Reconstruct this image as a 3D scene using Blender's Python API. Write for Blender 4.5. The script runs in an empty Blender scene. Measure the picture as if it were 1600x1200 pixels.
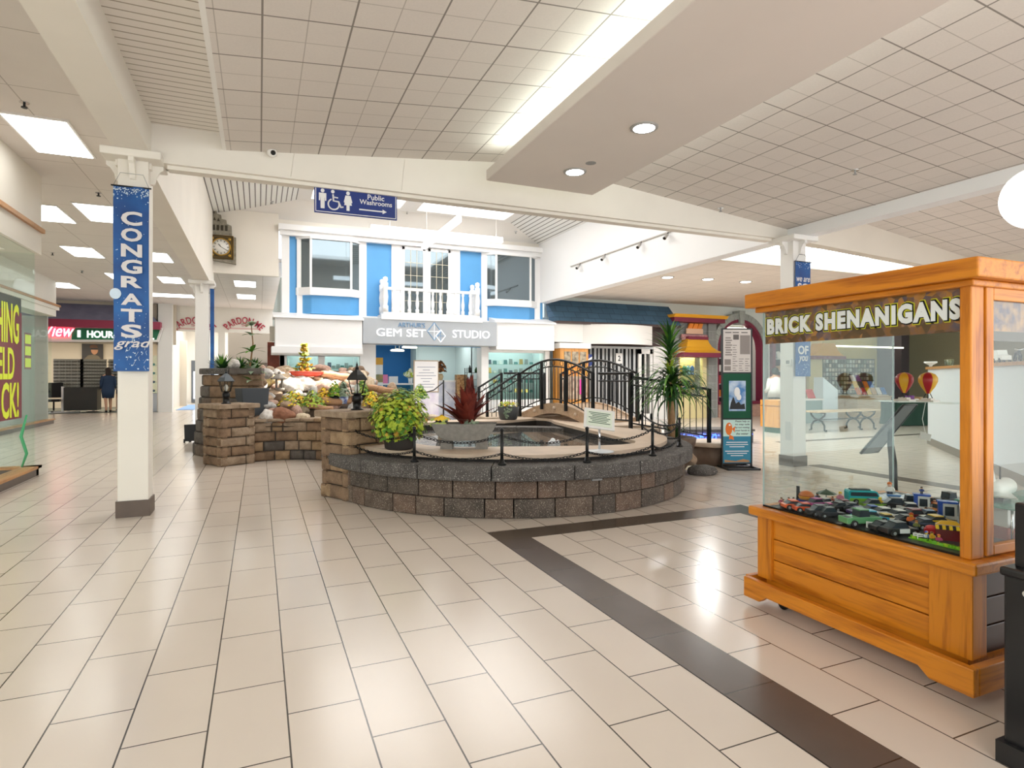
import bpy, bmesh, math, random
from mathutils import Vector, Matrix, Euler, noise as mnoise
PI = math.pi
SC = bpy.context.scene
COL = SC.collection

# ---------------------------------------------------------------- camera
YAW = math.atan(395 / 928.0)
CAMH = 1.45
cd = bpy.data.cameras.new('camera')
cd.sensor_width = 36.0
cd.lens = 928.0 / 1600 * 36.0
cd.shift_y = -12.0 / 1600
cd.clip_start = 0.05
cam = bpy.data.objects.new('camera', cd)
cam.location = (0, 0, CAMH)
cam.rotation_euler = (PI / 2, 0, -YAW)
COL.objects.link(cam)
SC.camera = cam

# ---------------------------------------------------------------- world, exposure
W = bpy.data.worlds.new('world')
SC.world = W
W.use_nodes = True
W.node_tree.nodes['Background'].inputs[0].default_value = (0.97, 0.985, 1.0, 1)
W.node_tree.nodes['Background'].inputs[1].default_value = 1.7
SC.view_settings.view_transform = 'Standard'
SC.view_settings.look = 'None'
SC.view_settings.exposure = 0.62
SC.view_settings.gamma = 1.0
SC.view_settings.use_curve_mapping = False
SC.cycles.use_denoising = True
SC.cycles.max_bounces = 8
SC.cycles.transparent_max_bounces = 16
SC.cycles.sample_clamp_indirect = 6.0


def area(name, loc, sx, sy, energy, col=(1, 1, 1), rot=(0, 0, 0), spread=PI):
    l = bpy.data.lights.new(name, 'AREA')
    l.shape = 'RECTANGLE'
    l.size, l.size_y, l.energy, l.color = sx, sy, energy, col
    l.spread = spread
    o = bpy.data.objects.new(name, l)
    o.location, o.rotation_euler = loc, rot
    COL.objects.link(o)
    return o


# daylight falling through the two roof lights over the rockery
area('skylight_daylight', (2.3, 12.4, 5.85), 2.0, 6.4, 55, (1, 0.98, 0.95))
area('skylight_daylight', (5.15, 12.4, 5.85), 2.4, 6.4, 60, (1, 0.98, 0.95))
# a shaft of sun that comes through the left roof light and lands on the rocks
_sp = bpy.data.lights.new('sun_shaft', 'SPOT')
_sp.energy, _sp.spot_size, _sp.spot_blend, _sp.shadow_soft_size = 4500, math.radians(20), 0.5, 0.1
_sp.color = (1, 0.95, 0.86)
_so = bpy.data.objects.new('sun_shaft', _sp)
_so.location = (3.1, 13.2, 5.8)
_so.rotation_euler = (Vector((1.0, 13.0, 1.4)) - Vector((3.1, 13.2, 5.8))).to_track_quat('-Z', 'Y').to_euler()
COL.objects.link(_so)

# ---------------------------------------------------------------- view helper: photo pixel -> point on a plane of the place
_s, _c = math.sin(YAW), math.cos(YAW)


def ray(px, py):
    a = (px - 800) / 928.0
    return (a * _c + _s, -a * _s + _c, (588 - py) / 928.0)


def onZ(px, py, z=0.0):
    r = ray(px, py)
    t = (z - CAMH) / r[2]
    return Vector((t * r[0], t * r[1], z))


def onY(px, py, Y):
    r = ray(px, py)
    t = Y / r[1]
    return Vector((t * r[0], Y, CAMH + t * r[2]))


# ---------------------------------------------------------------- materials
def lin(h):
    if isinstance(h, str):
        h = h.lstrip('#')
        h = [int(h[i:i + 2], 16) / 255 for i in (0, 2, 4)]
    return tuple((c / 12.92 if c <= 0.04045 else ((c + 0.055) / 1.055) ** 2.4) for c in h) + (1.0,)


MATS = {}


def N(nt, typ, **kw):
    n = nt.nodes.new(typ)
    for k, v in kw.items():
        setattr(n, k, v)
    return n


def mat(name, col='#888888', rough=0.5, metal=0.0, emit=0.0, ecol=None, var=0.0, vscale=8.0, col2=None, bump=0.0, bscale=40.0, spec=0.5, alpha=1.0):
    if name in MATS:
        return MATS[name]
    m = bpy.data.materials.new(name)
    m.use_nodes = True
    nt = m.node_tree
    b = nt.nodes['Principled BSDF']
    b.inputs['Roughness'].default_value = rough
    b.inputs['Metallic'].default_value = metal
    b.inputs['Specular IOR Level'].default_value = spec
    b.inputs['Alpha'].default_value = alpha
    c = lin(col)
    b.inputs['Base Color'].default_value = c
    if emit:
        b.inputs['Emission Color'].default_value = lin(ecol or col)
        b.inputs['Emission Strength'].default_value = emit
    if var or col2 or bump:
        tc = N(nt, 'ShaderNodeTexCoord')
        if var or col2:
            no = N(nt, 'ShaderNodeTexNoise')
            no.inputs['Scale'].default_value = vscale
            no.inputs['Detail'].default_value = 5
            nt.links.new(tc.outputs['Object'], no.inputs['Vector'])
            rp = N(nt, 'ShaderNodeValToRGB')
            rp.color_ramp.elements[0].position = 0.35
            rp.color_ramp.elements[1].position = 0.65
            if col2:
                rp.color_ramp.elements[0].color = c
                rp.color_ramp.elements[1].color = lin(col2)
            else:
                rp.color_ramp.elements[0].color = tuple(x * (1 - var) for x in c[:3]) + (1,)
                rp.color_ramp.elements[1].color = tuple(min(1, x * (1 + var)) for x in c[:3]) + (1,)
            nt.links.new(no.outputs['Fac'], rp.inputs['Fac'])
            nt.links.new(rp.outputs['Color'], b.inputs['Base Color'])
        if bump:
            n2 = N(nt, 'ShaderNodeTexNoise')
            n2.inputs['Scale'].default_value = bscale
            n2.inputs['Detail'].default_value = 4
            nt.links.new(tc.outputs['Object'], n2.inputs['Vector'])
            bp = N(nt, 'ShaderNodeBump')
            bp.inputs['Strength'].default_value = bump
            bp.inputs['Distance'].default_value = 0.02
            nt.links.new(n2.outputs['Fac'], bp.inputs['Height'])
            nt.links.new(bp.outputs['Normal'], b.inputs['Normal'])
    MATS[name] = m
    return m


def glass(name, tint='#ffffff', refl=0.12, rough=0.01, k=0.28):
    """clear sheet glass: mostly lets light through, mirrors more at a slant"""
    if name in MATS:
        return MATS[name]
    m = bpy.data.materials.new(name)
    m.use_nodes = True
    nt = m.node_tree
    nt.nodes.clear()
    out = N(nt, 'ShaderNodeOutputMaterial')
    tr = N(nt, 'ShaderNodeBsdfTransparent')
    tr.inputs[0].default_value = lin(tint)
    gl = N(nt, 'ShaderNodeBsdfGlossy')
    gl.inputs['Roughness'].default_value = rough
    fr = N(nt, 'ShaderNodeFresnel')
    fr.inputs['IOR'].default_value = 1.4
    mu = N(nt, 'ShaderNodeMath', operation='MULTIPLY_ADD')
    mu.inputs[1].default_value = k
    mu.inputs[2].default_value = refl * 0.05
    mx = N(nt, 'ShaderNodeMixShader')
    nt.links.new(fr.outputs[0], mu.inputs[0])
    nt.links.new(mu.outputs[0], mx.inputs[0])
    nt.links.new(tr.outputs[0], mx.inputs[1])
    nt.links.new(gl.outputs[0], mx.inputs[2])
    nt.links.new(mx.outputs[0], out.inputs[0])
    MATS[name] = m
    return m


def gridmat(name, col, line, sx, sy, ox=0.0, oy=0.0, lw=0.012, axes='xy', rough=0.7, run=0.0, var=0.04, vscale=3.0, speck=0.0, emit=0.0, sub=None, bump=0.0, spec=0.5):
    """tiles / boards with joints; sx is the long way of a course, run the shift of every other course"""
    if name in MATS:
        return MATS[name]
    m = bpy.data.materials.new(name)
    m.use_nodes = True
    nt = m.node_tree
    L = nt.links.new
    b = nt.nodes['Principled BSDF']
    b.inputs['Roughness'].default_value = rough
    b.inputs['Specular IOR Level'].default_value = spec
    tc = N(nt, 'ShaderNodeTexCoord')
    geo = N(nt, 'ShaderNodeNewGeometry')
    sp = N(nt, 'ShaderNodeSeparateXYZ')
    L(geo.outputs['Position'], sp.inputs[0])
    ax = {'x': 0, 'y': 1, 'z': 2}

    def mth(op, a, bb=None, cc=None):
        n = N(nt, 'ShaderNodeMath', operation=op)
        for i, q in enumerate((a, bb, cc)):
            if q is None:
                continue
            if isinstance(q, (int, float)):
                n.inputs[i].default_value = q
            else:
                L(q, n.inputs[i])
        return n.outputs[0]
    u = mth('DIVIDE', mth('SUBTRACT', sp.outputs[ax[axes[0]]], ox), sx)
    v = mth('DIVIDE', mth('SUBTRACT', sp.outputs[ax[axes[1]]], oy), sy)
    fv = mth('FLOOR', v)
    if run:
        u = mth('ADD', u, mth('MULTIPLY', mth('FLOORED_MODULO', fv, 2.0), run))
    fu = mth('FLOOR', u)

    def jl(t, s, w):
        fr = mth('FRACT', t)
        d = mth('MINIMUM', fr, mth('SUBTRACT', 1.0, fr))
        return mth('LESS_THAN', mth('MULTIPLY', d, s), w / 2)
    j = mth('MAXIMUM', jl(u, sx, lw), jl(v, sy, lw)) if axes and sx < 90 else jl(v, sy, lw)
    cv = N(nt, 'ShaderNodeCombineXYZ')
    L(fu, cv.inputs[0])
    L(fv, cv.inputs[1])
    wn = N(nt, 'ShaderNodeTexWhiteNoise', noise_dimensions='2D')
    L(cv.outputs[0], wn.inputs['Vector'])
    no = N(nt, 'ShaderNodeTexNoise')
    no.inputs['Scale'].default_value = vscale
    no.inputs['Detail'].default_value = 4
    L(geo.outputs['Position'], no.inputs['Vector'])
    k = mth('ADD', mth('MULTIPLY', mth('SUBTRACT', wn.outputs['Value'], 0.5), var), mth('MULTIPLY', mth('SUBTRACT', no.outputs['Fac'], 0.5), var * 2.2))
    if speck:
        n3 = N(nt, 'ShaderNodeTexNoise')
        n3.inputs['Scale'].default_value = 60
        n3.inputs['Detail'].default_value = 2
        L(geo.outputs['Position'], n3.inputs['Vector'])
        k = mth('ADD', k, mth('MULTIPLY', mth('SUBTRACT', n3.outputs['Fac'], 0.5), speck))
    k = mth('ADD', k, 1.0)
    mulc = N(nt, 'ShaderNodeMix', data_type='RGBA', blend_type='MULTIPLY')
    mulc.inputs[0].default_value = 1.0
    mulc.inputs[6].default_value = lin(col)
    cc = N(nt, 'ShaderNodeCombineXYZ')
    for i in range(3):
        L(k, cc.inputs[i])
    L(cc.outputs[0], mulc.inputs[7])
    mj = N(nt, 'ShaderNodeMix', data_type='RGBA')
    L(mulc.outputs[2], mj.inputs[6])
    mj.inputs[7].default_value = lin(line)
    L(j, mj.inputs[0])
    res = mj.outputs[2]
    if sub:  # fainter scored lines in between
        scol, ssx, ssy, slw = sub
        u2 = mth('DIVIDE', mth('SUBTRACT', sp.outputs[ax[axes[0]]], ox), ssx)
        v2 = mth('DIVIDE', mth('SUBTRACT', sp.outputs[ax[axes[1]]], oy), ssy)
        j2 = mth('MAXIMUM', jl(u2, ssx, slw), jl(v2, ssy, slw))
        j2 = mth('MULTIPLY', j2, mth('SUBTRACT', 1.0, j))
        m2 = N(nt, 'ShaderNodeMix', data_type='RGBA')
        L(res, m2.inputs[6])
        m2.inputs[7].default_value = lin(scol)
        L(j2, m2.inputs[0])
        res = m2.outputs[2]
    L(res, b.inputs['Base Color'])
    if bump:
        bp = N(nt, 'ShaderNodeBump')
        bp.inputs['Strength'].default_value = bump
        bp.inputs['Distance'].default_value = 0.01
        L(mth('SUBTRACT', 1.0, j), bp.inputs['Height'])
        L(bp.outputs['Normal'], b.inputs['Normal'])
    if emit:
        b.inputs['Emission Strength'].default_value = emit
    MATS[name] = m
    return m


def woodmat(name, col, dark, axis='y', scale=1.0, rough=0.35):
    if name in MATS:
        return MATS[name]
    m = bpy.data.materials.new(name)
    m.use_nodes = True
    nt = m.node_tree
    L = nt.links.new
    b = nt.nodes['Principled BSDF']
    b.inputs['Roughness'].default_value = rough
    geo = N(nt, 'ShaderNodeNewGeometry')
    mp = N(nt, 'ShaderNodeMapping')
    sc = {'x': (1.2, 16, 16), 'y': (16, 1.2, 16), 'z': (16, 16, 1.2)}[axis]
    mp.inputs['Scale'].default_value = tuple(s * scale for s in sc)
    L(geo.outputs['Position'], mp.inputs['Vector'])
    n1 = N(nt, 'ShaderNodeTexNoise')
    n1.inputs['Scale'].default_value = 1.0
    n1.inputs['Detail'].default_value = 6
    n1.inputs['Distortion'].default_value = 1.4
    L(mp.outputs[0], n1.inputs['Vector'])
    n2 = N(nt, 'ShaderNodeTexNoise')
    n2.inputs['Scale'].default_value = 7.0
    n2.inputs['Detail'].default_value = 3
    L(mp.outputs[0], n2.inputs['Vector'])
    ad = N(nt, 'ShaderNodeMath', operation='MULTIPLY_ADD')
    L(n2.outputs['Fac'], ad.inputs[0])
    ad.inputs[1].default_value = 0.45
    L(n1.outputs['Fac'], ad.inputs[2])
    rp = N(nt, 'ShaderNodeValToRGB')
    rp.color_ramp.elements[0].position = 0.45
    rp.color_ramp.elements[0].color = lin(dark)
    rp.color_ramp.elements[1].position = 0.78
    rp.color_ramp.elements[1].color = lin(col)
    L(ad.outputs[0], rp.inputs['Fac'])
    L(rp.outputs['Color'], b.inputs['Base Color'])
    MATS[name] = m
    return m


def specklemat(name, col, col2, dots, scale=18, rough=0.85, dscale=90, dthr=0.68):
    """concrete / granite: two mottled tones and light specks"""
    if name in MATS:
        return MATS[name]
    m = mat(name, col, rough, col2=col2, vscale=scale, bump=0.5, bscale=70)
    nt = m.node_tree
    L = nt.links.new
    b = nt.nodes['Principled BSDF']
    src = b.inputs['Base Color'].links[0].from_socket
    tc = N(nt, 'ShaderNodeTexCoord')
    n = N(nt, 'ShaderNodeTexNoise')
    n.inputs['Scale'].default_value = dscale
    n.inputs['Detail'].default_value = 1
    L(tc.outputs['Object'], n.inputs['Vector'])
    g = N(nt, 'ShaderNodeMath', operation='GREATER_THAN')
    g.inputs[1].default_value = dthr
    L(n.outputs['Fac'], g.inputs[0])
    mx = N(nt, 'ShaderNodeMix', data_type='RGBA')
    L(g.outputs[0], mx.inputs[0])
    L(src, mx.inputs[6])
    mx.inputs[7].default_value = lin(dots)
    L(mx.outputs[2], b.inputs['Base Color'])
    return m


# ---------------------------------------------------------------- mesh builder
def chain_matrix(p):
    Mx = Matrix.Identity(4)
    while p is not None:
        Mx = (Matrix.Translation(p.location) @ p.rotation_euler.to_matrix().to_4x4()) @ Mx
        p = p.parent
    return Mx


class MB:
    def __init__(s):
        s.v, s.f, s.mi, s.sm = [], [], [], []

    def add(s, vs, fs, m=0, smooth=False, M=None):
        o = len(s.v)
        for p in vs:
            p = Vector(p)
            s.v.append(M @ p if M is not None else p)
        for f in fs:
            s.f.append([i + o for i in f])
            s.mi.append(m)
            s.sm.append(smooth)
        return s

    def box(s, x0, x1, y0, y1, z0, z1, m=0, M=None):
        vs = [(x, y, z) for z in (z0, z1) for y in (y0, y1) for x in (x0, x1)]
        return s.add(vs, [(0, 2, 3, 1), (4, 5, 7, 6), (0, 1, 5, 4), (2, 6, 7, 3), (0, 4, 6, 2), (1, 3, 7, 5)], m, False, M)

    def cbox(s, c, sz, m=0, rz=0.0, M=None, R=None):
        T = Matrix.Translation(c) @ (R.to_4x4() if R is not None else Matrix.Rotation(rz, 4, 'Z'))
        if M is not None:
            T = M @ T
        a, b, d = sz[0] / 2, sz[1] / 2, sz[2] / 2
        return s.box(-a, a, -b, b, -d, d, m, T)

    def cyl(s, p0, p1, r0, r1=None, n=12, m=0, cap=True, smooth=True, M=None):
        p0, p1 = Vector(p0), Vector(p1)
        r1 = r0 if r1 is None else r1
        q = (p1 - p0).to_track_quat('Z', 'Y')
        vs = []
        for p, r in ((p0, r0), (p1, r1)):
            for i in range(n):
                a = 2 * PI * i / n
                vs.append(p + q @ Vector((r * math.cos(a), r * math.sin(a), 0)))
        s.add(vs, [(i, (i + 1) % n, n + (i + 1) % n, n + i) for i in range(n)], m, smooth, M)
        if cap:
            s.add(vs[:n], [tuple(reversed(range(n)))], m, False, M)
            s.add(vs[n:], [tuple(range(n))], m, False, M)
        return s

    def tube(s, pts, r, n=8, m=0, closed=False, M=None):
        pts = [Vector(p) for p in pts]
        rr = r if isinstance(r, (list, tuple)) else [r] * len(pts)
        k = len(pts)
        vs = []
        prev = None
        for i, p in enumerate(pts):
            if closed:
                t = pts[(i + 1) % k] - pts[i - 1]
            else:
                t = pts[min(i + 1, k - 1)] - pts[max(i - 1, 0)]
            t.normalize()
            if prev is None:
                a = Vector((0, 0, 1)) if abs(t.z) < 0.9 else Vector((1, 0, 0))
                prev = (a - t * a.dot(t)).normalized()
            else:
                prev = (prev - t * prev.dot(t)).normalized()
            bn = t.cross(prev)
            for j in range(n):
                a = 2 * PI * j / n
                vs.append(p + (prev * math.cos(a) + bn * math.sin(a)) * rr[i])
        fs = []
        for i in range(k if closed else k - 1):
            i2 = (i + 1) % k
            for j in range(n):
                fs.append((i * n + j, i * n + (j + 1) % n, i2 * n + (j + 1) % n, i2 * n + j))
        s.add(vs, fs, m, True, M)
        if not closed:
            s.add(vs[:n], [tuple(reversed(range(n)))], m, False, M)
            s.add(vs[-n:], [tuple(range(n))], m, False, M)
        return s

    def lathe(s, prof, c=(0, 0, 0), n=24, m=0, smooth=True, M=None, sx=1.0, sy=1.0):
        vs = []
        for r, z in prof:
            for i in range(n):
                a = 2 * PI * i / n
                vs.append((c[0] + r * sx * math.cos(a), c[1] + r * sy * math.sin(a), c[2] + z))
        fs = []
        for k in range(len(prof) - 1):
            for i in range(n):
                fs.append((k * n + i, k * n + (i + 1) % n, (k + 1) * n + (i + 1) % n, (k + 1) * n + i))
        s.add(vs, fs, m, smooth, M)
        if prof[0][0] > 1e-5:
            s.add(vs[:n], [tuple(reversed(range(n)))], m, False, M)
        if prof[-1][0] > 1e-5:
            s.add(vs[-n:], [tuple(range(n))], m, False, M)
        return s

    def prism(s, pts, t0, t1, plane='xz', m=0, M=None, smooth=False):
        def P(a, b, t):
            return {'xz': (a, t, b), 'xy': (a, b, t), 'yz': (t, a, b)}[plane]
        n = len(pts)
        vs = [P(a, b, t0) for a, b in pts] + [P(a, b, t1) for a, b in pts]
        s.add(vs, [tuple(reversed(range(n))), tuple(range(n, 2 * n))], m, False, M)
        s.add(vs, [(i, (i + 1) % n, n + (i + 1) % n, n + i) for i in range(n)], m, smooth, M)
        return s

    def ell(s, c, r, nu=16, nv=10, m=0, M=None, R=None, amp=0.0, fq=2.0, seed=0.0, smooth=True):
        r = (r, r, r) if isinstance(r, (int, float)) else r
        vs = []
        for j in range(nv + 1):
            th = PI * j / nv
            for i in range(nu):
                ph = 2 * PI * i / nu
                d = Vector((math.sin(th) * math.cos(ph), math.sin(th) * math.sin(ph), math.cos(th)))
                k = 1.0
                if amp:
                    k += amp * mnoise.noise(d * fq + Vector((seed, seed * 1.7, -seed)))
                p = Vector((d.x * r[0], d.y * r[1], d.z * r[2])) * k
                if R is not None:
                    p = R @ p
                vs.append(p + Vector(c))
        fs = []
        for j in range(nv):
            for i in range(nu):
                fs.append((j * nu + i, (j + 1) * nu + i, (j + 1) * nu + (i + 1) % nu, j * nu + (i + 1) % nu))
        return s.add(vs, fs, m, smooth, M)

    def quad(s, a, b, c, d, m=0):
        return s.add([a, b, c, d], [(0, 1, 2, 3)], m)

    def build(s, name, mats, parent=None, world=False, bevel=0.0, origin=None, normals=True, sub=0):
        if not isinstance(mats, (list, tuple)):
            mats = [mats]
        vs = s.v
        loc = Vector((0, 0, 0))
        if parent is not None:
            if world:
                Mi = chain_matrix(parent).inverted()
                vs = [Mi @ v for v in vs]
        else:
            if origin is None:
                xs = [v.x for v in vs]
                ys = [v.y for v in vs]
                loc = Vector(((min(xs) + max(xs)) / 2, (min(ys) + max(ys)) / 2, min(v.z for v in vs)))
            else:
                loc = Vector(origin)
            vs = [v - loc for v in vs]
        me = bpy.data.meshes.new(name)
        me.from_pydata([tuple(v) for v in vs], [], s.f)
        for mt in mats:
            me.materials.append(mt)
        me.polygons.foreach_set('material_index', s.mi)
        me.polygons.foreach_set('use_smooth', s.sm)
        if normals:
            bm = bmesh.new()
            bm.from_mesh(me)
            bmesh.ops.remove_doubles(bm, verts=bm.verts, dist=1e-5)
            bmesh.ops.recalc_face_normals(bm, faces=bm.faces)
            bm.to_mesh(me)
            bm.free()
        me.update()
        o = bpy.data.objects.new(name, me)
        COL.objects.link(o)
        o.location = loc
        if parent is not None:
            o.parent = parent
            KIDS.setdefault(parent.name, []).append(o)
        if bevel:
            md = o.modifiers.new('bevel', 'BEVEL')
            md.width = bevel
            md.segments = 2
            md.limit_method = 'ANGLE'
        if sub:
            md = o.modifiers.new('sub', 'SUBSURF')
            md.levels = md.render_levels = sub
        return o


def tag(o, label, cat, group=None, kind=None):
    o['label'] = label
    o['category'] = cat
    if group:
        o['group'] = group
    if kind:
        o['kind'] = kind
    return o


def thing(name, label, cat, loc=(0, 0, 0), rz=0.0, group=None):
    o = bpy.data.objects.new(name, None)
    o.empty_display_size = 0.1
    o.location = loc
    o.rotation_euler = (0, 0, rz)
    COL.objects.link(o)
    return tag(o, label, cat, group)


def struct(o):
    o['kind'] = 'structure'
    return o


KIDS = {}


def kids(o):
    return KIDS.get(o.name, [])


def dup(root, loc, rz=None, label=None, group=None, parent=None, scale=None):
    r = root.copy()
    COL.objects.link(r)
    if parent is None:
        r.location = loc
        if rz is not None:
            r.rotation_euler = (0, 0, rz)
        if scale:
            r.scale = (scale,) * 3
    else:
        r.parent = parent
        KIDS.setdefault(parent.name, []).append(r)
    if label:
        r['label'] = label
    if group:
        r['group'] = group
    for ch in list(kids(root)):
        dup(ch, None, parent=r)
    return r


def face(origin, yaw=0.0):
    """frame of an upright face: local x to the reader's right, local y up, local z out to the reader; yaw 0 looks along -Y"""
    return Matrix.Translation(origin) @ Matrix.Rotation(yaw, 4, 'Z') @ Matrix.Rotation(PI / 2, 4, 'X')


def text_mb(txt, w, h, off=0.0, ext=0.004, shear=0.0, arc=None, space=1.0):
    """letters as a mesh, fitted to w x h, centred on the origin in the xy plane"""
    cu = bpy.data.curves.new('lettering', 'FONT')
    cu.body = txt
    cu.align_x = 'CENTER'
    cu.size = 1.0
    cu.offset = off
    cu.extrude = 0.0
    cu.shear = shear
    cu.space_character = space
    cu.resolution_u = 3
    ob = bpy.data.objects.new('lettering_source', cu)
    COL.objects.link(ob)
    dg = bpy.context.evaluated_depsgraph_get()
    me = bpy.data.meshes.new_from_object(ob.evaluated_get(dg))
    bpy.data.objects.remove(ob)
    bpy.data.curves.remove(cu)
    vs = [v.co.copy() for v in me.vertices]
    fs = [tuple(p.vertices) for p in me.polygons]
    bpy.data.meshes.remove(me)
    mb = MB()
    if not vs:
        return mb
    x0, x1 = min(v.x for v in vs), max(v.x for v in vs)
    y0, y1 = min(v.y for v in vs), max(v.y for v in vs)
    sx = w / max(x1 - x0, 1e-6)
    sy = (h / max(y1 - y0, 1e-6)) if h else sx
    out = []
    for v in vs:
        x, y = (v.x - (x0 + x1) / 2) * sx, (v.y - (y0 + y1) / 2) * sy
        if arc:
            a = x / arc
            x, y = (arc + y) * math.sin(a), (arc + y) * math.cos(a) - arc
        out.append((x, y, 0.0))
    n = len(out)
    if ext:
        vv = [(a, b, 0.0) for a, b, _ in out] + [(a, b, ext) for a, b, _ in out]
        from collections import Counter
        ec = Counter()
        for f in fs:
            for i in range(len(f)):
                e = (f[i], f[(i + 1) % len(f)])
                ec[e] += 1
        ff = [tuple(i + n for i in f) for f in fs]
        for (a, b) in list(ec):
            if (b, a) not in ec:
                ff.append((a, b, b + n, a + n))
        mb.add(vv, ff)
    else:
        mb.add(out, fs)
    return mb


def lettering(txt, M, w, h, m, parent, name='lettering', off=0.0, ext=0.004, shear=0.0, arc=None, space=1.0, label=None, world=False):
    t = text_mb(txt, w, h, off, ext, shear, arc, space)
    t.v = [M @ v for v in t.v]
    o = t.build(name, m, parent, world=world, normals=False)
    if label:
        o['label'] = label
    return o


def mix(a, b, t):
    return a + (b - a) * t


WHITE = mat('white_paint', '#eeebe6', 0.55)
CREAM = mat('cream_paint', '#ebe5da', 0.6, var=0.02, vscale=1.5)
BEIGE = mat('beige_paint', '#d9d0c2', 0.65, var=0.02, vscale=1.5)
BRIGHT = mat('bright_white_trim', '#f3f3f3', 0.4)
BLACK = mat('black_metal', '#141516', 0.35, 0.3)
DARK = mat('dark_plastic', '#222426', 0.45)
BROWNTILE = mat('brown_base_tile', '#5e5046', 0.4, var=0.08, vscale=6)
CHROME = mat('chrome', '#d8dadc', 0.15, 1.0)
GREY = mat('grey_paint', '#9a9a98', 0.5)
LAMP = mat('lamp_glow', '#ffffff', 0.5, emit=5.0)
PANEL = mat('ceiling_panel_glow', '#fdfffd', 0.5, emit=4.0)
CLEAR = glass('clear_glass', '#fbfffd', 0.2)
SHOPGLASS = glass('shop_glass', '#f0f8f4', 0.3)
MIRRORPANE = mat('dark_mirror_pane', '#76838a', 0.04, 0.8)
# ================================================================ THE SETTING
FLOOR = gridmat('floor_tile', '#d9ccbf', '#463f39', 0.613, 0.3055, 0.27, 1.945, 0.007, axes='yx', rough=0.2, run=0.5, var=0.035, vscale=2.2, spec=0.6)
STRIPE = gridmat('dark_floor_tile', '#5d524c', '#2f2a27', 0.613, 0.3055, 0.27, 1.945, 0.006, axes='yx', rough=0.25, var=0.12, vscale=3)
STRIPEX = gridmat('dark_floor_tile_across', '#54493f', '#2f2a27', 0.613, 0.3055, 0.1, 4.85, 0.006, axes='xy', rough=0.25, var=0.12, vscale=3)
CARPET = mat('shop_carpet', '#6d6e66', 0.95, var=0.1, vscale=30)
struct(MB().box(-14, 28, -2.5, 40, -0.12, 0).build('floor', FLOOR))
struct(MB().box(1.945, 2.25, -2.5, 4.85, 0.0, 0.002).build('trim_1', STRIPE))
struct(MB().box(1.945, 5.0, 4.85, 5.155, 0.0, 0.002).build('trim_2', STRIPEX))
struct(MB().box(4.70, 5.0, -2.5, 4.85, 0.0, 0.002).build('trim_3', STRIPE))
struct(MB().box(8.2, 8.5, -2.5, 7.0, 0.0, 0.002).build('trim_4', STRIPE))
struct(MB().box(10.5, 16.5, 9.6, 9.8, 0.0, 0.002).build('trim_5', STRIPE))
struct(MB().box(-13.5, -3.6, 27.9, 33, 0.0, 0.004).build('trim_6', CARPET))

TILE = gridmat('ceiling_tile', '#ddd5cd', '#8d857d', 0.61, 0.61, 0.02, 0.2, 0.014, rough=0.9, var=0.03, speck=0.10, sub=('#bab1a8', 0.305, 0.305, 0.008))
TILE2 = gridmat('aisle_ceiling_tile', '#e6dfd8', '#bdb4ab', 1.22, 1.22, 0.1, 0.2, 0.012, rough=0.9, var=0.03, speck=0.03)
TILE3 = gridmat('right_ceiling_board', '#e3dad0', '#b9afa4', 0.61, 0.61, 0.1, 0.15, 0.012, rough=0.9, var=0.03)
SLATX = gridmat('slats_across', '#e9e2d9', '#a59a8a', 1000, 0.105, 0, 0.02, 0.014, axes='xy', rough=0.6, var=0.02)
SLATY = gridmat('slats_along', '#f2f2ee', '#6c6a66', 1000, 0.118, 0, -1.03, 0.022, axes='yx', rough=0.6, var=0.0)

ZA = 4.4
# aisle ceiling on the left, running back to the row of far shops
struct(MB().box(-12, -1.36, -2.5, 28.4, ZA, ZA + 0.1).build('ceiling_aisle', TILE2))
struct(MB().box(-1.36, 0.6, 16.5, 28.4, ZA, ZA + 0.1).build('ceiling_corridor', TILE2))
# near bay: two shallow slopes meeting at a ridge
m = MB()
m.add([(-0.35, -2.5, 3.92), (3.45, -2.5, 4.30), (3.45, 7.2, 4.30), (-0.35, 7.2, 3.92), (-0.35, -2.5, 4.0), (3.45, -2.5, 4.4), (3.45, 7.2, 4.4), (-0.35, 7.2, 4.0)],
      [(0, 1, 2, 3), (4, 7, 6, 5), (0, 4, 5, 1), (3, 2, 6, 7), (0, 3, 7, 4)])
m.add([(3.45, -2.5, 4.30), (7.98, -2.5, 3.86), (7.98, 7.2, 3.86), (3.45, 7.2, 4.30), (3.45, -2.5, 4.4), (7.98, -2.5, 4.0), (7.98, 7.2, 4.0), (3.45, 7.2, 4.4)],
      [(0, 1, 2, 3), (4, 7, 6, 5), (0, 4, 5, 1), (3, 2, 6, 7), (1, 5, 6, 2)])
struct(m.build('ceiling', TILE, normals=False))
struct(MB().box(-1.06, -0.33, -2.5, 7.2, 4.10, 4.18).build('ceiling_slot', SLATX))
struct(MB().box(-0.37, -0.33, -2.5, 7.2, 3.92, 4.10).build('trim_7', WHITE))
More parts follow.
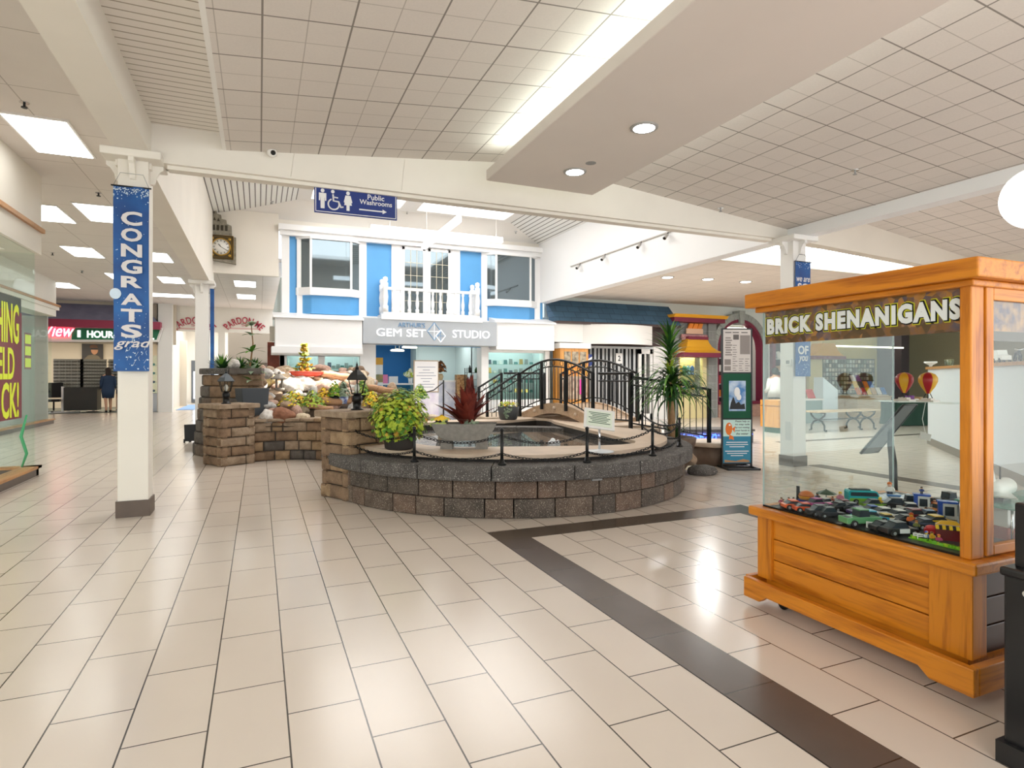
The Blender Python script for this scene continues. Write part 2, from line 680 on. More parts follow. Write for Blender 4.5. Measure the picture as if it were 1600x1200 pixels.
# beams
m = MB()
m.prism([(-1.06, 3.70), (8.0, 3.70), (8.0, 3.9), (3.45, 4.36), (-0.35, 3.98), (-0.35, 4.16), (-1.06, 4.16)], 7.2, 7.48, 'xz')
m.box(-1.06, 8.0, 7.42, 7.46, 3.70, 6.0)
m.box(-0.9, 7.7, 7.26, 7.4, 3.66, 3.70)
for x in (0.33, 1.6):
    m.cyl((x, 7.198, 3.72), (x + 0.04, 7.198, 4.0 if x < 1 else 4.1), 0.004, n=5)
struct(m.build('beam_front', CREAM))
m = MB().box(-1.36, -1.04, -2.5, 7.2, 3.76, 4.42)
m.box(-1.36, -1.04, 7.205, 16.5, 3.62, 5.5)
struct(m.build('wall_left', CREAM))
m = MB().box(7.9, 8.2, 7.485, 16.5, 3.70, 5.55)
struct(m.build('wall_right', BRIGHT))
struct(MB().box(7.98, 8.22, -2.5, 7.5, 3.69, 3.95).build('beam_right', BRIGHT))
# far bay: a tray ceiling with roof lights
m = MB()
A = [(-1.1, 7.46, 5.45), (8.0, 7.46, 5.45), (8.0, 16.5, 5.45), (-1.1, 16.5, 5.45)]
B = [(0.88, 7.46, 5.92), (6.75, 7.46, 5.92), (6.75, 15.95, 5.92), (0.88, 15.95, 5.92)]
m.add([A[0], B[0], B[3], A[3]], [(0, 1, 2, 3)], 0)
m.add([A[1], B[1], B[2], A[2]], [(0, 3, 2, 1)], 0)
struct(m.build('ceiling_slats', SLATY, normals=False))
m = MB()
m.add([A[3], B[3], B[2], A[2]], [(0, 1, 2, 3)], 0)
m.box(0.88, 1.2, 7.46, 15.95, 5.92, 6.05).box(3.45, 3.9, 7.46, 15.95, 5.92, 6.05).box(6.45, 6.75, 7.46, 15.95, 5.92, 6.05)
m.box(1.2, 3.45, 15.75, 15.95, 5.92, 6.05).box(3.9, 6.45, 15.75, 15.95, 5.92, 6.05)
m.box(1.2, 6.45, 7.46, 9.0, 5.92, 6.05)
struct(m.build('ceiling_tray', WHITE, normals=False))
SKY = mat('roof_light_glow', '#ffffff', 0.5, emit=1.3)
struct(MB().box(1.2, 3.45, 9.0, 15.75, 6.03, 6.06).build('window_1', SKY))
struct(MB().box(3.9, 6.45, 9.0, 15.75, 6.03, 6.06).build('window_2', SKY))
# end wall of the far bay
m = MB().box(-1.1, 0.46, 16.3, 16.44, 4.0, 5.6)
m.box(-1.1, 8.0, 16.44, 16.5, 5.2, 5.6)
struct(m.build('wall_back', CREAM))

# soffit panel hung under the ridge with cove tubes above it
SOFF = mat('soffit_paint', '#e3dbd3', 0.7, var=0.02, vscale=1)
struct(MB().box(2.55, 4.05, -2.5, 6.8, 3.84, 3.97).build('ceiling_soffit', [SOFF], bevel=0.01))
for x in (2.72, 3.9):
    c = thing('cove_light', 'hidden white cove light tube above the %s edge of hanging ceiling panel' % ('left' if x < 3 else 'right'), 'light', (x, 2.2, 3.97))
    MB().box(-0.03, 0.03, -4.4, 4.4, 0.0, 0.05).build('housing', WHITE, c)
    MB().box(-0.02, 0.02, -4.4, 4.4, 0.05, 0.09).build('tube', mat('cove_glow', '#f2fff8', 0.5, emit=11.0), c)


def downlight(p, r, label, group=None):
    t = thing('recessed_downlight', label, 'light', p, 0, group)
    MB().lathe([(r, -0.012), (r * 1.25, -0.012), (r * 1.28, -0.004), (r * 1.28, 0.0)], n=28).build('trim_ring', mat('lamp_trim', '#a9a7a2', 0.4), t)
    MB().lathe([(0.0, -0.014), (r * 0.98, -0.014), (r, -0.008)], n=28).build('diffuser', mat('downlight_glow', '#ffffff', 0.5, emit=8.0), t)
    return t


downlight((3.40, 4.75, 3.84), 0.105, 'larger nearer round downlight in the hanging ceiling panel')
downlight((3.39, 6.09, 3.84), 0.105, 'second round downlight of hanging panel, beside a small grey disc')
t = tag(MB().lathe([(0.06, -0.006), (0.06, 0.0)], n=20).build('smoke_detector', GREY), 'small flat grey disc between the two downlights of hanging panel', 'detector')
t.location = (3.42, 5.78, 3.838)

# troffer lights of the left aisle
tro = [(80, 213, 'large lit ceiling panel nearest the camera on the left'), (72, 332, 'lit ceiling panel left of the banner top, nearest the oak-trimmed store fascia'),
       (160, 333, 'lit ceiling panel next to the hanging banner top'), (130, 393, 'lit ceiling panel left of the banner letter N'),
       (244, 401, 'lit ceiling panel just right of the banner letter N'), (268, 437, 'lit ceiling panel right of the banner letter R'),
       (99, 445, 'lit ceiling panel nearest the optical shop awning'), (190, 432, 'lit ceiling panel behind the letter R of the banner'),
       (383, 443, 'nearer lit ceiling panel before the arched red shop words'), (385, 463, 'farther lit ceiling panel close above arched red shop words')]
proto = None
for i, (px, py, lb) in enumerate(tro):
    p = onZ(px, py, ZA)
    if proto is None:
        proto = thing('ceiling_light', lb, 'light', p, 0, 'lit panels in the aisle ceiling')
        MB().box(-0.33, 0.33, -0.64, 0.64, -0.02, 0.0).build('frame', WHITE, proto)
        MB().box(-0.3, 0.3, -0.61, 0.61, -0.026, -0.02).build('diffuser', PANEL, proto)
    else:
        dup(proto, p, 0, lb)
p = onZ(250, 460, ZA)
t = thing('ceiling_light', 'wide lit panel above the arched words and banner', 'light', (p.x, p.y, ZA), 0)
MB().box(-1.1, 1.1, -0.5, 0.5, -0.02, 0.0).build('frame', WHITE, t)
MB().box(-1.05, 1.05, -0.45, 0.45, -0.026, -0.02).build('diffuser', PANEL, t)
for px, py, lb in ((82, 395, 'small dark sprinkler head near the left shop fascia'), (128, 423, 'small dark sprinkler head before the optical shop'), (38, 160, 'black sprinkler head at the top left of the aisle ceiling'),
                   (154, 301, 'black sprinkler head left of the banner rod')):
    p = onZ(px, py, ZA)
    t = thing('sprinkler', lb, 'sprinkler', p)
    MB().cyl((0, 0, -0.05), (0, 0, 0), 0.012).lathe([(0.03, -0.06), (0.03, -0.05)], n=10).build('head', DARK, t)
    MB().lathe([(0.045, -0.008), (0.045, 0)], n=14).build('collar', CHROME, t)
for px, py, z, lb in ((425, 320, 5.7, 'sprinkler head under the left ceiling slats'), (636, 338, 5.8, 'sprinkler head right of the blue washroom sign'), (806, 362, 5.7, 'sprinkler head under the right ceiling slats'),
                      (1336, 266, 3.98, 'sprinkler head in the tiles right of hanging panel'), (1126, 326, 4.0, 'twin sprinkler heads near the right column')):
    p = onZ(px, py, z)
    if z > 5:
        z = 5.45 + 0.237 * max(0, min(p.x + 1.1, 8 - p.x)) if p.x < 0.88 or p.x > 6.9 else 5.92
        p.z = z
        p.z -= 0.0
    else:
        p.z = 4.30 - 0.0971 * (p.x - 3.45)
    t = thing('sprinkler', lb, 'sprinkler', p)
    MB().cyl((0, 0, -0.05), (0, 0, 0.02), 0.01).lathe([(0.025, -0.056), (0.025, -0.05)], n=10).build('head', GREY, t)
    MB().lathe([(0.045, -0.008), (0.045, 0.01)], n=14).build('collar', CHROME, t)

# pillars
BRACKET = [(0, 0), (0, 0.2), (-0.15, 0.2), (-0.15, 0.16), (-0.11, 0.14), (-0.06, 0.07), (-0.05, 0.02), (-0.03, 0)]


def pillar(name, x0, x1, y0, y1, ztop, mt):
    o = struct(MB().box(x0, x1, y0, y1, 0, ztop).build(name, mt, bevel=0.008))
    MB().box(x0 - 0.015, x1 + 0.015, y0 - 0.015, y1 + 0.015, 0.001, 0.17).build('baseboard', BROWNTILE, o, world=True)
    MB().box(x0 - 0.13, x1 + 0.13, y0 - 0.13, y1 + 0.13, ztop - 0.1, ztop - 0.02).build('capital', mt, o, world=True, bevel=0.012)
    w = 0.05
    xm, ym = (x0 + x1) / 2, (y0 + y1) / 2
    for k in range(4):
        R = Matrix.Translation((xm, ym, ztop - 0.3)) @ Matrix.Rotation(k * PI / 2, 4, 'Z')
        hx = (y1 - y0) / 2 if k % 2 else (x1 - x0) / 2
        MB().prism([(-hx + a * 0.8, b) for a, b in BRACKET], -w / 2, w / 2, 'xz', M=R).build('corbel', mt, o, world=True)
    return o


pl1 = pillar('pillar_1', -1.335, -1.06, 7.17, 7.45, 3.78, CREAM)
pillar('pillar_2', -1.335, -1.06, 15.15, 15.42, 3.64, WHITE)
pl3 = pillar('pillar_3', 7.86, 8.14, 6.98, 7.24, 3.72, WHITE)
# small fittings on the right pillar
t = thing('thermostat', 'white wall box with grey screen high on the right column', 'thermostat', (7.86, 7.05, 1.62), -PI / 2)
MB().box(-0.055, 0.055, -0.04, 0, 0, 0.11).build('housing', WHITE, t, bevel=0.006)
MB().box(-0.035, 0.03, -0.043, -0.04, 0.03, 0.085).build('screen', GREY, t)
t = tag(MB().box(7.852, 7.86, 7.03, 7.13, 0.42, 0.72).build('access_cover', mat('cover_paint', '#dcdcda', 0.5)), 'flat white access cover low on the right column', 'cover')

# right side: flat ceiling by the shops, light troughs, second gabled bay
m = MB().box(8.2, 28, 9.42, 18, 3.96, 4.06)
struct(m.build('ceiling_right', TILE3))
m = MB()
m.add([(8.22, -2.5, 4.35), (13.2, -2.5, 3.72), (13.2, 7.2, 3.72), (8.22, 7.2, 4.35)], [(0, 1, 2, 3)])
m.add([(13.2, -2.5, 3.72), (28, -2.5, 4.4), (28, 7.2, 4.4), (13.2, 7.2, 3.72)], [(0, 1, 2, 3)])
struct(m.build('ceiling_east', TILE, normals=False))
struct(MB().prism([(8.2, 3.70), (13.2, 3.45), (28, 3.9), (28, 4.5), (13.2, 3.85), (8.2, 4.45)], 7.2, 7.4, 'xz').build('beam_east', BEIGE))
struct(MB().prism([(13.0, 3.45), (13.3, 3.45), (13.3, 3.9), (13.0, 3.9)], -2.5, 7.2, 'xz').build('beam_valley', BEIGE))
struct(MB().box(8.2, 28, 7.4, 9.3, 4.30, 4.4).build('ceiling_trough', TILE3))
m = MB().box(8.2, 28, 9.3, 9.42, 3.78, 4.35)
struct(m.build('beam_trough', BEIGE))
for y, x0, x1, z, lb in ((7.62, 8.3, 18, 4.05, 'long white fluorescent light strip beyond the right column top'), (9.15, 8.3, 18, 4.12, 'second long fluorescent light strip above shop downlights')):
    t = thing('light_strip', lb, 'light', (x0, y, z))
    MB().box(0, x1 - x0, -0.06, 0.06, 0.05, 0.1).build('housing', WHITE, t)
    for k in range(4):
        MB().box(0.1 + k * 2.4, 2.4 + k * 2.4, -0.05, 0.05, -0.0, 0.05).build('tube', mat('strip_glow', '#eefaff', 0.5, emit=12.0), t)
    for k in range(2):
        MB().box(2.0 + k * 4, 2.05 + k * 4, -0.01, 0.01, 0.1, 4.3 - z).build('hanger', WHITE, t)
for px, py, lb in ((1043, 433, 'round downlight above the dark gated shop'), (1106, 436, 'round downlight above the yellow roofed shopfront'), (1165, 440, 'round downlight above the stone arch shopfront')):
    q = onZ(px, py, 3.96)
    downlight(q, 0.13, lb)
    area('downlight_lamp', (q.x, q.y, 3.93), 0.25, 0.25, 60, (0.97, 1, 1))
struct(MB().box(27.0, 27.2, -2.5, 18.0, 0, 4.5).build('wall_east', mat('east_wall_tan', '#b5a98c', 0.8)))
struct(MB().box(8.2, 28, 17.8, 18.0, 0, 4.0).build('wall_shops', mat('pale_mint_paint', '#e9efe8', 0.7)))
# ================================================================ FOUNTAIN, ROCKERY, BRIDGE
random.seed(4)
ST1 = specklemat('stone_brown', '#92785f', '#765f4a', '#b09a82', 9, dscale=120, dthr=0.7)
ST2 = specklemat('stone_tan', '#ab9070', '#8d7356', '#c4ae92', 9, dscale=120, dthr=0.7)
ST3 = specklemat('stone_grey', '#6c655f', '#57504a', '#8f8982', 9, dscale=120, dthr=0.7)
ST4 = specklemat('stone_cap', '#a8937c', '#8d7862', '#bfae98', 12, dscale=120, dthr=0.7)
BL1 = specklemat('block_brown', '#6f5f52', '#584a40', '#a99c8c', 7, dscale=110, dthr=0.64)
BL2 = specklemat('block_dark', '#5f544b', '#4a423b', '#a09485', 7, dscale=110, dthr=0.64)
BL3 = specklemat('block_red_brown', '#755f50', '#5d4c41', '#a99c8c', 7, dscale=110, dthr=0.64)
CAPS = specklemat('cap_slab_grey', '#5f5b57', '#4c4845', '#b9b4ad', 8, dscale=110, dthr=0.66)
TANSLAB = mat('tan_slab', '#cdb8a2', 0.6, var=0.06, vscale=6)
PONDWALL = mat('pond_liner', '#2c2621', 0.6, var=0.2, vscale=6)


def pillow(mb, f, s0, s1, z0, z1, depth, d, e, m, ns=1):
    """a tumbled block: f(s, n, z) -> point; its face swells by d inside a margin e"""
    rows = []
    for n_, es, ez in ((-depth, 0, 0), (-d, 0, 0), (-d * 0.5, e * 0.18, e * 0.18), (-d * 0.15, e * 0.55, e * 0.55), (0, e * 1.2, e * 1.1)):
        r = []
        for i in range(ns + 1):
            r.append(f(s0 + es + (s1 - s0 - 2 * es) * i / ns, n_, z0 + ez))
        for i in range(ns, -1, -1):
            r.append(f(s0 + es + (s1 - s0 - 2 * es) * i / ns, n_, z1 - ez))
        rows.append(r)
    k = len(rows[0])
    vs = [p for r in rows for p in r]
    fs = []
    for a in range(1, 4):
        for i in range(k):
            fs.append((a * k + i, a * k + (i + 1) % k, (a + 1) * k + (i + 1) % k, (a + 1) * k + i))
    for a in (4,):
        for i in range(ns):
            q = (a * k + i, a * k + i + 1, a * k + k - 2 - i, a * k + k - 1 - i)
            fs.append(q)
    mb.add(vs, fs, m, True)
    mb.add(vs[:2 * k], [(i, (i + 1) % k, k + (i + 1) % k, k + i) for i in range(k)] + [(i, i + 1, k - 2 - i, k - 1 - i) for i in range(ns)], m, False)


FC = (3.25, 7.8)
FR = 2.42


def ringf(c, R, batter=0.0):
    def f(s, n, z):
        r = R + n - batter * z
        a = s / R
        return Vector((c[0] + r * math.cos(a), c[1] + r * math.sin(a), z))
    return f


def course(mb, f, s0, s1, z0, z1, blen, depth, d, e, nm, jit=0.25, ns=1, gap=0.006):
    s = s0
    while s < s1 - 0.03:
        l = blen * (1 + jit * random.uniform(-1, 1))
        if s1 - s - l < blen * 0.4:
            l = s1 - s
        pillow(mb, f, s + gap, s + l - gap, z0 + gap * 0.6, z1 - gap * 0.6, depth, d, e, random.randrange(nm), ns)
        s += l


# ---- round pond wall
t = thing('fountain', 'round speckled stone pond wall with dark overhanging cap in the middle of the floor', 'fountain', (FC[0], FC[1], 0))
mb = MB()
f = ringf(FC, FR)
for k, (z0, z1) in enumerate(((0.0, 0.2), (0.2, 0.39))):
    course(mb, f, -PI * FR * 1.02 + 0.2 * k, PI * FR * 0.45, z0, z1, 0.36, 0.25, 0.012, 0.012, 3, 0.3, 2)
mb.build('block_wall', [BL1, BL2, BL3], t, world=True)
mb = MB()
course(mb, ringf(FC, FR + 0.1), -PI * FR * 1.08, PI * FR * 0.45, 0.39, 0.545, 0.78, 0.38, 0.012, 0.018, 1, 0.1, 5)
mb.build('cap_ring', [CAPS], t, world=True)
# deck slab with the pond cut out of it
outer = [(FC[0] + 2.2 * math.cos(a), FC[1] + 2.2 * math.sin(a)) for a in [math.radians(d) for d in range(-200, 21, 5)]]
outer += [(6.3, 8.3), (6.6, 9.2), (5.35, 9.35), (5.15, 9.95), (5.6, 10.1), (6.6, 10.3), (6.6, 10.9), (5.3, 10.75), (4.9, 11.05), (4.2, 10.75), (3.0, 10.9), (1.6, 10.6), (1.1, 9.6)]
inner = [(1.75, 7.6), (1.78, 7.2), (1.9, 6.9), (2.15, 6.68), (2.5, 6.55), (2.9, 6.42), (3.3, 6.28), (3.7, 6.17), (4.05, 6.13), (4.3, 6.2), (4.45, 6.4), (4.52, 6.8), (4.62, 7.4), (4.75, 8.3), (4.98, 9.72), (5.12, 10.12), (5.18, 10.45), (5.05, 10.66), (4.6, 10.42), (4.2, 10.22), (3.75, 10.3), (3.0, 10.45), (2.2, 10.2), (1.75, 9.4), (1.7, 8.5)]


def slab_with_hole(o, h, z0, z1):
    bm = bmesh.new()
    for z in (z1,):
        es = []
        for lp in (o, h):
            vs = [bm.verts.new((x, y, z)) for x, y in lp]
            es += [bm.edges.new((vs[i], vs[(i + 1) % len(vs)])) for i in range(len(vs))]
        bmesh.ops.triangle_fill(bm, edges=es, use_beauty=True, use_dissolve=False)
    mb = MB()
    bm.verts.index_update()
    mb.add([v.co.copy() for v in bm.verts], [[v.index for v in f.verts] for f in bm.faces])
    for lp in (o, h):
        n = len(lp)
        vs = [(x, y, z0) for x, y in lp] + [(x, y, z1) for x, y in lp]
        mb.add(vs, [(i, (i + 1) % n, n + (i + 1) % n, n + i) for i in range(n)])
    bm.free()
    return mb


slab_with_hole(outer, inner, 0.575, 0.62).build('deck_slab', TANSLAB, t, world=True)
n = len(inner)
mb = MB()
vs = [(x, y, 0.2) for x, y in inner] + [(x, y, 0.574) for x, y in inner]
mb.add(vs, [(i, (i + 1) % n, n + (i + 1) % n, n + i) for i in range(n)])
mb.build('pond_liner', PONDWALL, t, world=True, normals=False)
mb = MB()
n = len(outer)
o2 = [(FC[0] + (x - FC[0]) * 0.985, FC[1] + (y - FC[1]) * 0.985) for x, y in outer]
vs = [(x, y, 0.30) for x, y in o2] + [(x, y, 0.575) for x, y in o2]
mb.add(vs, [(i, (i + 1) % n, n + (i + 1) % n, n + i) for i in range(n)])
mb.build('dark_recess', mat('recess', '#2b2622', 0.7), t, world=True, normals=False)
MB().box(-0.06, 0.06, -2.44, -2.42, 0.36, 0.40).build('outlet_cover', GREY, t)

WATER = bpy.data.materials.new('pond_water')
WATER.use_nodes = True
nt = WATER.node_tree
b = nt.nodes['Principled BSDF']
b.inputs['Base Color'].default_value = lin('#2b241c')
b.inputs['Roughness'].default_value = 0.03
b.inputs['Specular IOR Level'].default_value = 1.0
b.inputs['Coat Weight'].default_value = 0.6
tc = N(nt, 'ShaderNodeTexCoord')
no = N(nt, 'ShaderNodeTexNoise')
no.inputs['Scale'].default_value = 9
no.inputs['Detail'].default_value = 3
no.inputs['Distortion'].default_value = 0.8
nt.links.new(tc.outputs['Object'], no.inputs['Vector'])
bp = N(nt, 'ShaderNodeBump')
bp.inputs['Strength'].default_value = 0.55
bp.inputs['Distance'].default_value = 0.05
nt.links.new(no.outputs['Fac'], bp.inputs['Height'])
nt.links.new(bp.outputs['Normal'], b.inputs['Normal'])
mb = MB()
ip = [(3.3 + (x - 3.3) * 1.01, 8.4 + (y - 8.4) * 1.01) for x, y in inner]
mb.add([(x, y, 0.50) for x, y in ip], [list(range(len(ip)))])
w = mb.build('pond_water', WATER, None, normals=False)
tag(w, 'dark rippling water in the round pond', 'water', kind='stuff')
p = onZ(866, 694, 0.5)
mb = MB()
for i in range(14):
    a = random.uniform(0, 6.28)
    r = random.uniform(0, 0.09)
    mb.ell((p.x + r * math.cos(a), p.y + r * math.sin(a), 0.50 + random.uniform(0, 0.07) * (1 - r * 8)), random.uniform(0.02, 0.045), 8, 6)
tag(mb.build('bubbling_jet', mat('foam', '#f2f6f8', 0.3)), 'white bubbling water jet in the front of the pond', 'water jet')

# ---- chain posts and chains
pp = [onZ(x, y, 0.545) for x, y in ((576, 706), (653, 720), (784, 727), (923, 724), (1021, 712), (1045, 697))]
ang = [math.atan2(p.y - FC[1], p.x - FC[0]) for p in pp]
ang += [math.radians(2)]
POSTP = [(FC[0] + 2.36 * math.cos(a), FC[1] + 2.36 * math.sin(a)) for a in ang]
words_p = ['leftmost black chain post, beside the near stone pier', 'black chain post in front of the leafy green bush', 'black chain post right of the long concrete bowl', 'black chain post left of the tilted notice stand',
           'black chain post at the right front bend of the pond wall', 'black chain post just left of the potted palm', 'rearmost black chain post behind the palm pot']
pr = None
for (x, y), lb in zip(POSTP, words_p):
    if pr is None:
        pr = thing('chain_post', lb, 'post', (x, y, 0.545), 0, 'chain posts on the pond wall')
        MB().cyl((0, 0, 0.0), (0, 0, 0.34), 0.017, n=10).build('shaft', BLACK, pr)
        MB().lathe([(0.045, 0), (0.045, 0.012), (0.03, 0.02), (0.02, 0.06)], n=14).build('foot', BLACK, pr)
        MB().ell((0, 0, 0.355), 0.021, 10, 8).build('ball', BLACK, pr)
        MB().cyl((-0.03, 0, 0.3), (0.03, 0, 0.3), 0.006, n=6).build('hook', BLACK, pr)
        MB().cyl((-0.03, 0, 0.11), (0.03, 0, 0.11), 0.006, n=6).build('hook', BLACK, pr)
    else:
        dup(pr, (x, y, 0.545), 0, lb)


def chain_mb(a, b, sag):
    a, b = Vector(a), Vector(b)
    L = (b - a).length
    k = max(6, int(L / 0.036))
    mb = MB()
    P = []
    for i in range(k + 1):
        t_ = i / k
        q = a.lerp(b, t_)
        q.z -= sag * 4 * t_ * (1 - t_)
        P.append(q)
    for i in range(k):
        p, q = P[i], P[i + 1]
        d = (q - p)
        c = (p + q) / 2
        R = d.to_track_quat('X', 'Z').to_matrix() @ Matrix.Rotation(PI / 4 + (i % 2) * PI / 2, 3, 'X')
        ll = d.length * 0.72
        pts = []
        for j in range(10):
            aa = 2 * PI * j / 10
            pts.append(c + R @ Vector((ll * math.cos(aa), 0.013 * math.sin(aa), 0)))
        mb.tube(pts, 0.0042, 5, closed=True)
    return mb


spans = ['in front of the leafy bush', 'in front of the long concrete bowl', 'in front of the bubbling jet', 'in front of the tilted notice stand', 'at the right front bend of the pond', 'beside the potted palm']
for i in range(len(POSTP) - 1):
    for nm, z, sg in (('upper', 0.845, 0.09), ('lower', 0.655, 0.07)):
        a, b = POSTP[i], POSTP[i + 1]
        tag(chain_mb((a[0], a[1], z), (b[0], b[1], z), sg).build('chain', BLACK, None, normals=False), '%s black chain %s' % (nm, spans[i]), 'chain', 'black chains around the pond')


# ---- masonry piers
def pier(label, c, rz, a, h, nc, mats_, capc):
    t = thing('stone_pier', label, 'pier', (c[0], c[1], 0), rz)
    mb = MB()
    ch = (h - 0.075) / nc
    for k in range(nc):
        aa = a * (1.0 + random.uniform(-0.02, 0.02))
        for side in range(4):
            R = Matrix.Rotation(side * PI / 2, 4, 'Z')

            def f(s, n_, z, R=R, aa=aa):
                return R @ Vector((s, -aa / 2 - n_ if True else 0, z))
            sp = (-0.1 if (k + side) % 2 else 0.14) * a / 0.58
            for s0, s1 in ((-aa / 2, sp), (sp, aa / 2)):
                pillow(mb, f, s0 + 0.006, s1 - 0.006, k * ch + 0.004, (k + 1) * ch - 0.004, 0.12, 0.045, 0.04, random.choice((0, 0, 1, 1, 2)), 2)
    mb.box(-a / 2 + 0.04, a / 2 - 0.04, -a / 2 + 0.04, a / 2 - 0.04, 0, h - 0.08, 3)
    mb.build('blocks', list(mats_) + [PONDWALL], t)
    mb = MB()
    ca = a / 2 + 0.05
    mb.box(-ca, -0.004, -ca, ca, h - 0.075, h).box(0.004, ca, -ca, ca, h - 0.075, h)
    mb.build('cap_stone', capc, t, bevel=0.012)
    return t


pier('nearer tan stone pier with black lantern, joined to the left of pond wall', (1.06, 7.42), math.radians(28), 0.57, 1.04, 6, [ST1, ST2, ST1], ST4)
pier('farther tan stone pier with grey-topped lantern, beside curved block wall', (-0.46, 10.93), math.radians(30), 0.6, 1.0, 6, [ST1, ST4, ST1], ST4)


def polyf(pts, side=1):
    P = [Vector((x, y, 0)) for x, y in pts]
    D = [0]
    for i in range(1, len(P)):
        D.append(D[-1] + (P[i] - P[i - 1]).length)

    def f(s, n_, z):
        s = max(0, min(D[-1] - 1e-6, s))
        i = max(k for k in range(len(D) - 1) if D[k] <= s)
        u = (s - D[i]) / (D[i + 1] - D[i])
        p = P[i].lerp(P[i + 1], u)
        t0 = (P[i + 1] - P[i]).normalized()
        t1 = (P[min(i + 2, len(P) - 1)] - P[min(i + 1, len(P) - 2)]).normalized()
        t_ = t0.lerp(t1, u)
        nn = Vector((t_.y, -t_.x, 0)).normalized() * side
        q = p + nn * n_
        q.z = z
        return q
    return f, D[-1]


# smooth concave run of the low wall
def bez(P0, P1, P2, P3, k):
    out = []
    for i in range(k + 1):
        u = i / k
        out.append(tuple((1 - u) ** 3 * P0[j] + 3 * (1 - u) ** 2 * u * P1[j] + 3 * (1 - u) * u * u * P2[j] + u ** 3 * P3[j] for j in range(2)))
    return out


lw = bez((-0.12, 10.95), (1.1, 11.35), (1.75, 10.0), (1.25, 7.7), 20)
f, L = polyf(lw, 1)
t = thing('low_stone_wall', 'low curved tan stone wall running between the two stone piers', 'wall', (0.7, 10.6, 0))
mb = MB()
for k in range(4):
    course(mb, f, 0.0, L, k * 0.165, (k + 1) * 0.165, 0.27, 0.2, 0.04, 0.036, 6, 0.5, 2)
mb.build('blocks', [ST1, ST2, ST3, ST2, ST1, ST4], t, world=True)
mb = MB()
for q in range(20):
    a_, b2_ = f(L * q / 20, -0.04, 0), f(L * (q + 1) / 20, -0.04, 0)
    mb.add([a_, b2_, b2_ + Vector((0, 0, 0.66)), a_ + Vector((0, 0, 0.66))], [(0, 1, 2, 3)])
mb.build('core', PONDWALL, t, world=True, normals=False)
mb = MB()
course(mb, (lambda s, n_, z: f(s, n_ + 0.03, z)), 0.0, L, 0.662, 0.725, 0.27, 0.28, 0.02, 0.018, 2, 0.1, 2)
mb.build('cap_stones', [ST4, ST2], t, world=True)

# tall curved planter wall at the back left
t = thing('curved_planter_wall', 'tall rounded brown block wall, stepped back, at the left end of rockery', 'wall', (0.2, 12.75, 0))
c2 = (0.22, 12.75)
mb = MB()
for k in range(7):
    R = 1.38 - 0.026 * k
    course(mb, ringf(c2, R), R * math.radians(120), R * math.radians(262), k * 0.212, (k + 1) * 0.212, 0.42, 0.25, 0.03, 0.03, 3, 0.15, 3)
mb.build('blocks', [ST1, BL1, ST3], t, world=True)
mb = MB()
course(mb, ringf(c2, 1.27), 1.27 * math.radians(120), 1.27 * math.radians(262), 1.485, 1.6, 0.5, 0.34, 0.015, 0.015, 2, 0.1, 3)
mb.build('cap_stones', [ST3, CAPS], t, world=True)

# ---- rockery mound
SOIL = mat('soil', '#4b3d30', 0.95, var=0.3, vscale=10)


def moundz(x, y):
    z = 0.58 + 0.33 * max(0, min(y - 11.0, 3.0)) * max(0, min(1, (3.0 - x) / 0.9))
    l = math.hypot(x - c2[0], y - c2[1])
    if l < 1.35:
        z = max(z, mix(1.46, z, max(0, min(1, (l - 0.8) / 0.55))) if x < 0.1 else z)
    return z


def inside(x, y):
    return not (x < 1.2 and y < 10.9 + (0.15 if x > 0.1 else 0.3)) and not (x < -0.15 and math.hypot(x - c2[0], y - c2[1]) > 1.1)


mb = MB()
gx, gy = 40, 40
x0, x1, y0, y1 = -1.0, 3.4, 8.0, 14.6
ids = {}
for j in range(gy + 1):
    for i in range(gx + 1):
        x, y = x0 + (x1 - x0) * i / gx, y0 + (y1 - y0) * j / gy
        ids[i, j] = len(mb.v)
        mb.v.append(Vector((x, y, moundz(x, y) + 0.05 * mnoise.noise((x * 2, y * 2, 0)))))
for j in range(gy):
    for i in range(gx):
        xc, yc = x0 + (x1 - x0) * (i + 0.5) / gx, y0 + (y1 - y0) * (j + 0.5) / gy
        if inside(xc, yc) and (yc > 10.95 or xc < 1.62) and not (xc < 1.55 and yc < 10.6 and xc < 1.25 + 0.1):
            mb.f.append([ids[i, j], ids[i + 1, j], ids[i + 1, j + 1], ids[i, j + 1]])
            mb.mi.append(0)
            mb.sm.append(True)
tag(mb.build('rockery_soil', SOIL, None, normals=False), 'dark sloping soil under the heaped rocks', 'soil', kind='stuff')

# ---- rocks
RC = {'white': ('#e2ddd6', '#bdb6ad'), 'pale grey': ('#b9b6b2', '#8f8b86'), 'tan': ('#b79f86', '#937b63'), 'pinkish': ('#c9a896', '#a68474'), 'red-brown': ('#9a6a50', '#7c503b'), 'brown': ('#8b735d', '#6a5544'), 'cream': ('#d8c8ae', '#b7a387'), 'lichen yellow': ('#c9b26a', '#a8997c')}
RM = {k: mat('rock_' + k.replace(' ', '_').replace('-', '_'), a, 0.85, col2=b_, vscale=6, bump=0.35, bscale=25) for k, (a, b_) in RC.items()}
rock_me = {}


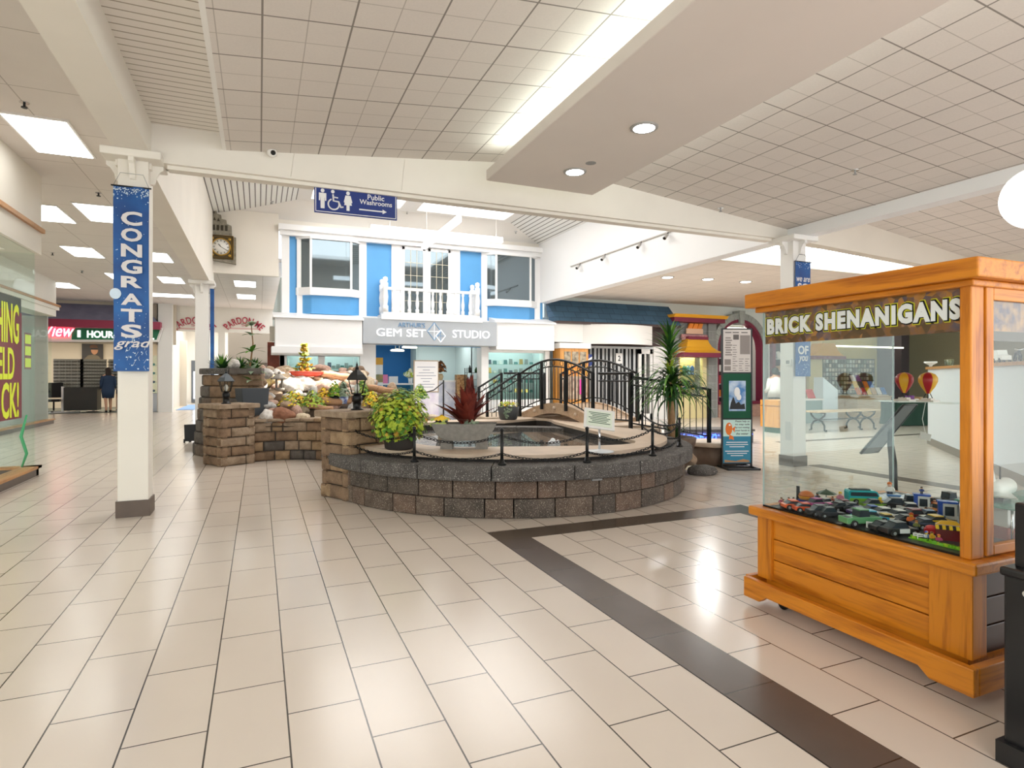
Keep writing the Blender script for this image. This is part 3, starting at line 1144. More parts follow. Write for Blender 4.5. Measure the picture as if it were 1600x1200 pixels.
def rock_mesh(shape, colr):
    key = (shape, colr)
    if key not in rock_me:
        base = ('shape', shape)
        if base not in rock_me:
            mb = MB()
            bm = bmesh.new()
            bmesh.ops.create_icosphere(bm, subdivisions=3, radius=0.5)
            rs = random.Random(shape * 7 + 1)
            pl = [(Vector((rs.uniform(-1, 1), rs.uniform(-1, 1), rs.uniform(-1, 1))).normalized(), rs.uniform(0.34, 0.44)) for _ in range(11)]
            for v in bm.verts:
                for nrm, d in pl:
                    q = v.co.dot(nrm)
                    if q > d:
                        v.co -= nrm * (q - d) * 0.85
                v.co *= 1 + 0.12 * mnoise.noise(v.co * 4 + Vector((shape * 3, 0, 0)))
            me = bpy.data.meshes.new('rock')
            bm.to_mesh(me)
            bm.free()
            me.polygons.foreach_set('use_smooth', [True] * len(me.polygons))
            rock_me[base] = me
        me = rock_me[base].copy()
        me.materials.append(RM[colr])
        rock_me[key] = me
    return rock_me[key]


def rock(loc, sz, colr, label, group='rocks of the rock garden', shape=0, rz=0.0):
    o = bpy.data.objects.new('rock', rock_mesh(shape, colr))
    COL.objects.link(o)
    o.location = loc
    o.scale = sz
    o.rotation_euler = (random.uniform(-0.25, 0.25), random.uniform(-0.25, 0.25), rz)
    return tag(o, label, 'rock', group)


def slope_pt(px, py, k=0.33, z0=0.66):
    r = ray(px, py)
    t_ = (z0 - k * 11.0 - CAMH) / (r[2] - k * r[1])
    return Vector((t_ * r[0], t_ * r[1], CAMH + t_ * r[2])), t_


ROCKS = [(416, 649, 24, 22, 'white', 'pale blocky rock at the low wall, left of the red-brown rock'), (441, 646, 36, 22, 'red-brown', 'large red-brown rock with pale top just above the low wall'),
         (474, 651, 20, 11, 'cream', 'small flat cream rock right of the red-brown rock'), (420, 634, 26, 14, 'pale grey', 'flat pale grey slab above the blocky white rock'),
         (450, 632, 30, 16, 'tan', 'broad tan rock above the red-brown rock'), (464, 641, 14, 18, 'pinkish', 'pink upright rock at right of the red-brown rock'),
         (419, 622, 19, 15, 'tan', 'round tan rock right of the square dark planter'), (437, 622, 15, 15, 'brown', 'round brown rock below the small stone lantern'),
         (428, 612, 26, 9, 'tan', 'thin tan slab under the small stone lantern'), (398, 580, 22, 14, 'cream', 'cream rock behind the slim tree, top left of the pile'),
         (415, 582, 16, 16, 'tan', 'tan rock at the top left ridge of pile'), (423, 593, 18, 18, 'lichen yellow', 'yellow lichen covered rock left of the stone lantern'),
         (431, 582, 14, 12, 'pale grey', 'pale grey rock on the ridge above stone lantern'), (409, 598, 17, 19, 'white', 'white rock right of the slim tree stem'),
         (455, 601, 32, 24, 'white', 'largest sunlit white rock in the middle of pile'), (472, 592, 24, 15, 'white', 'sunlit white rock just below the red tray'),
         (446, 590, 20, 13, 'cream', 'cream rock left of the red tray'), (483, 598, 20, 16, 'white', 'white rock below the right end of red tray'),
         (489, 613, 18, 22, 'pale grey', 'tall grey rock above the yellow flowers'), (506, 605, 26, 26, 'pinkish', 'tall pointed pinkish rock left of near lantern'),
         (521, 602, 13, 13, 'white', 'small round white stone left of the near lantern roof'), (576, 600, 19, 26, 'cream', 'upright peach cream boulder right of the near lantern'),
         (497, 592, 14, 9, 'tan', 'small tan stone at the left end of upper log'), (536, 603, 18, 14, 'brown', 'brown rock behind the near lantern roof'),
         (560, 644, 14, 10, 'white', 'small white stone at right of near lantern base'), (577, 643, 12, 10, 'pinkish', 'small pink stone right of near lantern base'), (612, 604, 16, 14, 'tan', 'tan rock at the right end of pile before shop doorway'),
         (474, 618, 12, 9, 'pale grey', 'small grey stone between the yellow and green plants'), (357, 578, 16, 12, 'white', 'rounded white stone on the tall curved wall beside spiky plants')]
for i, (px, py, w, h, c_, lb) in enumerate(ROCKS):
    p, d_ = slope_pt(px, py + h * 0.3)
    if px == 357:
        p = Vector((-0.42, 11.95, 1.65))
        d_ = 12
    s = d_ / 928
    rock((p.x, p.y, p.z + h * s * 0.15), (w * s * 1.25, w * s * 1.0, h * s * 1.35), c_, lb, None, i % 7, random.uniform(0, 6))
cols = list(RC)
n_ = 0
for k in range(400):
    x, y = random.uniform(-0.1, 3.1), random.uniform(11.1, 14.4)
    if not inside(x, y):
        continue
    s = random.uniform(0.16, 0.34)
    hw = random.choice(['white', 'pale grey', 'tan', 'cream', 'tan', 'pinkish', 'brown'])
    rock((x, y, moundz(x, y) + s * 0.12), (s * 1.25, s, s * 0.75), hw, 'one of many smaller rounded %s rocks filling the rock garden slope' % hw, 'smaller %s rocks of the slope' % hw, random.randrange(7), random.uniform(0, 6))
    n_ += 1
    if n_ >= 150:
        break

# ---- driftwood logs
LOG = woodmat('driftwood', '#b98f6c', '#84603f', 'x', 1.5, 0.8)


def log_(p0, p1, r, label):
    p0, p1 = Vector(p0), Vector(p1)
    mb = MB()
    pts, rs = [], []
    for i in range(9):
        u = i / 8
        q = p0.lerp(p1, u)
        q += Vector((0, 0.03 * math.sin(u * 7), 0.02 * math.sin(u * 5 + 1)))
        pts.append(q)
        rs.append(r * (0.75 + 0.3 * math.sin(u * 2.6 + 0.3) + 0.08 * math.sin(u * 17)))
    mb.tube(pts, rs, 10)
    tag(mb.build('driftwood_log', LOG), label, 'log', 'driftwood logs of the rock garden')


for (a, b_, r, lb) in (((470, 634), (548, 632), 0.075, 'long driftwood log behind the near lantern base'), ((550, 631), (600, 630), 0.07, 'short driftwood log right of the near lantern base'),
                       ((482, 643), (520, 644), 0.05, 'thin driftwood piece left of the near lantern base'), ((500, 592), (548, 594), 0.08, 'dark log high on pile under the shop window'),
                       ((574, 613), (622, 617), 0.07, 'weathered driftwood log right of the near lantern panes')):
    p0, _ = slope_pt(*a)
    p1, _ = slope_pt(*b_)
    p0.z += 0.08
    p1.z += 0.08
    log_(p0, p1, r, lb)


# ---- plants
def leafm(name, a, b_):
    return mat(name, a, 0.5, col2=b_, vscale=5, spec=0.3)


LG = leafm('leaf_green', '#6b9a38', '#4a7a2a')
LY = leafm('leaf_yellow_green', '#bccb42', '#94ad34')
LO = leafm('leaf_orange', '#c9953c', '#b3a03a')
LD = leafm('leaf_dark_green', '#2f5a2c', '#24471f')
LR = leafm('leaf_dark_red', '#84382a', '#5b231f')
LYL = leafm('flower_yellow', '#ecc929', '#d9a912')
LPALE = leafm('leaf_pale', '#93a38a', '#6f8268')
STEM = mat('plant_stem', '#8a6a48', 0.8, var=0.15)


def strap(mb, base, az, tilt, ln, w, droop, m=0, seg=5, fold=0.25):
    """one long tapering leaf, arching outward"""
    base = Vector(base)
    hd = Vector((math.cos(az), math.sin(az), 0))
    sd = Vector((-math.sin(az), math.cos(az), 0))
    p = base.copy()
    vs = []
    t_ = tilt
    for i in range(seg + 1):
        u = i / seg
        ww = w * (0.55 + 0.9 * u if u < 0.4 else 0.91 * (1 - u) / 0.6 + 0.02)
        up = Vector((0, 0, 1)) * math.cos(t_) * fold * ww
        vs += [p - sd * ww / 2 + up, p.copy(), p + sd * ww / 2 + up]
        p = p + (hd * math.sin(t_) + Vector((0, 0, 1)) * math.cos(t_)) * ln / seg
        t_ += droop / seg
    fs = []
    for i in range(seg):
        a = i * 3
        fs += [(a, a + 1, a + 4, a + 3), (a + 1, a + 2, a + 5, a + 4)]
    mb.add(vs, fs, m, True)


def leaf(mb, p, nrm, s, m):
    """a small lobed leaf"""
    nrm = Vector(nrm).normalized()
    q = nrm.to_track_quat('Z', 'Y').to_matrix() @ Matrix.Rotation(random.uniform(0, 6.28), 3, 'Z')
    pts = [(0, -0.5, 0), (0.28, -0.3, 0.05), (0.55, -0.02, 0), (0.25, 0.08, 0.04), (0.32, 0.42, 0.0), (0.08, 0.3, 0.03), (0, 0.62, -0.03), (-0.08, 0.3, 0.03), (-0.32, 0.42, 0), (-0.25, 0.08, 0.04), (-0.55, -0.02, 0), (-0.28, -0.3, 0.05)]
    vs = [Vector(p) + q @ (Vector(a) * s) for a in pts] + [Vector(p)]
    mb.add(vs, [(i, (i + 1) % 12, 12) for i in range(12)], m, False)


# leafy bush in a dark pot on the pond deck
pb = onZ(627, 703, 0.62)
t = thing('leafy_bush', 'yellow-green maple-leaved bush in a dark pot on the pond deck', 'plant', (pb.x, pb.y + 0.1, 0.62))
MB().lathe([(0.14, 0), (0.165, 0.02), (0.185, 0.17), (0.19, 0.2), (0.17, 0.2), (0.16, 0.16), (0, 0.16)], n=22).build('pot', mat('dark_pot', '#3a3531', 0.7), t)
mb = MB()
random.seed(11)
for i in range(1800):
    a, v = random.uniform(0, 6.28), random.uniform(-0.75, 1)
    r = math.sqrt(1 - v * v) if abs(v) < 1 else 0
    k = random.uniform(0.55, 1.05)
    c_ = Vector((0.33 * r * math.cos(a) * k, 0.33 * r * math.sin(a) * k, 0.36 + 0.33 * v * k))
    if c_.z < 0.03:
        c_.z = 0.05
    if c_.z < 0.2 and math.hypot(c_.x, c_.y) < 0.2:
        continue
    leaf(mb, c_, (math.cos(a) * r, math.sin(a) * r, v * 0.6 + 0.7 + random.uniform(-0.3, 0.3)), random.uniform(0.04, 0.068), random.choices((0, 1, 2), (0.35, 0.57, 0.08) if v < 0.4 else (0.2, 0.65, 0.15))[0])
mb.build('foliage', [LG, LY, LO], t, normals=False)
mb = MB()
for i in range(9):
    a = i * 0.7
    mb.tube([(0.03 * math.cos(a), 0.03 * math.sin(a), 0.15), (0.1 * math.cos(a), 0.1 * math.sin(a), 0.35), (0.2 * math.cos(a), 0.2 * math.sin(a), 0.52)], 0.006, 5)
mb.build('stem', STEM, t)

# long concrete bowl with a dark red plant
pb = onZ(728, 701, 0.62)
t = thing('bowl_planter', 'dark red spiky plant in a long grey concrete bowl on two feet', 'plant', (pb.x, pb.y + 0.05, 0.62), -YAW)
CONC = mat('concrete', '#85817a', 0.85, var=0.1, vscale=20, bump=0.2)
mb = MB()
prof = []
for i in range(25):
    u = math.sin(-PI / 2 + PI * i / 24)
    prof.append((0.37 * (u if abs(u) < 0.75 else math.copysign(0.75 + (abs(u) - 0.75) * 1.0, u)), 0.10 + 0.19 * (abs(u) ** 5)))
outl = prof + [(0.345, 0.29), (0.30, 0.2), (-0.30, 0.2), (-0.345, 0.29)]
mb.prism([(x, z) for x, z in prof] + [(0.0, 0.29)], -0.15, 0.15, 'xz')
mb2 = MB()
hw = 0.15
n = len(prof)
vs = []
for y in (-hw, hw):
    vs += [(x * (1.0), y, z) for x, z in prof]
mb2.add(vs, [tuple(range(n)), tuple(reversed(range(n, 2 * n)))] + [(i, i + 1, n + i + 1, n + i) for i in range(n - 1)])
mb2.box(-0.34, 0.34, -0.135, 0.135, 0.25, 0.262)
mb2.build('bowl', CONC, t, bevel=0.006)
for x in (-0.2, 0.2):
    MB().prism([(-0.07, 0.0), (0.07, 0.0), (0.05, 0.14), (-0.05, 0.14)], -0.11, 0.11, 'xz', M=Matrix.Translation((x, 0, 0))).build('foot', CONC, t)
mb = MB()
random.seed(5)
for i in range(34):
    a = random.uniform(0, 6.28)
    tl = random.uniform(0.15, 1.2)
    strap(mb, (0.02 + random.uniform(-0.05, 0.05), random.uniform(-0.04, 0.04), 0.27), a, tl, random.uniform(0.34, 0.52), random.uniform(0.12, 0.16), random.uniform(0.1, 0.5), 0, 5, 0.35)
for i in range(9):
    strap(mb, (0.06, 0, 0.27), i * 0.7, 0.06, 0.62 - 0.02 * i, 0.17, 0.05, 0, 5, 0.4)
mb.build('foliage', [LR], t, normals=False)
mb = MB()
for i in range(50):
    leaf(mb, (random.uniform(0.0, 0.16), random.uniform(-0.16, -0.05), random.uniform(0.2, 0.33)), (0, -1, 0.6), 0.035, 0)
mb.build('trailing_leaves', [LPALE], t, normals=False)
mb = MB()
for i in range(26):
    leaf(mb, (random.uniform(-0.4, -0.18), random.uniform(-0.1, 0.1), random.uniform(0.24, 0.34)), (-0.3, -0.4, 1), 0.06, 0)
mb.build('low_leaves', [LY], t, normals=False)

# yellow fungus-shaped flower cluster between the two planters
p = onZ(690, 655, 0.75)
t = thing('yellow_flower_pot', 'small yellow flower clump in a black pot left of red plant', 'plant', (p.x, p.y, 0.62))
MB().lathe([(0.08, 0), (0.11, 0.12), (0.1, 0.12), (0, 0.1)], n=16).build('pot', BLACK, t)
mb = MB()
for i in range(140):
    a, r = random.uniform(0, 6.28), random.uniform(0, 0.17)
    leaf(mb, (r * math.cos(a), r * math.sin(a), 0.19 - r * 0.4), (math.cos(a), math.sin(a), 1), 0.05, 0)
mb.build('blossom', [LYL], t, normals=False)

# grey pot on the far ledge by the bridge
t = thing('flower_pot', 'dark grey pot of yellow-green flowers left of the footbridge', 'plant', (4.4, 10.52, 0.62))
MB().lathe([(0.14, 0), (0.17, 0.02), (0.215, 0.25), (0.2, 0.25), (0.19, 0.2), (0, 0.2)], n=24).build('pot', mat('grey_pot', '#4a4b4d', 0.6), t)
mb = MB()
for i in range(150):
    a, r = random.uniform(0, 6.28), random.uniform(0, 0.2)
    leaf(mb, (r * math.cos(a), r * math.sin(a), 0.25 + random.uniform(0, 0.09)), (math.cos(a) * r * 4, math.sin(a) * r * 4, 1), 0.05, random.choice((0, 0, 1)))
for i in range(20):
    leaf(mb, (-0.1 + random.uniform(-0.08, 0.08), -0.21, random.uniform(0.03, 0.24)), (0, -1, 0.3), 0.045, 2)
mb.build('foliage', [LY, LYL, LPALE], t, normals=False)

# palm
t = thing('potted_palm', 'tall double-headed green palm in a wide brown pot by the right of pond', 'palm', (5.98, 7.62, 0))
BROWNPOT = mat('brown_pot', '#6f5b4c', 0.6, var=0.15, vscale=8)
MB().lathe([(0.2, 0), (0.24, 0.05), (0.36, 0.42), (0.37, 0.5), (0.33, 0.5), (0.31, 0.44), (0, 0.44)], n=26).build('pot', BROWNPOT, t)
MB().tube([(0, 0, 0.42), (0.01, 0, 0.8), (-0.02, 0, 1.15), (-0.02, 0.01, 1.45)], [0.05, 0.045, 0.042, 0.035], 9).build('trunk', mat('palm_trunk', '#a88560', 0.85, var=0.2, vscale=12), t)
MB().tube([(0.05, 0.1, 0.42), (0.04, 0.12, 1.0), (0.05, 0.12, 1.9)], [0.03, 0.03, 0.02], 7).build('trunk', MATS['palm_trunk'], t)
random.seed(8)
mb = MB()
for i in range(150):
    u = i / 150
    z = mix(1.0, 1.45, u)
    strap(mb, (-0.02, 0, z), i * 2.4, random.uniform(0.5, 1.3), random.uniform(0.6, 0.95), 0.05, random.uniform(1.6, 2.4), random.choice((0, 0, 1)), 6)
for i in range(16):
    strap(mb, (-0.03, 0, 1.45), i * 2.4, random.uniform(0.1, 0.7), random.uniform(0.3, 0.45), 0.035, 0.9, 2, 6)
mb.build('lower_fronds', [LD, LG, LY], t, normals=False)
mb = MB()
for i in range(90):
    u = i / 90
    z = mix(1.45, 2.0, u)
    strap(mb, (0.05, 0.12, z), i * 2.4, mix(1.3, 0.2, u ** 1.8) + random.uniform(-0.15, 0.15), random.uniform(0.38, 0.56), 0.055, 0.8, random.choice((0, 0, 1)), 5)
mb.build('upper_fronds', [LD, LG], t, normals=False)
mb = MB()
for i in range(40):
    strap(mb, (0.1, 0.05, 0.45), random.uniform(0, 6.28), random.uniform(0.2, 0.9), random.uniform(0.3, 0.6), 0.03, 0.8, 0, 5)
mb.build('base_fronds', [LD], t, normals=False)

# slim tree in a square planter, behind the far pier
t = thing('slim_tree', 'slim pale-leaved young tree in a square dark planter behind far pier', 'tree', (-0.13, 11.62, 0.74), math.radians(20))
MB().prism([(-0.2, 0), (0.2, 0), (0.24, 0.5), (-0.24, 0.5)], -0.22, 0.22, 'xz').build('planter', mat('slate_planter', '#3f454b', 0.6), t, bevel=0.01)
MB().tube([(0, 0, 0.48), (-0.02, 0, 0.9), (0.03, 0, 1.3), (0.0, 0, 1.62)], [0.018, 0.016, 0.012, 0.008], 7).build('trunk', STEM, t)
mb = MB()
random.seed(3)
for z, k, l in ((1.62, 9, 0.2), (1.45, 6, 0.2), (1.15, 8, 0.24), (0.95, 5, 0.2), (0.8, 8, 0.25), (0.62, 9, 0.26)):
    for i in range(k):
        strap(mb, (0.0, 0, z), i * 2.3 + z, random.uniform(0.7, 1.5), l * random.uniform(0.9, 1.3), 0.1, 0.8, random.choice((0, 0, 1)), 5)
mb.build('foliage', [LPALE, LG], t, normals=False)

# agaves on the tall wall
for i, (x, y, s_, lb) in enumerate(((-0.62, 12.15, 1.0, 'spiky dark green plant at left on the tall curved wall'), (-0.33, 12.25, 0.85, 'middle spiky green plant on the tall curved wall'), (-0.08, 12.2, 0.8, 'right spiky green plant on the tall curved wall beside slim tree'))):
    t = thing('spiky_plant', lb, 'plant', (x, y, 1.44), 0, 'spiky plants on the curved wall')
    mb = MB()
    for k in range(46):
        strap(mb, (0, 0, 0.12), k * 2.4, 0.15 + 1.2 * (k / 46), 0.34 * s_, 0.055, 0.35, random.choice((0, 0, 1)), 4)
    mb.build('foliage', [LD, LG], t, normals=False)
    MB().lathe([(0.06, 0), (0.05, 0.16), (0, 0.17)], n=10).build('stem', STEM, t)

# flower clumps on the rocks
for px, py, w, ms, pot, lb in ((459, 627, 0.3, [LY, LYL], None, 'bright yellow-green clump left of the green shrub on the rocks'), (488, 629, 0.26, [LG, LY], None, 'olive green clump between the two yellow clumps'),
                               (507, 622, 0.22, [LYL, LO], None, 'golden yellow flower clump left of the near lantern'), (523, 624, 0.15, [LY, LG], BLACK, 'black pot of yellow-green leaves beside golden clump'),
                               (565, 622, 0.16, [LY, LG], BLACK, 'black pot of yellow leaves right of the near lantern'), (536, 625, 0.13, [LPALE], mat('china_pot', '#dfe5ef', 0.2, col2='#4a62a8', vscale=14), 'blue and white china pot behind the near lantern'),
                               (580, 628, 0.2, [LYL, LY], None, 'yellow flowers at the end of the short driftwood log'), (655, 617, 0.2, [LG, LY], None, 'bright green broad leaves behind the leafy bush')):
    p, _ = slope_pt(px, py + 6)
    t = thing('flower_clump', lb, 'plant', (p.x, p.y - 0.05, p.z + 0.0))
    zz = 0.0
    if pot is not None:
        MB().lathe([(w * 0.6, 0), (w * 0.8, 0.16), (w * 0.7, 0.16), (0, 0.13)], n=16).build('pot', pot, t)
        zz = 0.14
    mb = MB()
    for i in range(260):
        a, r = random.uniform(0, 6.28), w * math.sqrt(random.random())
        leaf(mb, (r * math.cos(a), r * math.sin(a), zz + max(0.02, 0.3 * (1 - (r / w) ** 2)) * random.uniform(0.5, 1.0)), (math.cos(a) * 0.8, math.sin(a) * 0.8, 1), 0.05, random.randrange(len(ms)))
    mb.build('foliage', ms, t, normals=False)

# bonsai in a red tray
p, _ = slope_pt(479, 592)
t = thing('bonsai', 'yellow tiered little tree in a red oval tray before the shop window', 'plant', (p.x, p.y - 0.1, p.z + 0.05))
MB().lathe([(0.22, 0), (0.3, 0.03), (0.36, 0.11), (0.33, 0.11), (0.28, 0.07), (0, 0.07)], n=28, sy=0.6).build('tray', mat('red_glaze', '#b5402f', 0.35), t)
MB().tube([(-0.06, 0, 0.07), (-0.1, 0, 0.25), (-0.04, 0, 0.42), (-0.07, 0, 0.62)], [0.025, 0.02, 0.015, 0.008], 7).build('trunk', STEM, t)
mb = MB()
for z, w in ((0.15, 0.2), (0.25, 0.16), (0.35, 0.15), (0.46, 0.11), (0.56, 0.09), (0.64, 0.05)):
    for i in range(40):
        a, r = random.uniform(0, 6.28), random.uniform(0, w)
        leaf(mb, (-0.06 + r * math.cos(a), r * math.sin(a) * 0.7, z + random.uniform(-0.025, 0.03)), (random.uniform(-1, 1), random.uniform(-1.2, 0.4), 0.8), 0.085, random.choice((0, 0, 1)))
mb.build('foliage', [LO, LY], t, normals=False)

# little stone lantern
p, _ = slope_pt(436, 612)
t = thing('stone_lantern', 'small dark garden stone lantern with wide roof on the rocks', 'lantern', (p.x, p.y - 0.08, p.z + 0.02))
SL = mat('lantern_stone', '#8d867d', 0.9, var=0.2, vscale=12)
MB().lathe([(0.1, 0), (0.1, 0.05), (0.06, 0.06)], n=8).build('base', SL, t)
mb = MB()
for k in range(4):
    a = k * PI / 2 + 0.7
    mb.cyl((0.07 * math.cos(a), 0.07 * math.sin(a), 0.05), (0.07 * math.cos(a), 0.07 * math.sin(a), 0.22), 0.018, n=6)
mb.build('leg', SL, t)
MB().lathe([(0.15, 0.22), (0.16, 0.24), (0.06, 0.31), (0.025, 0.33), (0.03, 0.36), (0, 0.39)], n=8, smooth=False).build('roof', SL, t)


# lanterns on the piers
def pier_lamp(label, loc, roofcol):
    t = thing('post_lantern', label, 'lantern', loc, 0.4)
    MB().lathe([(0.075, 0), (0.075, 0.012), (0.05, 0.02), (0.05, 0.1), (0.058, 0.105), (0.058, 0.17), (0.03, 0.19)], n=18).build('base', BLACK, t)
    rm = mat('lamp_roof_' + roofcol[1:], roofcol, 0.4, 0.3)
    n = 6
    r0, r1, z0, z1 = 0.07, 0.115, 0.2, 0.37
    fr = MB()
    for k in range(n):
        a = 2 * PI * k / n
        b_ = 2 * PI * (k + 1) / n
        fr.cyl((r0 * math.cos(a), r0 * math.sin(a), z0), (r1 * math.cos(a), r1 * math.sin(a), z1), 0.006, n=5)
        fr.cyl((r1 * math.cos(a), r1 * math.sin(a), z1), (r1 * math.cos(b_), r1 * math.sin(b_), z1), 0.006, n=5)
        fr.cyl((r0 * math.cos(a), r0 * math.sin(a), z0), (r0 * math.cos(b_), r0 * math.sin(b_), z0), 0.006, n=5)
    fr.lathe([(0.03, 0.185), (0.075, 0.195), (0.075, 0.203), (0, 0.204)], n=6)
    fr.build('cage', BLACK, t)
    gl = MB()
    for k in range(n):
        a = 2 * PI * k / n
        b_ = 2 * PI * (k + 1) / n
        gl.add([(r0 * math.cos(a), r0 * math.sin(a), z0), (r0 * math.cos(b_), r0 * math.sin(b_), z0), (r1 * math.cos(b_), r1 * math.sin(b_), z1), (r1 * math.cos(a), r1 * math.sin(a), z1)], [(0, 1, 2, 3)])
    gl.build('pane', glass('lantern_glass', '#f1f4f4', 0.5, 0.05), t, normals=False)
    MB().lathe([(0.015, 0.204), (0.03, 0.24), (0.035, 0.27), (0.02, 0.31), (0, 0.32)], n=12).build('bulb', mat('bulb_white', '#f6f2e6', 0.3), t)
    MB().lathe([(0.135, 0.365), (0.14, 0.375), (0.1, 0.43), (0.05, 0.475), (0.035, 0.485), (0.02, 0.5)], n=6, smooth=False).build('roof', rm, t)
    MB().lathe([(0.018, 0.5), (0.024, 0.515), (0.01, 0.53), (0.012, 0.55), (0.004, 0.575), (0, 0.6)], n=10).build('finial', BLACK, t)


pier_lamp('black post lantern on the nearer stone pier', (1.10, 7.42, 1.04), '#2a2a2c')
pier_lamp('grey-roofed black post lantern on the farther stone pier', (-0.50, 10.8, 1.0), '#4d5358')


# ---- footbridge and rails
DECKW = woodmat('bridge_planks', '#c5a98c', '#a5866a', 'x', 1.0, 0.6)
RAILM = mat('rail_black', '#1d1e1f', 0.35, 0.4)
A0, A1 = Vector((5.42, 9.0, 0)), Vector((5.02, 11.25, 0))
U = (A1 - A0).normalized()
Nn = Vector((U.y, -U.x, 0))
BLEN = (A1 - A0).length
BW = 0.95


def arch(s, base, rise):
    return base + rise * math.sin(PI * max(0, min(1, s)))


br = thing('footbridge', 'small arched footbridge with black iron railings over the back of pond', 'bridge', (A0.x + Nn.x * BW / 2 + U.x * BLEN / 2, A0.y + U.y * BLEN / 2 + Nn.y * BW / 2, 0.6))
mb = MB()
K = 22
for i in range(K):
    s0, s1 = i / K + 0.003, (i + 1) / K - 0.003
    P = []
    for s, (o0, o1) in ((s0, (0.02, BW - 0.02)), (s1, (0.02, BW - 0.02))):
        for o in (o0, o1):
            for dz in (0, -0.04):
                q = A0 + U * (BLEN * s) + Nn * o
                q.z = arch(s, 0.66, 0.25) + dz
                P.append(q)
    mb.add(P, [(0, 2, 6, 4), (1, 5, 7, 3), (0, 1, 3, 2), (4, 6, 7, 5), (0, 4, 5, 1), (2, 3, 7, 6)])
mb.build('deck_planks', DECKW, br, world=True)
for o in (0.0, BW):
    mb = MB()
    pts = []
    for i in range(17):
        pts.append((i / 16, arch(i / 16, 0.69, 0.25)))
    low = [(s, arch(s, 0.50, 0.24)) for s, _ in reversed(pts)]
    vs = []
    for dn in (-0.03, 0.03):
        for s, z in pts + low:
            q = A0 + U * (BLEN * s) + Nn * (o + dn)
            q.z = z
            vs.append(q)
    n = len(pts) * 2
    fs = [(i, (i + 1) % n, n + (i + 1) % n, n + i) for i in range(n)]
    for i in range(16):
        fs += [(i, i + 1, n - 2 - i, n - 1 - i), (n + i + 1, n + i, 2 * n - 1 - i, 2 * n - 2 - i)]
    mb.add(vs, fs)
    mb.build('side_beam', DECKW, br, world=True)
    for s in (0.22, 0.5, 0.78):
        q = A0 + U * (BLEN * s) + Nn * (o + (-0.04 if o == 0 else 0.04))
        q.z = arch(s, 0.60, 0.245)
        mb = MB().ell(q, 0.035, 10, 8)
        mb.build('bolt_head', TANSLAB, br, world=True)


def rail_run(parent, path, n_post, height=0.85, bot=0.1, bal=0.1, rings=True, gap=0.13, pw=0.05, world=True, ends=(True, True)):
    """path: function s in 0..1 -> foot point; all verticals upright"""
    def up(s, h):
        q = Vector(path(s))
        q.z += h
        return q
    S = [i / 16 for i in range(17)]
    MB().tube([up(s, height) for s in S], 0.022, 8).build('top_rail', RAILM, parent, world=world)
    MB().tube([up(s, height - gap) for s in S], 0.013, 6).build('middle_rail', RAILM, parent, world=world)
    MB().tube([up(s, bot) for s in S], 0.013, 6).build('bottom_rail', RAILM, parent, world=world)
    L = sum(((up((i + 1) / 16, 0) - up(i / 16, 0)).length for i in range(16)))
    k = max(2, int(L / bal))
    for i in range(1, k):
        s = i / k
        MB().cyl(up(s, bot), up(s, height - gap), 0.008, n=5).build('baluster', RAILM, parent, world=world)
    for i in range(n_post):
        if (i == 0 and not ends[0]) or (i == n_post - 1 and not ends[1]):
            continue
        s = i / (n_post - 1) if n_post > 1 else 0
        q = up(s, 0)
        MB().cbox((q.x, q.y, q.z + height / 2 - 0.02), (pw, pw, height + 0.06)).build('post', RAILM, parent, world=world)
    if rings:
        k = max(2, int(L / (0.24 if rings == 1 else 0.3)))
        for i in range(k):
            s = (i + 0.5) / k
            c_ = up(s, height - gap / 2)
            d = (up(min(1, s + 0.02), 0) - up(max(0, s - 0.02), 0)).normalized()
            z = Vector((0, 0, 1))
            rr = gap / 2 - 0.02
            MB().tube([c_ + d * rr * math.cos(a) + z * rr * math.sin(a) for a in [2 * PI * j / 14 for j in range(14)]], 0.006, 5, closed=True).build('ring', RAILM, parent, world=world)


for o in (-0.06, BW + 0.06):
    def path(s, o=o):
        q = A0 + U * (BLEN * s) + Nn * o
        q.z = arch(s, 0.62, 0.27)
        return q
    rail_run(br, path, 4, 0.88, 0.13)
SPOTS = [('landing_rail', 'straight black railing between the footbridge end and tilted notice stand', Vector((5.44, 8.92, 0.6)), Vector((5.62, 8.22, 0.6)), 0.9, 2, (False, True)),
         ('ramp_rail', 'black railing sloping down past the potted palm to the directory stand', Vector((5.62, 8.16, 0.56)), Vector((6.72, 7.62, 0.36)), 0.88, 2, (False, True)),
         ('stair_rail', 'front black stair railing at the left end of the footbridge', Vector((4.96, 11.3, 0.62)), Vector((4.3, 11.4, 0.2)), 0.9, 2, (True, True)),
         ('stair_rail', 'rear black stair railing at the left end, farthest from the pond', Vector((5.1, 12.6, 0.62)), Vector((4.55, 12.6, 0.3)), 0.9, 2, (True, True)),
         ('landing_rail', 'level black railing behind the left landing of the footbridge', Vector((6.2, 12.6, 0.62)), Vector((5.16, 12.6, 0.62)), 0.9, 2, (True, False))]
for nm, lb, a, b_, h, np_, en in SPOTS:
    t = thing(nm, lb, 'railing', (a + b_) / 2, 0, 'black iron railings around the pond')
    rail_run(t, (lambda s, a=a, b_=b_: a.lerp(b_, s)), np_, h, 0.12, 0.1, 1, 0.13, 0.05, True, en)
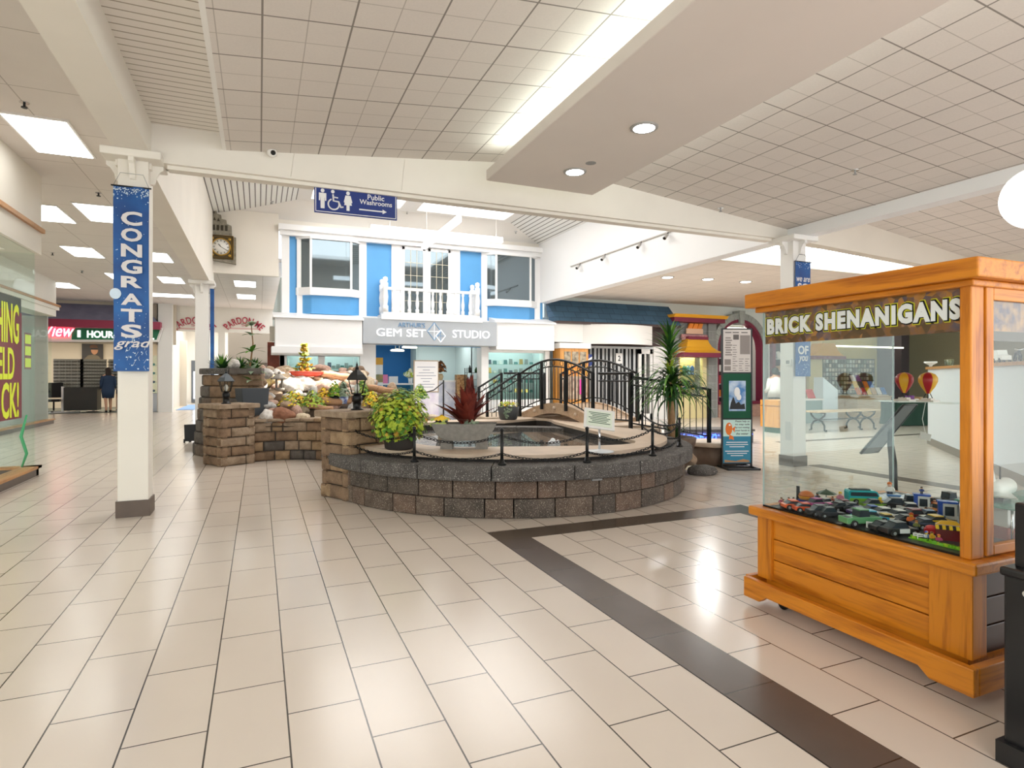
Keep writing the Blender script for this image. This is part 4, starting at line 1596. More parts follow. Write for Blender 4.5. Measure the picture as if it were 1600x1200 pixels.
# landings of stone
t = tag(MB().prism([(4.95, 11.15), (6.3, 11.35), (6.4, 12.9), (4.3, 12.9), (4.2, 11.15)], 0.0, 0.62, 'xy').build('stone_landing', mat('landing_stone', '#b9a690', 0.8, var=0.08), bevel=0.02), 'tan stone landing at the far end of footbridge', 'landing')
t = tag(MB().prism([(5.55, 8.25), (6.1, 8.15), (6.45, 8.5), (6.4, 9.15), (5.55, 9.2)], 0.0, 0.575, 'xy').build('stone_landing', MATS['landing_stone']), 'low stone ramp base under the right railings', 'landing')
# rounded bench-like stone edge, step stone, boulder
t = thing('stone_bench', 'rounded tan-topped stone bench behind the directory stand, right of palm', 'bench', onZ(1116, 724, 0))
MB().lathe([(0.36, 0), (0.36, 0.3), (0.0, 0.3)], n=30).build('base', BROWNPOT, t)
MB().lathe([(0.4, 0.3), (0.42, 0.32), (0.42, 0.36), (0.4, 0.375), (0, 0.375)], n=30).build('top', TANSLAB, t)
mb = MB().ell((6.05, 7.0, 0.05), (0.24, 0.2, 0.09), 18, 8, amp=0.1)
tag(mb.build('step_stone', CAPS), 'flat grey step stone on the floor right of pond wall', 'stone')
rock((5.98, 7.18, 0.2), (0.22, 0.2, 0.2), 'tan', 'round tan boulder between the pond wall and stone seat', None, 3, 1.0)
# low dark planter with blue lights beyond the ramp
p = onZ(1106, 690, 0.0)
t = thing('planter_curb', 'low grey curb with a string of blue lights beyond the railing', 'planter', (p.x, p.y, 0), -YAW)
MB().box(-0.9, 0.9, -0.3, 0.3, 0, 0.26).build('curb', mat('curb_grey', '#77777a', 0.7), t, bevel=0.03)
MB().box(-0.92, 0.92, -0.32, 0.32, 0.26, 0.3).build('cap', CAPS, t)
BLUEL = mat('blue_light_glow', '#3a5cff', 0.4, emit=4.0)
mb = MB()
for i in range(90):
    mb.ell((random.uniform(-0.88, 0.88), -0.32 + random.uniform(-0.02, 0.02), random.uniform(0.1, 0.2)), 0.016, 6, 4)
tag(mb.build('blue_lights', BLUEL, t), 'string of tiny blue lights', 'lights')
del KIDS[t.name][-1]['category']

# tilted notice on a stand at the pond's edge
p = onZ(938, 706, 0.62)
t = thing('notice_stand', 'tilted white-framed notice on a chrome stand at the front of pond', 'sign', (p.x, p.y + 0.02, 0.62), -YAW)
MB().lathe([(0.16, 0), (0.16, 0.008), (0.03, 0.018), (0.02, 0.03)], n=30).build('base', mat('stand_white', '#dfe2e4', 0.3), t)
MB().cyl((0, 0, 0.02), (0, 0, 0.3), 0.013).build('pole', CHROME, t)
Rm = Matrix.Translation((0, 0, 0.36)) @ Matrix.Rotation(math.radians(8), 4, 'Y') @ Matrix.Rotation(math.radians(52), 4, 'X')
MB().box(-0.17, 0.17, -0.13, 0.13, -0.012, 0.0, 0, Rm).build('board', mat('frame_white', '#e6e6e2', 0.35), t)
MB().box(-0.14, 0.14, -0.1, 0.1, 0.0, 0.003, 0, Rm).build('sheet', mat('notice_sheet', '#dfe8d8', 0.4), t)
mb = MB()
for k in range(7):
    w_ = 0.12 - 0.02 * (k % 3)
    mb.box(-w_, w_, 0.07 - k * 0.022, 0.079 - k * 0.022, 0.003, 0.005, 0, Rm)
mb.build('lines', mat('notice_ink', '#56705c', 0.6), t)
# ================================================================ THE BLUE UPPER STOREY AND THE GEM SHOP
random.seed(21)
BLUE = mat('blue_paint', '#5aa0d8', 0.55, var=0.03, vscale=2)
FY = 16.42


def fx(px, Y=FY, py=500):
    return onY(px, py, Y).x


struct(MB().box(0.53, 8.0, FY, FY + 0.12, 2.3, 5.3).build('wall_facade', BLUE))
struct(MB().box(0.48, 8.0, FY - 0.16, FY, 5.08, 5.2).box(0.45, 8.0, FY - 0.24, FY, 5.2, 5.34).build('trim_8', BRIGHT))
m = MB()
for x0, x1 in ((0.53, 0.72), (0.9, 1.12), (2.48, 2.68), (3.36, 3.62), (5.1, 5.34), (6.0, 6.18), (7.72, 7.9)):
    m.box(x0, x1, FY - 0.05, FY, 3.0, 5.08)
m.box(0.53, 8.0, FY - 0.1, FY, 2.96, 3.08)
struct(m.build('trim_9', BRIGHT))


def bay_window(i, x0, x1, z0, z1, label):
    w = MB()
    dy = 0.2
    fp = [(x0, FY), (x0 + 0.3, FY - dy), (x1 - 0.3, FY - dy), (x1, FY)]
    fr = struct(MB().prism([(x0 - 0.06, FY), (x0 + 0.28, FY - dy - 0.06), (x1 - 0.28, FY - dy - 0.06), (x1 + 0.06, FY)], z0 - 0.2, z0, 'xy').build('window_%d' % i, BRIGHT, bevel=0.008))
    MB().prism([(x0 - 0.06, FY), (x0 + 0.28, FY - dy - 0.06), (x1 - 0.28, FY - dy - 0.06), (x1 + 0.06, FY)], z1, 5.08, 'xy').build('head', BRIGHT, fr, world=True)
    MB().prism([(x0 + 0.02, FY), (x0 + 0.32, FY - dy + 0.03), (x1 - 0.32, FY - dy + 0.03), (x1 - 0.02, FY)], 3.08, z0 - 0.2, 'xy').build('apron', BLUE, fr, world=True)
    m = MB()
    for (x, y) in fp:
        m.box(x - 0.028, x + 0.028, y - 0.03, y + 0.03, z0, z1)
    m.build('mullion', BRIGHT, fr, world=True)
    for k in range(3):
        (ax, ay), (bx, by) = fp[k], fp[k + 1]
        MB().add([(ax, ay, z0), (bx, by, z0), (bx, by, z1), (ax, ay, z1)], [(0, 1, 2, 3)]).build('pane', MIRRORPANE, fr, world=True)
    return fr


bay_window(3, 0.93, 2.55, 3.76, 5.02, '')
bay_window(4, 6.1, 7.8, 3.72, 5.02, '')
# french doors
d = struct(MB().box(3.62, 5.1, FY - 0.04, FY, 3.08, 5.08).build('door_1', BRIGHT))
for x0, x1 in ((3.72, 4.24), (4.46, 4.98)):
    MB().box(x0, x1, FY - 0.055, FY - 0.04, 3.2, 4.98).build('pane', MIRRORPANE, d, world=True)
    m = MB()
    for k in (1, 2):
        xx = mix(x0, x1, k / 3)
        m.box(xx - 0.008, xx + 0.008, FY - 0.062, FY - 0.055, 3.2, 4.98)
    for k in range(1, 5):
        zz = mix(3.2, 4.98, k / 5)
        m.box(x0, x1, FY - 0.061, FY - 0.055, zz - 0.007, zz + 0.007)
    m.build('muntin', mat('brass_muntin', '#c9c3ae', 0.4), d, world=True)
    MB().box(x0 - 0.06, x1 + 0.06, FY - 0.07, FY - 0.04, 3.1, 3.2).box(x0 - 0.06, x1 + 0.06, FY - 0.07, FY - 0.04, 4.98, 5.06).box(x0 - 0.06, x0, FY - 0.07, FY - 0.04, 3.1, 5.06).box(x1, x1 + 0.06, FY - 0.07, FY - 0.04, 3.1, 5.06).build('frame', BRIGHT, d, world=True)

# balcony
BY = 15.85
xa, xb = onY(602, 460, BY).x, onY(746, 460, BY).x
bal = thing('balcony', 'white turned-baluster balcony before the french doors', 'balcony', ((xa + xb) / 2, BY, 3.0))
MB().box(xa - 0.12, xb + 0.12, BY - 0.1, FY - 0.1, 2.96, 3.1).box(xa - 0.06, xb + 0.06, BY - 0.05, FY - 0.1, 3.1, 3.16).build('slab', BRIGHT, bal, world=True)
PB = [(0.05, 0), (0.05, 0.1), (0.03, 0.12), (0.045, 0.2), (0.05, 0.28), (0.03, 0.42), (0.026, 0.5), (0.04, 0.54), (0.04, 0.62)]
PN = [(0.08, 0), (0.08, 0.16), (0.055, 0.2), (0.075, 0.34), (0.08, 0.42), (0.06, 0.58), (0.075, 0.62), (0.075, 0.78), (0.045, 0.8), (0.07, 0.86), (0.06, 0.92), (0, 0.95)]
for x in (xa, xb):
    MB().lathe(PN, (x, BY, 3.16), 14).build('newel_post', BRIGHT, bal, world=True)
    MB().lathe(PN, (x, FY - 0.12, 3.16), 14).build('newel_post', BRIGHT, bal, world=True)
    MB().box(x - 0.04, x + 0.04, BY, FY - 0.1, 3.76, 3.83).build('side_rail', BRIGHT, bal, world=True)
    for k in range(1, 4):
        MB().lathe(PB, (x, mix(BY, FY - 0.12, k / 4), 3.16), 10).build('baluster', BRIGHT, bal, world=True)
MB().box(xa, xb, BY - 0.045, BY + 0.045, 3.76, 3.83).build('front_rail', BRIGHT, bal, world=True)
for k in range(1, 12):
    MB().lathe(PB, (mix(xa, xb, k / 12), BY, 3.16), 10).build('baluster', BRIGHT, bal, world=True)


# awning boxes and sign band
def awning(label, x0, x1, z0, z1, y0, roll):
    t = thing('awning', label, 'awning', ((x0 + x1) / 2, y0, z0))
    MB().box(x0, x1, y0, FY, z0 + (0.18 if roll else 0), z1).build('box', BRIGHT, t, world=True, bevel=0.01)
    MB().prism([(y0 - 0.08, z1), (y0 - 0.06, z1 + 0.05), (FY, z1 + 0.2), (FY, z1)], x0 - 0.05, x1 + 0.03, 'yz').build('top_ledge', BRIGHT, t, world=True)
    if roll:
        MB().prism([(y0 - 0.06, z0 + 0.03), (y0 - 0.02, z0 - 0.01), (FY, z0 - 0.01), (FY, z0 + 0.19), (y0 - 0.06, z0 + 0.19)], x0 - 0.08, x1, 'yz').build('roller_box', BRIGHT, t, world=True)
    return t


awning('white box awning over the left pair of gem shop windows', 0.36, 2.47, 2.0, 2.9, 15.75, True)
awning('white box awning over the right gem shop window', 6.27, 8.15, 2.22, 3.0, 15.9, False)
SILVER = mat('silver_sign_band', '#b0b5ba', 0.4, 0.3)
sg = thing('shop_sign', 'silver band sign of the gem shop below the balcony', 'sign', (4.38, 15.78, 2.31))
MB().box(2.49, 6.25, 15.78, FY, 2.31, 2.99).build('band', SILVER, sg, world=True, bevel=0.006)
lw_ = mat('sign_white', '#fdfdfd', 0.3, emit=0.5)
bl_ = mat('sign_pale_blue', '#6f9cc4', 0.4)


def sgn(txt, x0, x1, y0, y1, m_, off=0.0, par=sg, Y=15.775, sh=0.0):
    a, b_ = onY(x0, (y0 + y1) / 2, Y), onY(x1, (y0 + y1) / 2, Y)
    zt, zb = onY((x0 + x1) / 2, y0, Y).z, onY((x0 + x1) / 2, y1, Y).z
    return lettering(txt, face(((a.x + b_.x) / 2, Y, (zt + zb) / 2)), b_.x - a.x, zt - zb, m_, par, off=off, ext=0.02, shear=sh, world=True)


sgn("ARTHUR'S", 622, 664, 504, 511.5, bl_, 0.0)
sgn('GEM SET', 588, 665, 514, 526, lw_, 0.0)
sgn('STUDIO', 707, 765, 516.5, 528.5, lw_, 0.0)
c_ = onY(682, 519, 15.77)
mb = MB()
for (dx, dz, r, k) in ((-0.06, 0.02, 0.24, 0), (0.12, -0.1, 0.17, 1)):
    for q in range(4):
        a0_, a1_ = q * PI / 2, (q + 1) * PI / 2
        mb.tube([(c_.x + dx + r * 0.8 * math.cos(a0_), 15.775, c_.z + dz + r * math.sin(a0_)), (c_.x + dx + r * 0.8 * math.cos(a1_), 15.775, c_.z + dz + r * math.sin(a1_))], 0.012, 5, k)
        mb.tube([(c_.x + dx, 15.775, c_.z + dz), (c_.x + dx + r * 0.8 * math.cos(a1_), 15.775, c_.z + dz + r * math.sin(a1_))], 0.007, 5, 1 - k)
mb.build('gem_logo', [bl_, lw_], sg, world=True, normals=False)

# ground floor: pilasters, low walls, panes, room behind
struct(MB().box(0.5, 0.66, FY, FY + 0.3, 0, 2.3).box(1.44, 1.6, FY, FY + 0.2, 0, 2.3).box(2.5, 2.92, FY - 0.1, FY + 0.3, 0, 2.35).box(5.98, 6.2, FY - 0.1, FY + 0.3, 0, 2.35).box(8.05, 8.2, FY - 0.1, FY + 0.3, 0, 2.35).build('trim_10', BRIGHT))
struct(MB().box(0.5, 2.6, FY, FY + 0.14, 0, 1.15).box(6.2, 8.1, FY, FY + 0.14, 0, 0.75).box(0.5, 2.6, FY, FY + 0.14, 1.98, 2.3).box(6.2, 8.1, FY, FY + 0.14, 2.16, 2.3).build('wall_shopfront', BRIGHT))
for i, (x0, x1, z0, z1) in enumerate(((0.66, 1.44, 1.15, 1.98), (1.6, 2.5, 1.15, 1.98), (6.2, 8.06, 0.75, 2.16))):
    w = struct(MB().box(x0, x1, FY + 0.05, FY + 0.058, z0, z1).build('window_%d' % (5 + i), SHOPGLASS))
TEAL = mat('teal_pale_wall', '#c5d2d3', 0.7)
DBLUE = mat('deep_blue_wall', '#0f5f9e', 0.7)
m = MB()
m.box(0.5, 2.7, 17.5, 17.6, 0, 2.6, 0).box(6.1, 8.2, 17.5, 17.6, 0, 2.6, 0)
m.box(2.62, 2.7, FY + 0.2, 20.0, 0, 2.7, 0).box(6.1, 6.18, FY + 0.2, 20.0, 0, 2.7, 0)
m.box(0.5, 0.6, FY, 26, 0, 4.0, 0).box(8.15, 8.2, FY, 17.6, 0, 2.6, 0)
m.box(2.6, 4.8, 20.0, 20.1, 0, 2.7, 1)
m.box(4.8, 6.2, 19.2, 19.3, 0, 2.7, 0)
m.box(4.75, 4.81, 19.2, 20.1, 0, 2.7, 0)
m.box(0.5, 8.2, FY + 0.12, 20.1, 2.65, 2.72, 2)
struct(m.build('wall_gem_shop', [TEAL, DBLUE, WHITE]))
for x, y, sx, sy in ((1.6, 17.0, 1.7, 0.5), (7.15, 17.0, 1.6, 0.5), (3.6, 18.2, 1.6, 0.8), (5.3, 18.0, 1.4, 0.8)):
    t = thing('shop_light', 'lit ceiling panel inside the gem shop over %s' % ('left windows' if x < 2 else 'right window' if x > 7 else 'doorway left half' if x < 4 else 'doorway right half'), 'light', (x, y, 2.6))
    MB().box(-sx / 2, sx / 2, -sy / 2, sy / 2, 0.02, 0.05).build('frame', WHITE, t)
    MB().box(-sx / 2 + 0.05, sx / 2 - 0.05, -sy / 2 + 0.05, sy / 2 - 0.05, 0.0, 0.02).build('diffuser', mat('gem_panel_glow', '#f4fff8', 0.5, emit=1.5), t)
    area('shop_lamp', (x, y, 2.58), sx * 0.9, sy * 0.9, 7, (0.95, 1, 0.98))

# things in the shop windows
JEW = [mat('box_navy', '#28405c', 0.5), mat('box_teal', '#2f7f7e', 0.5), mat('box_white', '#f0f0ec', 0.5), mat('box_grey', '#8b9694', 0.5), mat('box_gold', '#c8a656', 0.35, 0.5)]
GSH = glass('shelf_glass', '#cfeee4', 0.5)


def shelf_unit(nm, lb, x0, x1, y, zs):
    t = thing('glass_shelf_unit', lb, 'shelf', ((x0 + x1) / 2, y, zs[0]))
    for z in zs:
        MB().box(x0, x1, y - 0.15, y + 0.15, z - 0.008, z).build('shelf', mat('shelf_edge', '#b6ded2', 0.2), t, world=True)
    MB().box(x0, x0 + 0.02, y + 0.13, y + 0.15, zs[0] - 0.3, zs[-1] + 0.3).box(x1 - 0.02, x1, y + 0.13, y + 0.15, zs[0] - 0.3, zs[-1] + 0.3).build('upright', CHROME, t, world=True)
    return t


WN = ('far left gem shop window', 'second gem shop window', 'right gem shop window')
for k, (x0, x1, zs) in enumerate(((0.72, 1.4, (1.25, 1.62)), (1.65, 2.45, (1.22, 1.42, 1.66)), (6.3, 8.0, (0.95, 1.25, 1.55, 1.82)))):
    shelf_unit('s', 'glass shelves with small goods in the %s' % WN[k], x0, x1, 16.95, zs)
    for zi, z in enumerate(zs):
        nn = 6 if k < 2 else 9
        for j in range(nn):
            x = mix(x0 + 0.06, x1 - 0.06, (j + 0.5) / nn)
            h = random.uniform(0.07, 0.17)
            w_ = min(0.1, (x1 - x0) / nn * 0.7)
            m_ = random.choice(JEW)
            t = MB().prism([(-0.04, 0), (0.04, 0), (0.02, h), (-0.01, h)], x - w_ / 2, x + w_ / 2, 'yz', M=Matrix.Translation((0, 16.9, z))).build('display_card', m_)
            tag(t, 'small jewellery display piece on the %s shelf in the %s' % (('lowest', 'second', 'third', 'top')[zi], WN[k]), 'display', 'jewellery displays in the %s' % WN[k])
# doorway goods
FW = mat('frame_pale_wood', '#b9a48c', 0.5)
p = onY(665, 600, 16.3)
t = thing('notice_board', 'white framed notice board standing in the gem shop doorway', 'sign', (p.x, 16.25, 0))
MB().box(-0.36, 0.36, -0.02, 0.02, 1.0, 1.9).build('frame', FW, t, bevel=0.004)
MB().box(-0.33, 0.33, -0.026, -0.02, 1.03, 1.87).build('sheet', mat('poster_white', '#f4f3f4', 0.5), t)
m = MB()
for k in range(8):
    w_ = (0.26, 0.1, 0.22, 0.28, 0.16, 0.1, 0.24, 0.2)[k]
    m.box(-w_, w_, -0.03, -0.026, 1.70 - k * 0.08, 1.715 - k * 0.08)
m.build('lines', mat('notice_grey_ink', '#8b90a6', 0.6), t)
MB().box(-0.36, 0.36, -0.02, 0.02, 0.3, 0.98).build('lower_sheet', mat('poster_lilac', '#d9cfe6', 0.5, col2='#f3f0f6', vscale=4), t)
MB().box(-0.36, -0.33, -0.16, 0.16, 0, 0.03).box(0.33, 0.36, -0.16, 0.16, 0, 0.03).box(-0.35, -0.34, -0.01, 0.01, 0, 1.0).box(0.34, 0.35, -0.01, 0.01, 0, 1.0).build('leg', CHROME, t)
for (px, py, w_, l_) in ((621, 548, 0.22, 'left lower oval lamp hanging in the gem shop'), (640, 543, 0.24, 'right oval lamp hanging in the gem shop')):
    p = onY(px, py, 18.2 if px < 630 else 17.6)
    t = thing('pendant_lamp', l_, 'lamp', p)
    MB().lathe([(0, -0.02), (w_ * 0.9, -0.02), (w_, 0.01), (w_ * 0.8, 0.04), (0, 0.06)], n=26, sy=0.5).build('shade', mat('lamp_shade_glow', '#fff6df', 0.4, emit=1.6), t)
    MB().cyl((-0.06, 0, 0.05), (-0.06, 0, 2.66 - p.z), 0.006, n=5).cyl((0.06, 0, 0.05), (0.06, 0, 2.66 - p.z), 0.006, n=5).build('cord', GREY, t)
    MB().box(-0.12, 0.12, -0.04, 0.04, 2.63 - p.z, 2.66 - p.z).build('ceiling_plate', WHITE, t)
# counters
CW = mat('counter_white', '#e3e6e8', 0.4)
t = thing('glass_counter', 'glass fronted counter in the left half of the gem shop', 'counter', (3.7, 17.6, 0))
MB().box(-0.6, 0.6, -0.25, 0.25, 0, 0.55).build('body', mat('counter_orange_wood', '#b9763c', 0.5), t)
MB().box(-0.6, 0.6, -0.25, 0.25, 0.55, 1.2).build('case', GSH, t)
MB().box(-0.62, 0.62, -0.27, 0.27, 1.2, 1.24).build('top', CW, t)
for i in range(6):
    m_ = (JEW[0], DARK, JEW[3], DARK, JEW[2], JEW[4])[i]
    tag(MB().box(3.2 + i * 0.18, 3.32 + i * 0.18, 17.45, 17.6, 0.56, 0.86 + 0.1 * (i % 2)).build('display_box', m_), 'dark display box standing inside the glass counter of gem shop', 'box', 'boxes in the glass counter')
tag(MB().box(3.3, 3.48, 17.5, 17.62, 1.24, 1.5).build('gift_bag', mat('pink_bag', '#d97cab', 0.5)), 'pink gift bag standing on the glass counter', 'bag')
tag(MB().box(3.52, 3.78, 17.5, 17.62, 1.24, 1.45).build('gift_box', CW), 'white box beside the pink bag on the glass counter', 'box')
t = thing('bouquet', 'pale green flower bunch at the right end of glass counter', 'flowers', (4.15, 17.5, 1.24))
MB().lathe([(0.05, 0), (0.07, 0.16), (0.06, 0.16), (0, 0.1)], n=12).build('vase', CW, t)
m = MB()
for i in range(70):
    a, r = random.uniform(0, 6.28), random.uniform(0, 0.2)
    leaf(m, (r * math.cos(a), r * math.sin(a) * 0.6, 0.2 + random.uniform(0, 0.24) * (1 - r * 3)), (math.cos(a), math.sin(a), 0.6), 0.09, i % 2)
m.build('blossom', [LY, mat('petal_white', '#eef0d8', 0.5)], t, normals=False)
t = thing('side_cabinet', 'tall cabinet of pictures and boxes at the left edge of gem shop doorway', 'cabinet', (3.02, 17.2, 0))
MB().box(-0.3, 0.22, -0.2, 0.2, 0, 1.98).build('body', mat('cabinet_white', '#dfe8ee', 0.5), t)
MB().box(-0.3, 0.22, -0.22, -0.2, 1.78, 1.98).build('crest', mat('crest_yellow', '#d9a637', 0.5), t)
MB().box(-0.3, 0.22, -0.215, -0.2, 1.28, 1.5).build('picture', mat('picture_brown', '#a3864f', 0.5, col2='#6f8d6b', vscale=9), t)
MB().box(-0.28, 0.2, -0.215, -0.2, 0.7, 1.2).build('pictures', mat('picture_blue', '#4c89b9', 0.5, col2='#c9dbe6', vscale=14), t)
t = thing('counter', 'long white counter in the right half of the gem shop', 'counter', (5.2, 17.5, 0))
MB().box(-0.7, 0.7, -0.3, 0.3, 0, 1.28).build('body', mat('counter_lilac', '#bdc4d8', 0.5, col2='#dfe3ec', vscale=6), t)
MB().box(-0.74, 0.74, -0.34, 0.34, 1.28, 1.33).build('top', CW, t)
t = thing('dried_bouquet', 'orange dried flower bunch on the white counter', 'flowers', (5.05, 17.4, 1.33))
MB().lathe([(0.06, 0), (0.1, 0.12), (0.06, 0.2), (0, 0.2)], n=12).build('vase', mat('vase_tan', '#c9b28c', 0.5), t)
m = MB()
for i in range(80):
    a, r = random.uniform(0, 6.28), random.uniform(0, 0.2)
    leaf(m, (r * math.cos(a), r * math.sin(a) * 0.6, 0.25 + random.uniform(0, 0.42) * (1 - r * 3)), (math.cos(a), math.sin(a), 0.6), 0.09, i % 2)
m.build('blossom', [mat('dried_orange', '#a9672a', 0.7), mat('dried_dark', '#5a3d22', 0.7)], t, normals=False)
t = thing('jewellery_tower', 'brown revolving stand on the counter near wire rack', 'stand', (5.62, 17.15, 0.0))
MB().box(-0.16, 0.16, -0.12, 0.12, 0.75, 1.5).build('body', mat('stand_brown', '#8a5f37', 0.5, col2='#c7a06a', vscale=20), t)
MB().box(-0.2, 0.2, -0.16, 0.16, 0, 0.75).build('base', CW, t)
t = thing('wire_rack', 'dark wire shelf rack at the right side of gem shop doorway', 'rack', (5.9, 16.85, 0))
m = MB()
for x in (-0.22, 0.2):
    for y in (-0.1, 0.1):
        m.cyl((x, y, 0), (x, y, 1.7), 0.012, n=6)
m.build('frame', DARK, t)
for k in range(7):
    MB().box(-0.22, 0.2, -0.1, 0.1, 0.35 + k * 0.2, 0.36 + k * 0.2).build('shelf', DARK, t)
for i, (x, h, lb) in enumerate(((-0.1, 0.22, 'dark bottle on top of the wire rack, left'), (0.1, 0.16, 'green bottle on top of the wire rack, right'))):
    t = MB().lathe([(0.045, 0), (0.045, h * 0.6), (0.018, h * 0.8), (0.018, h), (0, h)], n=12).build('bottle', DARK if i == 0 else LD)
    t.location = (5.9 + x, 16.85, 1.56)
    tag(t, lb, 'bottle')
t = thing('rope_post', 'slim black rope post with drooping rope in front of the gem shop doorway', 'post', (onY(693, 615, 14.6).x, 14.6, 0))
MB().cyl((0, 0, 0.02), (0, 0, 1.35), 0.02, n=10).build('pole', BLACK, t)
MB().lathe([(0.15, 0), (0.15, 0.015), (0.03, 0.03)], n=20).build('base', BLACK, t)
MB().tube([(0, 0, 1.3), (-0.25, 0.02, 1.1), (-0.55, 0.05, 1.02), (-0.9, 0.1, 1.02)], 0.014, 6).build('rope', BLACK, t)

# red post and wood wall at the left end of the gem shop
t = struct(MB().box(0.2, 0.5, 16.9, 17.05, 0, 2.35).build('trim_11', mat('red_brown_wood', '#7f3a26', 0.5, var=0.15, vscale=9)))
struct(MB().prism([(16.6, 2.35), (16.6, 2.75), (16.95, 2.75)], 0.25, 0.5, 'yz').build('trim_12', BEIGE))

# ================================================================ WALL CLOCK, HANGING SIGNS, LAMPS
CY = 16.28
STONE_C = mat('clock_stone', '#8d8778', 0.7, var=0.25, vscale=14)
GOLD = mat('gold', '#b8913c', 0.35, 0.6)
NAVY = mat('sign_navy', '#14307c', 0.4)
ck = thing('wall_clock', 'ornate stone clock tower plaque with gold-framed white dial high on the wall', 'clock', (onY(346, 388, CY).x, CY, onY(346, 388, CY).z))
outl = [(318, 327), (338, 330), (340, 336), (346, 338), (347, 344), (354, 346), (355, 352), (362, 355), (363, 372), (369, 373), (369, 414), (318, 405)]
pts = [(onY(x, y, CY).x, onY(x, y, CY).z) for x, y in outl]
MB().prism(pts, CY - 0.14, CY + 0.02, 'xz').build('tower', STONE_C, ck, world=True)
m = MB()
for i in range(5):
    a = onY(328 + i * 6.5, 355 + i * 0.5, CY)
    m.box(a.x - 0.03, a.x + 0.03, CY - 0.15, CY - 0.138, a.z - 0.09, a.z + 0.04)
for i in range(4):
    a = onY(324 + i * 6, 341 + i * 1.6, CY)
    m.prism([(a.x - 0.03, a.z - 0.03), (a.x + 0.03, a.z - 0.03), (a.x, a.z + 0.05)], CY - 0.15, CY - 0.138, 'xz')
for i in range(8):
    a = onY(322 + i * 1.9, 332, CY)
    m.box(a.x - 0.007, a.x + 0.007, CY - 0.15, CY - 0.138, a.z - 0.05, a.z + 0.04)
m.build('arcade', mat('clock_dark', '#3b3426', 0.7), ck, world=True)
MB().box(-0.27, 0.27, -0.17, -0.13, -0.29, 0.29).build('dial_frame', mat('clock_dark2', '#4a3c1e', 0.6), ck)
m = MB()
for s_ in (0.27, 0.235):
    m.tube([(-s_, -0.175, -s_ - 0.01), (s_, -0.175, -s_ - 0.01), (s_, -0.175, s_ + 0.01), (-s_, -0.175, s_ + 0.01)], 0.01, 5, closed=True)
for a in range(4):
    m.ell((0.19 * (1 if a % 2 else -1), -0.175, 0.2 * (1 if a // 2 else -1)), (0.035, 0.012, 0.035), 10, 6)
m.build('gilding', GOLD, ck)
Fd = Matrix.Rotation(PI / 2, 4, 'X')
MB().lathe([(0.215, 0.165), (0.215, 0.19), (0.19, 0.195), (0.19, 0.175)], n=36, M=Fd).build('rim', GOLD, ck)
MB().lathe([(0.19, 0.165), (0.19, 0.18), (0, 0.18)], n=36, M=Fd).build('dial', mat('dial_white', '#efeee9', 0.5), ck)
m = MB()
for k in range(12):
    a = k * PI / 6
    m.cbox((0.155 * math.sin(a), -0.183, 0.155 * math.cos(a)), (0.014, 0.004, 0.045), R=Matrix.Rotation(a, 3, 'Y'))
m.build('numeral_mark', BLACK, ck)
for nm, a, l, w_ in (('hour_hand', math.radians(-40), 0.09, 0.016), ('minute_hand', math.radians(120), 0.14, 0.01)):
    MB().cbox((l / 2 * math.sin(a), -0.187, l / 2 * math.cos(a)), (w_, 0.004, l), R=Matrix.Rotation(a, 3, 'Y')).build(nm, BLACK, ck)

# washroom sign
SY = 7.3
a, b_ = onY(491, 310, SY), onY(620, 324, SY)
zt, zb = onY(555, 295.5, SY).z, onY(555, 338, SY).z
ws = thing('washroom_sign', 'dark blue sign with white figures and arrow hanging under the beam', 'sign', ((a.x + b_.x) / 2, SY, (zt + zb) / 2))
SW, SH = b_.x - a.x, zt - zb
MB().box(-SW / 2, SW / 2, -0.01, 0.01, -SH / 2, SH / 2).build('panel', NAVY, ws)
sw = mat('sign_letter_white', '#ecebea', 0.4)
m = MB()
m.box(-SW / 2 + 0.012, SW / 2 - 0.012, -0.014, -0.01, SH / 2 - 0.02, SH / 2 - 0.012).box(-SW / 2 + 0.012, SW / 2 - 0.012, -0.014, -0.01, -SH / 2 + 0.012, -SH / 2 + 0.02)
m.box(-SW / 2 + 0.012, -SW / 2 + 0.02, -0.014, -0.01, -SH / 2 + 0.012, SH / 2 - 0.012).box(SW / 2 - 0.02, SW / 2 - 0.012, -0.014, -0.01, -SH / 2 + 0.012, SH / 2 - 0.012)
m.build('border', sw, ws)
FS = face((0, -0.012, 0))


